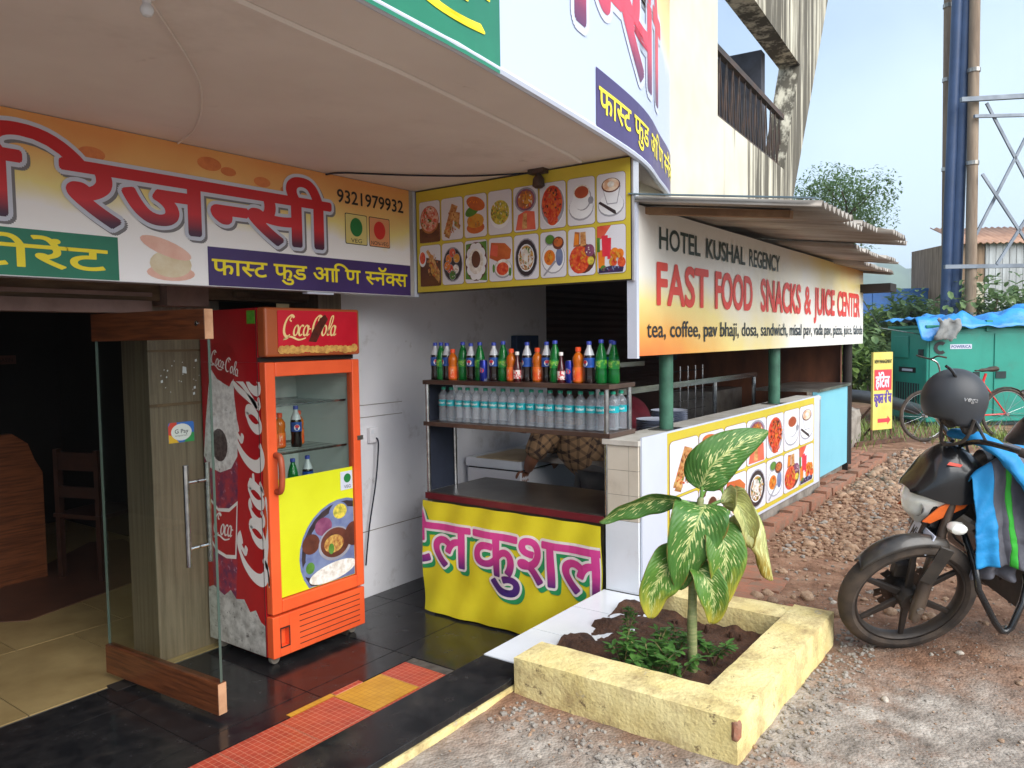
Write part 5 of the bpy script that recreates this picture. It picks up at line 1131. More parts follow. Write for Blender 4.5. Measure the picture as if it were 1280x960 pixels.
# ================================================================== the big leafed plant
def leaf_material(name, dark, light, spk, edge, yellow):
    m = bpy.data.materials.new(name); m.use_nodes = True; t = m.node_tree; N = t.nodes.new; K = t.links.new; b = t.nodes['Principled BSDF']
    b.inputs['Roughness'].default_value = .46; b.inputs['Subsurface Weight'].default_value = 0
    uv = N('ShaderNodeUVMap'); sp = N('ShaderNodeSeparateXYZ'); K(uv.outputs[0], sp.inputs[0])
    def mth(op, a, b_=None, c=None):
        x = N('ShaderNodeMath'); x.operation = op
        for i, v in enumerate((a, b_, c)):
            if v is None: continue
            if isinstance(v, (int, float)): x.inputs[i].default_value = v
            else: K(v, x.inputs[i])
        return x.outputs[0]
    s = mth('ABSOLUTE', mth('SUBTRACT', sp.outputs[0], .5)); s2 = mth('MULTIPLY', s, 2)
    lane = mth('SUBTRACT', sp.outputs[1], mth('MULTIPLY', s, .75))         # runs with the side veins
    cv = N('ShaderNodeCombineXYZ'); K(mth('MULTIPLY', lane, 30), cv.inputs[0]); K(mth('MULTIPLY', sp.outputs[0], 9), cv.inputs[1])
    n = N('ShaderNodeTexNoise'); n.inputs['Scale'].default_value = 1; n.inputs['Detail'].default_value = 3; K(cv.outputs[0], n.inputs['Vector'])
    k = mth('SUBTRACT', mth('ADD', n.outputs[0], spk), mth('MULTIPLY', s2, .17))
    r = N('ShaderNodeValToRGB'); r.color_ramp.elements[0].position = .56; r.color_ramp.elements[1].position = .62; K(k, r.inputs[0])
    n2 = N('ShaderNodeTexNoise'); n2.inputs['Scale'].default_value = 5; K(uv.outputs[0], n2.inputs['Vector'])
    g = N('ShaderNodeMix'); g.data_type = 'RGBA'; K(n2.outputs[0], g.inputs[0]); g.inputs[6].default_value = dark; g.inputs[7].default_value = light
    mr = N('ShaderNodeMapRange'); K(mth('ADD', sp.outputs[1], mth('MULTIPLY_ADD', n2.outputs[0], .5, mth('MULTIPLY', s2, .15))), mr.inputs[0]); mr.inputs[1].default_value = edge; mr.inputs[2].default_value = edge+.3
    y = N('ShaderNodeMix'); y.data_type = 'RGBA'; K(mr.outputs[0], y.inputs[0]); K(g.outputs[2], y.inputs[6]); y.inputs[7].default_value = yellow
    f = N('ShaderNodeMix'); f.data_type = 'RGBA'; K(r.outputs[0], f.inputs[0]); K(y.outputs[2], f.inputs[6]); f.inputs[7].default_value = S(222,224,156)
    # pale midrib, brown scorched margin here and there
    mrb = N('ShaderNodeMapRange'); K(s2, mrb.inputs[0]); mrb.inputs[1].default_value = .05; mrb.inputs[2].default_value = .015
    f1 = N('ShaderNodeMix'); f1.data_type = 'RGBA'; K(mrb.outputs[0], f1.inputs[0]); K(f.outputs[2], f1.inputs[6]); f1.inputs[7].default_value = S(176,190,116)
    n3 = N('ShaderNodeTexNoise'); n3.inputs['Scale'].default_value = 7; n3.inputs['Detail'].default_value = 4; K(uv.outputs[0], n3.inputs['Vector'])
    mrg = N('ShaderNodeMapRange'); K(mth('ADD', s2, mth('MULTIPLY', n3.outputs[0], .35)), mrg.inputs[0]); mrg.inputs[1].default_value = 1.13; mrg.inputs[2].default_value = 1.20
    f2 = N('ShaderNodeMix'); f2.data_type = 'RGBA'; K(mrg.outputs[0], f2.inputs[0]); K(f1.outputs[2], f2.inputs[6]); f2.inputs[7].default_value = S(150,122,62); f = f2
    K(f.outputs[2], b.inputs['Base Color'])
    w_ = N('ShaderNodeMath'); w_.operation = 'SINE'; K(mth('MULTIPLY', lane, 95), w_.inputs[0]); bn = N('ShaderNodeBump'); bn.inputs['Strength'].default_value = .22; bn.inputs['Distance'].default_value = .003; K(w_.outputs[0], bn.inputs['Height']); K(bn.outputs[0], b.inputs['Normal'])
    # light shining through the blade
    tr_ = N('ShaderNodeBsdfTranslucent'); K(f.outputs[2], tr_.inputs[0]); ms_ = N('ShaderNodeMixShader'); ms_.inputs[0].default_value = .3; o = t.nodes['Material Output']
    K(b.outputs[0], ms_.inputs[1]); K(tr_.outputs[0], ms_.inputs[2]); K(ms_.outputs[0], o.inputs[0]); return m
LF1 = leaf_material('variegated_leaf', S(56,104,46), S(96,146,62), .055, 1.35, S(190,190,80))
LF2 = leaf_material('yellowing_leaf', S(64,114,46), S(112,154,60), .05, .95, S(200,190,72))
LF3 = leaf_material('withered_leaf', S(166,172,100), S(208,206,150), .12, .95, S(176,150,60))
def leaf(parent, pts, width, side, fold, mt, wave=.004, nm='leaf', curl=0, prof=.75):
    P = smooth_path(pts, 8); n = len(P)-1; side = Vector(side).normalized(); nv = 10; mb = MB()
    for i, p in enumerate(P):
        t = i/n; tg = (P[min(i+1, n)]-P[max(i-1, 0)]).normalized(); sd_ = (side-tg*side.dot(tg)).normalized(); nr = tg.cross(sd_)
        w_ = width*(sin(pi*min(1, t*.97+.012)**prof)**.85)*.5+.001
        for j in range(nv+1):
            s = j/nv*2-1
            mb.v.append(tuple(p+sd_*s*w_*cos(fold*abs(s))+nr*(abs(s)*w_*sin(fold)+curl*w_*s*s+wave*sin(t*19+s*3)*abs(s))))
    for i in range(n):
        for j in range(nv): a = i*(nv+1)+j; mb.f.append((a, a+nv+1, a+nv+2, a+1)); mb.m.append(0)
    me = mb.mesh(nm, mt, True, 180); uv = me.uv_layers.new(name='UVMap')
    for l in me.loops: i, j = divmod(l.vertex_index, nv+1); uv.data[l.index].uv = (j/nv, i/n)
    o = obj(nm, me, parent); q = o.modifiers.new('thick', 'SOLIDIFY'); q.thickness = .0012; return o
dp = thing('dumb_cane_plant', 'large leafed dumb cane plant with cream speckled leaves in the yellow planter', 'plant', (0,0,0))
MB().tube(smooth_path([(2.88,1.235,.33), (2.875,1.235,.55), (2.90,1.24,.75), (2.915,1.23,.95), (2.93,1.22,1.06)], 6), [.020]*8+[.018]*8+[.014]*8+[.010], 10).build('stem', mat('plant_stem', S(104,116,70), S(140,140,96), scale=14, stretch=(1,1,6), rough=.6), dp, smooth=True)
RV = Vector((.59,-.807,0)); FV = Vector((.807,.59,0))
def petiole(a, b): MB().tube(smooth_path([a, (Vector(a)+Vector(b))/2+Vector((0,0,.02)), b], 5), .007, 8).build('petiole', mat('petiole_green', S(96,134,62), rough=.5), dp, smooth=True)
petiole((2.93,1.22,1.04), (2.935,1.215,1.10)); petiole((2.915,1.23,.98), (2.885,1.285,1.045)); petiole((2.91,1.235,.95), (2.935,1.20,1.02)); petiole((2.92,1.23,.96), (2.985,1.15,1.045)); petiole((2.90,1.24,.85), (2.93,1.19,.97)); petiole((2.89,1.24,.75), (2.87,1.26,.86))
leaf(dp, [(2.935,1.225,1.09), (2.93,1.175,1.19), (3.0,1.09,1.27), (3.105,1.01,1.315)], .195, Vector((.40,-.55,-.75)), .18, LF1, nm='leaf', prof=.62)
leaf(dp, [(2.885,1.285,1.045), (2.82,1.37,1.055), (2.74,1.47,1.02), (2.685,1.545,.965)], .125, (.4,.3,-.85), .5, LF1, prof=.8)
leaf(dp, [(2.945,1.205,1.03), (2.86,1.20,.99), (2.82,1.235,.86), (2.835,1.27,.70)], .235, (.68,-.72,.12), .22, LF1, prof=.72)
leaf(dp, [(2.935,1.19,.97), (2.91,1.12,.90), (2.905,1.11,.78), (2.92,1.14,.62)], .165, (.62,-.78,0), .25, LF2, prof=.8)
leaf(dp, [(2.985,1.15,1.045), (3.03,1.07,1.05), (3.07,1.02,.95), (3.075,1.0,.84), (3.095,.985,.72)], .185, (-.35,-.3,-.75), .95, LF3, .012, prof=.7, curl=.3)
leaf(dp, [(2.975,1.155,1.035), (3.0,1.10,1.03), (3.01,1.06,.93), (3.02,1.06,.86)], .12, (.5,-.7,-.2), .8, LF3, .012, prof=.7, curl=.2)
leaf(dp, [(2.87,1.26,.87), (2.80,1.30,.80), (2.77,1.35,.70), (2.785,1.37,.58)], .17, (.55,-.7,.3), .3, LF2, prof=.8)
leaf(dp, [(2.88,1.25,.80), (2.86,1.17,.76), (2.87,1.14,.66), (2.89,1.16,.57)], .13, (.5,-.8,.0), .4, LF2, prof=.8)
# ---- small seedlings and weeds
M_weed = mat('weed_leaf', S(62,104,46), S(96,140,64), scale=20, rough=.5); M_wst = mat('weed_stem', S(120,110,70), rough=.7)
def blade(mb, base, d, ln, wd, mi=0):
    d = Vector(d).normalized(); sd_ = d.cross(Vector((0,0,1))); sd_ = sd_.normalized() if sd_.length > .01 else Vector((1,0,0)); nr = sd_.cross(d); b = Vector(base)
    mb.add([b, b+d*ln*.35+sd_*wd*.42+nr*.1*wd, b+d*ln*.7+sd_*wd*.40-nr*.08*wd, b+d*ln-nr*.25*wd, b+d*ln*.7-sd_*wd*.40-nr*.08*wd, b+d*ln*.35-sd_*wd*.42+nr*.1*wd, b+d*ln*.5-nr*.12*wd], [(0,1,6),(1,2,6),(2,3,6),(3,4,6),(4,5,6),(5,0,6)], mi)
random.seed(31)
def weed(loc, h, n, ln, label, sp=.5):
    t = thing('seedling', label, 'plant', loc, group='seedlings in the planter'); fo = MB(); stm = MB()
    for s in range(n):
        a = random.uniform(0, 6.28); hh = h*random.uniform(.5, 1); top = Vector((cos(a)*hh*sp, sin(a)*hh*sp, hh)); pts = smooth_path([(0,0,-.02), top*.5+Vector((0,0,hh*.1)), top], 4); stm.tube(pts, .0025, 5)
        for p in pts[3:]:
            for q in range(3): b = random.uniform(0, 6.28); blade(fo, p, (cos(b), sin(b), random.uniform(-.2, .6)), ln*random.uniform(.6, 1.1), ln*.45)
    stm.build('stem', M_wst, t); fo.build('foliage', M_weed, t, smooth=True)
weed((2.72,1.46,.37), .16, 5, .05, 'leafy green seedling nearest the white ledge in the planter'); weed((2.70,1.33,.36), .13, 6, .055, 'bushy seedling by the near wall of the planter', .8); weed((2.78,1.36,.36), .15, 6, .05, 'seedling clump left of the dumb cane stem', .7)
weed((2.84,1.52,.38), .24, 3, .035, 'tall thin seedling rising above the white ledge', .25); weed((2.96,1.34,.37), .12, 5, .04, 'grassy seedling just behind the dumb cane stem', .7); weed((3.02,1.20,.36), .13, 6, .05, 'fine leafed seedling right of the dumb cane stem', .8); weed((2.78,1.26,.36), .12, 5, .05, 'low seedling in front of the dumb cane stem', .9)

# ================================================================== motorcycle
M_tyre = mat('dusty_tyre', S(52,46,42), S(84,72,62), scale=9, rough=.9); M_alloy = mat('dark_alloy', S(48,44,42), S(74,66,60), scale=6, rough=.5, metal=.4); M_mblk = mat('black_paint', S(20,20,22), S(30,29,30), scale=3, rough=.26, coat=.35, dirt=S(80,70,60), dscale=9, dlo=.64, dhi=1.0)
M_mdust = mat('dusty_black', S(28,28,30), S(74,67,60), scale=5, rough=.4, coat=.35); M_frk = mat('fork_bronze', S(74,62,54), S(96,82,70), scale=7, rough=.45, metal=.5); M_lens = mat('headlight_lens', S(244,244,238), S(226,228,220), scale=14, rough=.06, coat=.8)
M_morg = mat('orange_panel', S(222,104,34), S(196,86,26), scale=9, rough=.35, dirt=S(90,60,40), dscale=18, dlo=.6, dhi=.72); M_amber = mat('amber_reflector', S(214,110,40), rough=.3)
def wheel(parent, cx, cz, R=.292, tw=.038, disc=True):
    w_ = bpy.data.objects.new('wheel', None); C.objects.link(w_); w_.parent = parent; w_.location = (cx, 0, cz)
    X90 = Matrix.Rotation(pi/2, 4, 'X')
    pr = [(R-.060,-tw*.75),(R-.045,-tw),(R-.02,-tw*.9),(R-.005,-tw*.5),(R,0),(R-.005,tw*.5),(R-.02,tw*.9),(R-.045,tw),(R-.060,tw*.75)]
    t = MB().lathe(pr, 48, 0, X90, cap=False)
    t.build('tyre', M_tyre, w_, smooth=True)
    MB().lathe([(R-.061,-tw*.7),(R-.068,-tw*.72),(R-.076,-tw*.4),(R-.078,0),(R-.076,tw*.4),(R-.068,tw*.72),(R-.061,tw*.7)], 48, 0, X90, cap=False).build('rim', M_alloy, w_, smooth=True)
    for k in range(6):
        a = 2*pi*k/6+.45; MB().prism([(.022,-.017),(R-.074,-.010),(R-.074,.010),(.022,.017)], -.009, .009, 0, Matrix.Rotation(a, 4, 'Y') @ X90).build('spoke', M_alloy, w_, bevel=.004)
    MB().lathe([(.045,-.05),(.05,-.03),(.05,.03),(.045,.05)], 20, 0, X90).build('hub', M_alloy, w_, smooth=True)
    if disc:
        d = MB()
        for k in range(12):
            a0 = 2*pi*k/12; a1 = a0+2*pi/12*.78
            d.prism([(r*cos(a), r*sin(a)) for r, a in ((.085,a0),(.118+.006*(k % 2),a0+.05),(.122-.006*(k % 2),(a0+a1)/2),(.118,a1-.05),(.085,a1),(.092,(a0+a1)/2))], .055, .060, 0, X90 @ Matrix.Rotation(pi, 4, 'X'))
        d.lathe([(.05,.054),(.088,.054),(.088,.061),(.05,.061)], 24, 0, X90 @ Matrix.Rotation(pi, 4, 'X')); d.build('brake_disc', mat('brake_disc', S(64,58,54), S(96,86,78), scale=9, rough=.35, metal=.8), w_)
    return w_
def motorcycle(label, loc, az, lean, accent):
    t = thing('motorcycle', label, 'motorcycle', loc, (lean, 0, az), group='parked motorcycles')
    st_ = radians(15); fw_ = wheel(t, 0, .281); fw_.location.y = -.075; fw_.rotation_euler.x = st_; wheel(t, 1.30, .292, disc=False)
    for s in (-1, 1):
        yb = s*.09*cos(st_)-.30*sin(st_); zb_ = .30*cos(st_)+s*.09*sin(st_); tp_ = Vector((.17, s*.085, .80)); bt_ = Vector((.0, yb, zb_)); md = bt_.lerp(tp_, .55)
        f = MB(); f.tube([bt_+(bt_-tp_)*.10, bt_, md], [.020,.028,.026], 12); f.tube([bt_.lerp(tp_, .52), tp_+(tp_-bt_)*.12], .018, 12); f.build('fork_leg', M_frk, t, smooth=True)
    MB().tube([(0,-.12,.305), (0,.12,.305)], .014, 10).build('axle', M_steelw, t, None, (st_, 0, 0))
    def fend(u, v):
        a = radians(141-u*72); r = .306+.016*sin(pi*u); s = v*2-1; wd = .050*(.35+.65*sin(pi*min(1, u*.75+.18)))
        return (r*cos(a)*1.02, s*wd, .288+r*sin(a)-.028*s*s)
    MB().grid(22, 10, fend).build('front_fender', M_mdust, t, None, (st_, 0, 0), smooth=True).modifiers.new('thick', 'SOLIDIFY').thickness = .005
    MB().bar((.02,-.07,.42), (.06,-.085,.60), .012, .05).bar((.02,.07,.42), (.06,.085,.60), .012, .05).build('fender_stay', M_mdust, t, None, (st_, 0, 0))
    # bikini fairing: closed shell lofted through sections (s, z of the ridge, half width, z of the lower edge)
    secs = [(-.014,.748,.05,.735), (.005,.770,.085,.733), (.03,.805,.10,.728), (.07,.872,.118,.716), (.11,.914,.124,.705), (.155,.937,.126,.70), (.20,.926,.130,.705), (.25,.885,.134,.725), (.29,.84,.126,.745), (.315,.80,.11,.76)]
    def cowl(u, v):
        k = u*(len(secs)-1); i = min(int(k), len(secs)-2); q = k-i; a, b = secs[i], secs[i+1]
        s_, zt_, hw, zb = (a[j]+(b[j]-a[j])*q for j in range(4)); an = pi*v
        return (s_, -hw*cos(an)*(1 if abs(cos(an)) < .98 else 1), zb+(zt_-zb)*sin(an)**.7)
    MB().grid(32, 16, cowl).build('fairing', M_mblk, t, smooth=True, sharp=80)
    # headlamp: bulging lens low on the nose
    def lens(u, v):
        q = u*3; i = min(int(q), 2); q -= i; zz = (.588,.640,.700,.742); sf = (.040,-.010,-.018,-.004); hw = (.045,.082,.104,.108)
        L_ = lambda a: a[i]+(a[i+1]-a[i])*q
        an = (v*2-1)*pi/2; return (L_(sf)+.13*(1-cos(an)), L_(hw)*sin(an), L_(zz))
    MB().grid(12, 20, lens).build('headlight', M_lens, t, smooth=True, sharp=180)
    rf_ = MB()
    for y_ in (-.045, .045): rf_.lathe([(.0,.0),(.03,.004),(.04,.02)], 16, 0, Matrix.Translation((.045, y_, .668)) @ Matrix.Rotation(-pi/2, 4, 'Y'), cap=False)
    rf_.build('lamp_bowl', M_steel, t, smooth=True)
    MB().prism([(.055,.585),(.11,.575),(.22,.66),(.22,.735),(.07,.735)], -.095, .095, 0, Matrix.Rotation(pi/2, 4, 'X')).build('nose_lower', M_mblk, t, bevel=.012)
    for s in (-1, 1):
        MB().prism([(.017,.624),(.051,.616),(.185,.68),(.215,.715),(.18,.737),(.084,.688)], .102 if s < 0 else -.112, .112 if s < 0 else -.102, 0, Matrix.Rotation(pi/2, 4, 'X')).build('side_panel', accent, t, bevel=.003)
        i_ = MB().lathe([(.0,.0),(.018,.004),(.026,.03),(.022,.055),(.010,.065)], 12, 0, Matrix.Translation((.135, s*.125, .615)) @ Matrix.Rotation(s*-pi/2, 4, 'X') @ Matrix.Scale(1.5, 4, (1,0,0))); i_.build('indicator', M_lens, t, smooth=True)
        MB().tube([(.15, s*.02, .62), (.138, s*.13, .615)], .010, 8).build('indicator_arm', M_mblk, t)
        MB().tube(smooth_path([(.19, s*.03, .93), (.20, s*.14, .975), (.25, s*.28, .98), (.31, s*.36, .96)], 5), .011, 8).build('handlebar', M_mblk, t, smooth=True)
        MB().tube([(.265, s*.30, .977), (.325, s*.385, .955)], .018, 10).build('grip', M_tyre, t, smooth=True)
        mr = MB(); mr.tube(smooth_path([(.215, s*.17, .975), (.17, s*.13, 1.08), (.10 if s < 0 else .18, s*.10, 1.24 if s < 0 else 1.12), (.06 if s < 0 else .19, s*.10, 1.28 if s < 0 else 1.14)], 5), .006, 6); 0 and mr.lathe([(.0,-.012),(.035,-.01),(.05,.0),(.04,.012),(.0,.016)], 14, 0, Matrix.Translation((.05, s*.29, 1.31)) @ Matrix.Rotation(pi/2, 4, 'Y') @ Matrix.Scale(1.4, 4, (0,1,0))); mr.build('mirror', M_mblk, t, smooth=True)
    mk = MB().prism([(0,0),(.055,.012),(.062,.026),(.008,.016)], 0, .002).build('cowl_mark', mat('cowl_red_mark', S(216,66,44), rough=.4), t, (.10, -.104, .868), (radians(58), radians(22), radians(-8)))
    pl_ = MB().box((-.10,-.003,-.045), (.10,.003,.045)).build('number_plate', M_pw, t, (.035, -.075, .545), (radians(-22), 0, radians(-96)))
    text_mb('MH 5227', -.085, -.022, .045, .17, .01).build('plate_lettering', M_ink, pl_, (0, -.0042, 0), (pi/2, 0, 0))
    MB().box((.045,-.09,.53), (.10,-.03,.56)).build('plate_bracket', M_mblk, t)
    # tank, seat, tail, engine, exhaust, guard, stand
    def tank(u, v):
        s_ = .30+.46*u; hw = .15*sin(pi*min(1, .12+.8*u))**.6; top = .90-.10*u**2+.03*sin(pi*u); an = pi*v; return (s_, -hw*cos(an), .66+(top-.66)*sin(an)**.6)
    MB().grid(18, 14, tank).build('tank', M_mblk, t, smooth=True, sharp=80)
    MB().tube(smooth_path([(.72,0,.76), (.90,0,.75), (1.10,0,.80), (1.35,0,.86)], 6), [.10]*10+[.09]*6+[.06]*3, 12, flat=.5).build('seat', M_tyre, t, smooth=True)
    MB().tube(smooth_path([(1.05,0,.72), (1.25,0,.78), (1.48,0,.84)], 5), [.09]*5+[.07]*5+[.03], 12, flat=.6).build('tail', M_mblk, t, smooth=True)
    e = MB().box((.44,-.14,.24), (.82,.14,.44)).box((.42,-.10,.44), (.62,.10,.66)); 
    for k in range(6): e.box((.40,-.12,.46+k*.03), (.63,.12,.468+k*.03))
    e.build('engine', M_alloy, t, bevel=.01); MB().tube([(.34,0,.80), (.52,0,.74), (.80,0,.66), (1.05,0,.62)], .03, 8).tube([(.34,0,.76), (.40,0,.45), (.50,0,.22), (.85,0,.24)], .025, 8).build('frame', M_mblk, t)
    MB().tube([(.85,-.08,.33), (1.30,-.09,.305)], .028, 8).tube([(.85,.08,.33), (1.30,.09,.305)], .028, 8).build('swing_arm', M_mblk, t); MB().tube(smooth_path([(.40,.10,.50), (.36,.14,.30), (.60,.17,.22), (1.0,.19,.28), (1.4,.20,.40)], 5), [.02]*8+[.03]*6+[.045]*7, 12).build('exhaust', M_steelw, t, smooth=True)
    MB().tube(smooth_path([(.22,-.06,.56), (.21,-.18,.46), (.215,-.215,.37)], 4)+[Vector((.29,-.225,.23)), Vector((.32,-.225,.19)), Vector((.34,-.225,.187)), Vector((.36,-.225,.205)), Vector((.40,-.215,.31)), Vector((.44,-.17,.37)), Vector((.46,-.12,.40))], .014, 10).build('crash_guard', M_mblk, t, smooth=True)
    for pts in ([(.13,-.07,.62), (.10,-.115,.55), (.06,-.12,.46), (.02,-.135,.38)], [(.20,.10,.96), (.12,.07,.78), (.10,.05,.58), (.03,.02,.36)], [(.21,-.03,.95), (.24,-.06,.80), (.25,-.08,.66), (.34,-.08,.55)], [(.22,.0,.94), (.16,-.05,.60), (.26,-.10,.48), (.40,-.10,.46)]):
        MB().tube(smooth_path(pts, 5), .005, 6).build('cable', M_tyre, t, smooth=True)
    MB().tube([(.10,-.10,.55), (.10,.10,.55)], .03, 10).tube([(.19,-.10,.79), (.19,.10,.79)], .028, 10).build('fork_yoke', M_mblk, t, smooth=True)
    MB().box((-.06,.03,.36), (.03,.075,.43)).build('brake_caliper', M_alloy, t, None, (st_, 0, 0), bevel=.008)
    MB().prism([(.26,.44),(.40,.40),(.46,.62),(.34,.72),(.24,.62)], -.13, .13, 0, Matrix.Rotation(pi/2, 4, 'X')).build('tank_shroud', M_mblk, t, bevel=.02)
    MB().tube([(.74,-.14,.25), (.72,-.32,.048)], .011, 8).build('side_stand', M_mblk, t); MB().box((.24,-.03,.37), (.27,.03,.42)).build('reflector', M_amber, t)
    MB().tube(smooth_path([(1.06,0,.66), (1.40,0,.64), (1.62,0,.45)], 5), [.06]*11, 10, flat=.35).build('rear_fender', M_mblk, t, smooth=True)
    return t
BAZ = radians(-54); BX, BY, LEAN = 3.735, .655, radians(8)
mc = motorcycle('black and orange motorcycle with a dusty front wheel parked beside the planter', (BX, BY, gz(BX, BY)+.002), BAZ, LEAN, M_morg)
mc2 = motorcycle('black and red motorcycle parked behind the jacket draped one at the right edge', (5.41, .39, gz(5.41, .39)+.004), radians(-50), radians(8), mat('red_panel', S(160,30,34), rough=.3))
# ---- helmet hung on the mirror
def bkp(s, y, z):
    c, s_ = cos(BAZ), sin(BAZ); l = LEAN; y2, z2 = y*cos(l)-z*sin(l), y*sin(l)+z*cos(l); return (BX+s*c-y2*s_, BY+s*s_+y2*c, GZ+z2)
hm = thing('motorcycle_helmet', 'matt black open helmet hung over the handlebar mirror', 'helmet', bkp(.135, -.05, 1.125), (radians(6), radians(8), BAZ))
def shell(u, v):
    a = 2*pi*u; b = pi*(.0+.70*v); r = Vector((.116, .096, .116)); x = cos(a)*sin(b); y = sin(a)*sin(b); z = cos(b)
    zz = z*r.z
    if z < -.1: zz -= (-.1-z)*.05*(1 if x > -.2 else .2)
    return (x*r.x*(1-.05*max(0, -z)), y*r.y, zz)
so_ = MB().grid(36, 18, shell).build('shell', mat('matt_black_helmet', S(46,48,52), S(54,56,60), scale=3, rough=.48), hm, smooth=True, sharp=180); so_.modifiers.new('thick', 'SOLIDIFY').thickness = .012
def visor(u, v):
    a = pi+(-1+2*u)*radians(56); b = radians(24+72*v); return (cos(a)*sin(b)*.1195, sin(a)*sin(b)*.0995, cos(b)*.1195)
MB().grid(20, 8, visor).build('visor', mat('dark_visor', S(88,91,95), S(78,80,84), scale=4, rough=.35), hm, smooth=True)
def vtrim(u, v):
    a = pi+(-1+2*u)*radians(60); b = radians(46+10*v); return (cos(a)*sin(b)*.1455, sin(a)*sin(b)*.1215, cos(b)*.1435)
lt = text_mb('vega', -.032, -.010, .020, .064, .01, slant=.25); lt.v = [(x*.94+.005, -sqrt(max(0, 1-((x*.94+.005)/.1195)**2-((y+.02)/.1195)**2))*.1095-.0005-z, y+.02) for x, y, z in lt.v]; lt.build('helmet_lettering', M_steel, hm)
MB().tube(smooth_path([(.04,-.10,-.06), (.03,-.08,-.15), (.0,-.0,-.19), (.02,.08,-.15), (.03,.10,-.06)], 5), .007, 6).build('strap', M_tyre, hm)
for s in (-1, 1): MB().lathe([(.0,-.018),(.03,-.015),(.036,0),(.03,.012),(.0,.016)], 14, 0, Matrix.Translation((.045, s*.068, -.095)) @ Matrix.Rotation(pi/2, 4, 'X')).build('ear_pad', M_tyre, hm, smooth=True)
# ---- jacket draped over the tank and handlebar
jk = thing('draped_jacket', 'blue and grey jacket with a green stripe draped over the motorcycle tank', 'jacket', (BX, BY, GZ), (LEAN, 0, BAZ))
M_jb = mat('jacket_blue', S(30,140,200), S(22,122,182), scale=6, rough=.6, bump=.35, bscale=26, bdist=.012); M_jg = mat('jacket_grey', S(92,92,100), S(76,76,84), scale=6, rough=.65, bump=.35, bscale=26, bdist=.012); M_jgr = mat('jacket_green', S(52,170,50), rough=.6)
def drape(U, v):
    """one continuous cloth: U runs back along the bike, v from over the tank down the near side to the hem"""
    sa = .185+.36*U; sb_ = .195+.46*U; k = min(1, max(0, (v-.22)/.78)); s_ = sa+(sb_-sa)*k; top = min(.925, .815+.33*U)-.06*max(0, U-.4); hem = .455+.02*sin(U*7)-.03*U; y0 = -.125+.22*min(1, max(0, (U-.3)/.25))
    if v < .22: q = v/.22; y = y0-(.17+y0)*q; z = top-.02+.035*sin(pi*min(1, q*.9))-.05*q*q
    else: y = -.17-.05*k; z = top-.07+(hem-top+.07)*k
    w_ = U*2*pi*3.3+.7*sin(v*3.1)+.9*noise.noise(Vector((U*3, v*2, 1)))
    fold = (.017*(abs(sin(w_/2))**.8-.5)+.006*sin(w_*1.7+1.3))*(.15+.85*k)+.016*noise.noise(Vector((U*4, v*3.2, 2)))+.008*noise.noise(Vector((U*9+v*4, v*9, 5)))+.004*noise.noise(Vector((U*5, v*26, 7)))*(.5+k)
    return (s_+.010*noise.noise(Vector((U*5, v*4, 9))), y-fold, z+.004*noise.noise(Vector((U*8, v*3, 4))))
def jpart(nm, mt, u0, u1, n=20):
    o = MB().grid(n, 46, lambda u, v: drape(u0+(u1-u0)*u, v)).build(nm, mt, jk, smooth=True, sharp=180); q = o.modifiers.new('thick', 'SOLIDIFY'); q.thickness = .004; return o
jpart('blue_sleeve', M_jb, 0, .19); jpart('grey_panel', M_jg, .19, .31); jpart('green_stripe', M_jgr, .31, .36, 6); jpart('grey_back', M_jg, .36, .72); jpart('blue_back', M_jb, .72, 1.0)
MB().grid(24, 16, lambda u, v: (.20+.20*u+.008*sin(v*6), -.165-.02*sin(u*14+2)-.01*noise.noise(Vector((u*6, v*4, 0))), .50-.11*v-.01*sin(u*9))).build('lining', M_jg, jk, smooth=True, sharp=180).modifiers.new('thick', 'SOLIDIFY').thickness = .004
sv = smooth_path([(.18,.02,.965), (.23,-.08,.967), (.285,-.155,.93), (.34,-.205,.855), (.41,-.235,.745), (.47,-.245,.62)], 10); nsv = len(sv)
MB().tube(sv, [.036+.012*min(1, i/9)+.006*noise.noise(Vector((i*.35, 0, 3))) for i in range(nsv)], 16, flat=[.5+.18*noise.noise(Vector((i*.22, 4, 0))) for i in range(nsv)]).build('blue_sleeve_roll', M_jb, jk, smooth=True)

# ================================================================== things beyond the yard
XV = Vector((.5913, -.8065, 0)); YV = Vector((.8065, .5913, 0))
def frame_at(px, py): return Matrix(((XV.x, YV.x, 0, px), (XV.y, YV.y, 0, py), (0, 0, 1, 0), (0, 0, 0, 1)))
FR = -atan2(.8065, .5913)
# ---- standing advert board
sd_ = thing('standing_advert', 'small yellow standing advert board with red Devanagari panel near the generator', 'sign', (10.55, 2.12, .33), (0, 0, radians(-27)))
MB().box((0, 0, .16), (.36, .03, 1.14)).build('board', mat('faded_yellow_board', S(218,204,112), S(204,188,92), scale=3, rough=.5), sd_); MB().box((.02, -.003, .66), (.34, -.0005, .92)).build('red_panel', mat('advert_red', S(214,66,76), rough=.4), sd_)
text_mb(['ह','ॉ','ट','े','ल'], .045, .70, .13, .25, .03, dev=True).build('lettering', M_pw, sd_, (0, -.004, 0), (pi/2, 0, 0))
text_mb(['क','ु','श','ल',' ','र','ि','ज'], .02, .50, .11, .32, .03, dev=True).build('lettering', mat('advert_purple', S(92,70,150), rough=.4), sd_, (0, -.002, 0), (pi/2, 0, 0))
text_mb('NEW MANAGEMENT', .02, 1.0, .045, .32, .02).build('lettering', M_ink, sd_, (0, -.002, 0), (pi/2, 0, 0))
MB().prism([(.09,.25),(.27,.25),(.27,.22),(.33,.275),(.27,.33),(.27,.30),(.09,.30)], 0, .001).build('arrow', mat('advert_red', S(214,66,76)), sd_, (0, -.002, 0), (pi/2, 0, 0))
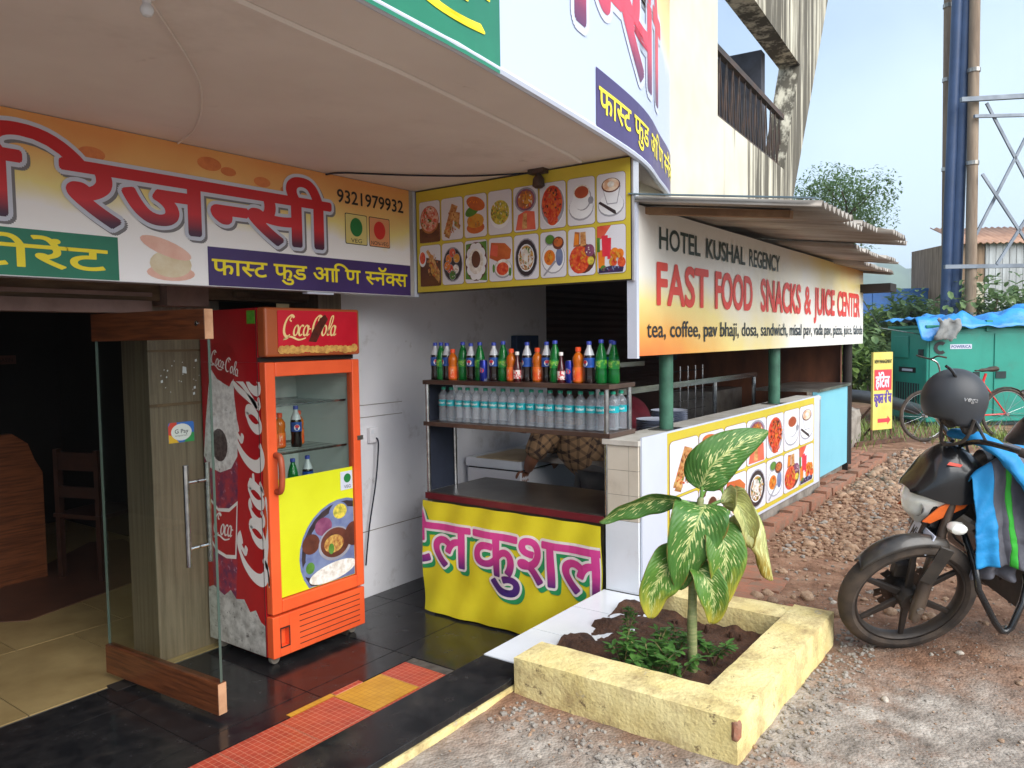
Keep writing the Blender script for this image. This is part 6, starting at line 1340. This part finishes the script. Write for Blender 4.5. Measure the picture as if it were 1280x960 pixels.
M_ri = mat('rusty_iron', S(104,76,58), S(80,56,44), scale=9, rough=.8)
for x in (.0, .36): MB().tube([(x, .015, 0), (x, .015, .165)], .015, 6).build('leg', M_ri, sd_); MB().tube([(x, .03, .45), (x, .42, .02)], .013, 6).build('brace', M_ri, sd_)
MB().box((-.35, -.03, -.015), (.55, .03, .03)).build('foot_bar', M_ri, sd_)
# ---- drain block, pipe
rough_box(MB(), (9.35, 2.25, .25), (10.6, 3.2, .78), .1, .02, 3, .03).build('block', M_conc).name = 'concrete_block'
tag(bpy.data.objects['concrete_block'], 'weathered concrete block between the blue panel and the advert', 'concrete block')
pp = MB().tube(smooth_path([(8.6,3.3,.95), (10.2,2.8,.92), (11.2,2.35,.86), (12.6,1.95,.60)], 6), .085, 14).build('black_pipe', mat('black_pipe', S(42,44,50), rough=.45), smooth=True, sharp=60); tag(pp, 'thick black pipe lying across the concrete block', 'pipe')
# ---- generator
gn = thing('generator', 'teal diesel generator cabinet with grille and black logo', 'generator', (12.72, 2.20, .32), (0, 0, FR))
M_gt = mat('generator_teal', S(40,146,128), S(34,132,116), scale=1.5, rough=.42, dirt=S(70,110,96), dscale=2, dlo=.55, dhi=.9); M_gdk = mat('generator_dark', S(36,52,52), S(26,38,38), scale=9, rough=.7)
MB().box((.40, 0, .05), (3.2, 1.1, 1.45)).build('cabinet', M_gt, gn, bevel=.02); MB().box((.43, .02, 0), (3.1, 1.05, .0495)).build('skid', M_gdk, gn); MB().box((.37,-.04,1.451), (3.23,1.14,1.50)).build('canopy', M_gt, gn, bevel=.01)
for x0, x1 in ((.44, 1.20), (1.40, 2.25), (2.3, 3.1)):
    d = MB().box((x0, -.014, .14), (x1, -.0005, 1.36)).build('door', M_gt, gn, bevel=.006)
    MB().box((x1-.11 if x0 < 1 else x0+.02, -.028, .70), (x1-.02 if x0 < 1 else x0+.17, -.0145, .80)).build('latch', M_gdk, d)
gi = MB().box((.392,.20,.32), (.3995,.90,.62)).build('grille', M_gdk, gn)
for k in range(9): MB().box((.386,.215+k*.077,.325), (.3915,.228+k*.077,.615)).build('grille_bar', M_gt, gi)
MB().box((.392,.30,.78), (.3995,.80,.86)).build('nameplate', M_ink, gn); MB().box((.3895,.38,.80), (.3915,.70,.835)).build('plate_print', M_pw, gn); MB().box((.38,.50,1.0), (.3995,.95,1.34)).build('air_panel', M_gt, gn, bevel=.01); MB().box((.38,.08,1.04), (.3995,.2,1.14)).build('hinge', M_gdk, gn)
lo_ = MB()
lo_.prism([(.09*cos(a)*r, .085*sin(a)*r) for r, rg in ((1.15, [radians(50+k*26) for k in range(11)]), (.55, [radians(310-k*26) for k in range(11)])) for a in rg], 0, .004)
lo_.build('logo', M_ink, gn, (.60, -.018, 1.16), (pi/2, 0, 0))
MB().box((.74,-.0185,1.14), (1.06,-.0145,1.21)).build('logo_plate', M_pw, gn); text_mb('POWERICA', .755, 1.155, .04, .29, .02).build('lettering', mat('ink_blue', S(40,60,120)), gn, (0,-.0195,0), (pi/2,0,0))
MB().box((1.27,-.03,1.40), (1.36,.05,1.56)).build('lifting_eye', M_gt, gn)
# ---- tarpaulin heaped on it
tp = thing('blue_tarpaulin', 'crumpled bright blue tarpaulin heaped on top of the teal generator', 'tarpaulin', (12.72, 2.20, .32), (0, 0, FR))
def tarp(u, v):
    x = .26+u*3.0; y = -.10+v*1.3; h = .04+.22*max(0, sin((u-.33)*4.2))*sin(pi*min(1, v*1.1+.15))+.10*math.exp(-((u-.24)/.05)**2)+.05*math.exp(-((u-.06)/.05)**2)
    h += .07*abs(noise.noise(Vector((u*9, v*4, 2))))+.04*noise.noise(Vector((u*24, v*10, 5)))
    ed = max(0, .12-v)/.12
    return (x, y-.03*ed, 1.515+h*(1-.8*ed)-ed*(.07+.08*noise.noise(Vector((u*14, 0, 0)))+(.16 if u < .12 else 0)))
q = MB().grid(90, 30, tarp).build('sheet', mat('tarp_blue', S(52,146,214), S(34,118,190), scale=5, rough=.35, bump=.3, bscale=20, bdist=.02), tp, smooth=True, sharp=180); q.modifiers.new('thick', 'SOLIDIFY').thickness = .004
MB().grid(14, 10, lambda u, v: (.46+u*.32+.04*sin(v*5), -.16-.02*sin(u*9), 1.58-v*.30+.05*noise.noise(Vector((u*6, v*6, 0))))).build('grey_underside_flap', mat('tarp_grey', S(150,152,150), S(110,112,112), scale=6, rough=.6), tp, smooth=True).modifiers.new('thick', 'SOLIDIFY').thickness = .003
# ---- bicycle
by = thing('bicycle', 'red bicycle leaning in front of the teal generator', 'bicycle', (11.12, 1.62, gz(11.1,1.6)), (0, 0, FR+.06))
M_rbk = mat('bike_red', S(210,46,40), rough=.35)
def bwheel(x):
    w_ = bpy.data.objects.new('wheel', None); C.objects.link(w_); w_.parent = by; w_.location = (x, 0, .335)
    X90 = Matrix.Rotation(pi/2, 4, 'X')
    tor = MB().tube([(.315*cos(a), 0, .315*sin(a)) for a in [2*pi*k/32 for k in range(33)]], .019, 8, cap=False); tor.build('tyre', M_tyre, w_, smooth=True)
    MB().lathe([(.29,-.011),(.296,-.011),(.296,.011),(.29,.011)], 32, 0, X90, cap=False).build('rim', M_steel, w_, smooth=True); MB().lathe([(.02,-.04),(.02,.04)], 10, 0, X90).build('hub', M_steel, w_)
    s = MB()
    for k in range(18): a = 2*pi*k/18; s.tube([(.02*cos(a+.6), (-1)**k*.03, .02*sin(a+.6)), (.29*cos(a), 0, .29*sin(a))], .0022, 4)
    s.build('spokes', M_steel, w_)
bwheel(0); bwheel(1.08)
for nm, a, b, r in (('fork', (0,0,.335), (.16,0,.72), .016), ('head_tube', (.15,0,.70), (.20,0,.86), .02), ('top_tube', (.18,0,.78), (.78,0,.74), .018), ('down_tube', (.17,0,.72), (.62,0,.32), .02), ('seat_tube', (.62,0,.32), (.80,0,.86), .017), ('seat_stay', (.77,0,.74), (1.08,0,.335), .010), ('chain_stay', (.62,0,.32), (1.08,0,.335), .011)):
    MB().tube([a, b], r, 8).build(nm, M_rbk, by, smooth=True, sharp=60)
MB().tube(smooth_path([(.20,0,.86), (.16,0,1.0), (.06,.0,1.06)], 4), .012, 8).build('stem', M_steel, by, smooth=True)
MB().tube(smooth_path([(.10,-.28,1.08), (.02,-.22,1.10), (.06,0,1.06), (.02,.22,1.10), (.10,.28,1.08)], 5), .011, 8).build('handlebar', M_tyre, by, smooth=True)
MB().tube(smooth_path([(.66,0,.90), (.78,0,.905), (.93,0,.92)], 4), [.02]*3+[.05]*3+[.075]*3, 10, flat=.45).build('saddle', M_tyre, by, smooth=True)
MB().lathe([(.08,-.004),(.09,0),(.08,.004)], 20, 0, Matrix.Translation((.62,-.03,.32)) @ Matrix.Rotation(pi/2, 4, 'X')).build('chainwheel', M_steelw, by); MB().tube([(.62,-.05,.32), (.70,-.06,.18)], .009, 6).build('crank', M_steelw, by)
MB().tube([(1.08+.345*cos(a), 0, .335+.345*sin(a)) for a in [radians(10+k*14) for k in range(11)]], .022, 6, flat=.4).build('mudguard', M_tyre, by, smooth=True)
# ---- poles, drain pipe, truss tower
def pole(px, py, h, r0, r1, label, lean=(0,0)):
    t = thing('concrete_pole', label, 'pole', (px, py, .30), group='tall poles behind the generator')
    MB().tube([(0,0,0), (lean[0], lean[1], h)], [r0, r1], 12).build('shaft', mat('pole_grey', S(150,132,112), S(116,98,82), scale=2, stretch=(4,4,.4), rough=.85), t, smooth=True, sharp=60)
    for z in (1.7, 4.5, 6.2, 7.6): MB().lathe([(r0+.012,z),(r0+.012,z+.07)], 12, 0, Matrix.Translation((lean[0]*z/h, lean[1]*z/h, 0))).build('clamp', M_steelw, t)
    return t
pole(17.08, 2.14, 9, .09, .085, 'tall slim pole left of the dark blue pipe', (.3, .1)); pole(16.77, 1.71, 9, .10, .09, 'tall slim pole right of the dark blue pipe', (.3, .06))
dpipe = thing('blue_pipe', 'dark blue slanting pipes clamped between the two tall poles', 'pipe', (16.92, 2.0, .30))
MB().tube([(-.02,.03,0), (.05,-.02,3.0), (.22,-.10,9)], .115, 14).build('pipe', mat('pipe_navy', S(54,76,112), S(46,66,98), scale=2, rough=.5), dpipe, smooth=True); MB().tube([(-.08,.16,0), (.0,.10,4.0), (.12,.02,9)], .095, 14).build('pipe', mat('pipe_navy', S(54,76,112)), dpipe, smooth=True)
tw_ = thing('lattice_tower', 'grey steel lattice frame to the right of the tall poles', 'tower', (16.77, 1.71, 0), (0, 0, FR))
M_lat = mat('lattice_grey', S(128,136,146), S(104,112,122), scale=3, rough=.5, metal=.3)
for a, b, r in (((-.25,0,5.95),(3.2,0,6.1),.05), ((0,0,5.65),(3.2,0,5.68),.035), ((-.5,0,2.92),(3.2,0,2.92),.045)): MB().bar(a, b, r*1.6, r*1.6).build('rail', M_lat, tw_)
for a, b in (((.25,.05,5.9),(1.9,.05,2.9)), ((.15,-.03,4.6),(1.3,-.03,2.9)), ((1.2,.05,5.7),(.1,.05,3.5)), ((2.2,-.03,5.7),(.45,-.03,2.95)), ((1.3,0,5.9),(2.9,0,2.9)), ((2.9,.05,5.7),(1.4,.05,2.9))): MB().bar(a, b, .05, .035, upv=(0,1,0)).build('diagonal', M_lat, tw_)
for x in (1.6, 3.2): MB().bar((x,.09,0), (x,.09,9), .12, .12, upv=(0,1,0)).build('upright', M_lat, tw_)
# ---- raised road bank, shed, lorry
bk_ = MB(); 
def bank(u, v):
    x = -60+u*140; y = v*30; z = .2+1.55*min(1, v/.18)+.12*noise.noise(Vector((x*.3, y*.3, 0)))
    return FRM @ Vector((x, y, z))
FRM = frame_at(23.5, 3.2)
bk_.grid(70, 14, bank); tag(bk_.build('embankment', mat('bank_grass', S(84,98,52), S(120,110,76), scale=1.2, rough=.95, bump=.5, bscale=6, bdist=.1), smooth=True), kind='structure')
sh_ = thing('tin_shed', 'tin and plank shed with a low rusty corrugated roof behind the poles', 'shed', (27.6, 3.10, 1.5), (0, 0, FR))
M_pl = mat('weathered_plank', S(146,122,98), S(112,90,70), scale=3, stretch=(6,6,.4), rough=.85); M_gtin = mat('grey_tin_wall', S(168,172,174), S(136,138,138), scale=2, stretch=(3,3,.5), rough=.5, metal=.2)
MB().box((.02, .02, -.2), (6, 3, 3.0)).build('wall', M_pl, sh_)
for k in range(14): MB().box((.75+k*.105, -.02-.012*(k % 2), .2), (.85+k*.105, .018, 3.0)).build('tin_panel', M_gtin, sh_)
for k in range(14): MB().box((2.25+k*.24, -.012-.008*(k % 3), 0), (2.47+k*.24, .018, 3.0)).build('plank', M_pl, sh_)
wn = MB().box((.12, -.03, .62), (.70, .018, 1.75)).build('window', mat('shutter_cream', S(176,168,148), rough=.8), sh_)
for k in range(9): MB().box((.16, -.055, .68+k*.115), (.66, -.031, .76+k*.115)).build('louvre', mat('shutter_cream', S(176,168,148)), wn)
rf = MB(); n = 120
for i in range(n+1):
    x = -.15+6.3*i/n; z = .03*sin(2*pi*x/.2); rf.v += [(x, -.25, 2.92+z), (x, 1.5, 3.60+z)]
for i in range(n): rf.f.append((2*i, 2*i+2, 2*i+3, 2*i+1)); rf.m.append(0)
rf.build('roof', mat('tan_roof', S(170,132,108), S(142,106,86), scale=2, rough=.6, metal=.1), sh_, smooth=True).modifiers.new('thick', 'SOLIDIFY').thickness = .03
lr_ = thing('blue_lorry', 'blue open lorry body standing on the raised road', 'lorry', (27.6, 6.3, 1.55), (0, 0, FR))
M_lb = mat('lorry_blue', S(46,100,168), S(36,82,140), scale=1.5, rough=.5, dirt=S(90,84,80), dscale=2, dlo=.55, dhi=.85)
MB().box((-1.2, 0, .78), (3.0, 2.3, 1.62)).build('load_body', M_lb, lr_, bevel=.02); MB().box((-1.2,-.03,.74), (3.0,-.002,.86)).box((-1.2,-.03,1.54), (3.0,-.002,1.64)).build('side_rail', M_lb, lr_)
for k in range(7): MB().box((-1.1+k*.62,-.025,.865), (-1.02+k*.62,-.002,1.535)).build('rib', M_lb, lr_)
MB().box((-1.1,.3,.5), (3.0,2.0,.739)).build('chassis', M_dark, lr_)
for x in (-.5, .7, 2.4): MB().lathe([(.2,-.14),(.42,-.14),(.46,-.1),(.46,.1),(.42,.14),(.2,.14)], 24, 0, Matrix.Translation((x, .25, .46)) @ Matrix.Rotation(pi/2, 4, 'X')).build('wheel', M_tyre, lr_, smooth=True)
cb = thing('guy_wire', 'steel guy wire running down from the sign end post to the generator', 'wire', (8.5, 1.9, 2.2))
MB().tube([(0,0,0), (3.1,.35,-.42), (5.2,.0,-.55)], .008, 6).build('wire', M_steelw, cb)
# ---- hills far off
hl = MB()
def hill(u, v):
    a = radians(-25+u*60); r = 560+v*260; h = (50*sin(pi*u)**.6+16*noise.noise(Vector((u*16, 0, 3)))+7*noise.noise(Vector((u*50, 0, 7))))*sin(pi*(.0+v*.98))**.8
    return (r*cos(a), r*sin(a), .2+max(0, h)*1.15)
hl.grid(120, 8, hill); tag(hl.build('hills', mat('wooded_hill', S(70,92,62), S(88,108,74), scale=.05, rough=1), smooth=True, sharp=180), kind='structure')

# ================================================================== trees and bushes
M_lv = mat('tree_leaf', S(92,120,76), S(124,148,98), scale=3, rough=.55); M_lv2 = mat('bush_leaf', S(86,118,50), S(130,152,74), scale=4, rough=.5); M_bark = mat('bark', S(100,84,68), S(76,62,50), scale=6, rough=.9)
def branches(mb, p, d, ln, r, lv, tips):
    q = p+d*ln; mb.tube(smooth_path([p, (p+q)/2+Vector((random.uniform(-.06,.06)*ln, random.uniform(-.06,.06)*ln, 0)), q], 3), [r, r*.95, r*.9, r*.85, r*.8, r*.72, r*.66], 6)
    if lv == 0: tips.append(q); return
    tips.append(q)
    for k in range(3 if lv > 1 else 4):
        a = random.uniform(0, 6.28); nd = (d+Vector((cos(a), sin(a), random.uniform(-.1, .5)))*.75).normalized(); branches(mb, q, nd, ln*random.uniform(.6, .85), r*.6, lv-1, tips)
def tree(name, label, cat, loc, trunk, spread, lv, nleaf, lsize, mt, seed, group=None, lean=(0,0), flat=.8):
    random.seed(seed); t = thing(name, label, cat, loc, group=group); tips = []; mb = MB()
    branches(mb, Vector((0,0,0)), Vector((lean[0], lean[1], 1)).normalized(), trunk, .05+trunk*.03, lv, tips); mb.build('trunk', M_bark, t, smooth=True)
    fo = MB()
    for _ in range(nleaf):
        p = random.choice(tips[1:] or tips); g_ = Vector((random.gauss(0, 1), random.gauss(0, 1), random.gauss(0, flat))); g_ *= spread*min(1, 1.7/max(.01, g_.length))
        a = random.uniform(0, 6.28); b = random.uniform(-.7, .6); d = Vector((cos(a)*cos(b), sin(a)*cos(b), sin(b)-.25)); s_ = lsize*random.uniform(.6, 1.3); blade(fo, p+g_, d, s_, s_*.5)
    fo.build('crown', mt, t); return t
tree('leafy_tree', 'small leafy tree rising behind the tin roof beside the cream wall', 'tree', (18.7, 5.35, .3), 2.1, .36, 3, 17000, .105, M_lv, 5, lean=(.02,-.05)).scale = (.86, .86, .86)
tree('leafy_tree', 'second leafy tree behind the cream wall railing', 'tree', (16.2, 7.9, .3), 2.0, .5, 3, 5000, .17, M_lv, 8)
bush = [((13.6,3.35,.3), .45, .22, 1600, .20, 'large leafed bush growing just past the end of the blue panel'), ((15.2,3.9,.3), .6, .3, 1800, .22, 'taller bush behind the large leafed bush'), ((12.3,3.1,.3), .30, .16, 900, .13, 'low pale weeds above the concrete block'), ((17.6,2.6,.3), .8, .3, 1500, .2, 'bush at the foot of the left tall pole'), ((17.6,1.2,.3), .9, .32, 1800, .2, 'bush at the foot of the right tall pole'), ((18.6,.1,.3), .9, .35, 1600, .22, 'bush behind the tarpaulin at the right edge'), ((20.5,4.2,.3), .7, .4, 2000, .22, 'bush below the blue lorry')]
for k, (l, tk, spd, n, ls, lab) in enumerate(bush): tree('bush', lab, 'bush', l, tk, spd, 2, n, ls, M_lv2 if k in (0, 2, 6) else M_lv, 40+k, group='bushes beyond the yard')
random.seed(77); gs = MB()
for _ in range(2600):
    c = random.choice(((11.6,.9,.5), (12.4,1.5,.6), (10.6,2.6,.5), (12.0,2.6,.6), (11.9,.2,.5))); x, y = random.gauss(c[0], c[2]), random.gauss(c[1], c[2]*.5)
    if x < 9.3: continue
    a = random.uniform(0, 6.28); blade(gs, (x, y, gz(x, y)-.01), (cos(a)*.5, sin(a)*.5, 1), random.uniform(.06, .2), .014)
tag(gs.build('grass', mat('grass_blade', S(96,124,52), S(130,146,70), scale=2, rough=.6)), 'tufts of grass around the bicycle and generator', 'grass', kind='stuff')
# leaves let light through
for m_ in (M_lv, M_lv2, M_weed):
    t_ = m_.node_tree; b_ = t_.nodes['Principled BSDF']; tl = t_.nodes.new('ShaderNodeBsdfTranslucent'); mx_ = t_.nodes.new('ShaderNodeMixShader'); mx_.inputs[0].default_value = .35
    t_.links.new(b_.inputs['Base Color'].links[0].from_socket, tl.inputs[0]); t_.links.new(b_.outputs[0], mx_.inputs[1]); t_.links.new(tl.outputs[0], mx_.inputs[2]); t_.links.new(mx_.outputs[0], t_.nodes['Material Output'].inputs[0])
# ================================================================== haze
hz = MB().box((-1490, -1490, -1.2), (2990, 2490, 75)).build('haze', []); hz['kind'] = 'stuff'; hz['label'] = 'pale moist air that fades the far hills'; hz['category'] = 'haze'
hm_ = bpy.data.materials.new('moist_air'); hm_.use_nodes = True; ht = hm_.node_tree; ht.nodes.clear(); ho_ = ht.nodes.new('ShaderNodeOutputMaterial'); pv = ht.nodes.new('ShaderNodeVolumePrincipled')
pv.inputs['Color'].default_value = (.80,.90,1,1); pv.inputs['Density'].default_value = .0011; pv.inputs['Anisotropy'].default_value = .2; ht.links.new(pv.outputs[0], ho_.inputs['Volume']); hz.data.materials.append(hm_)
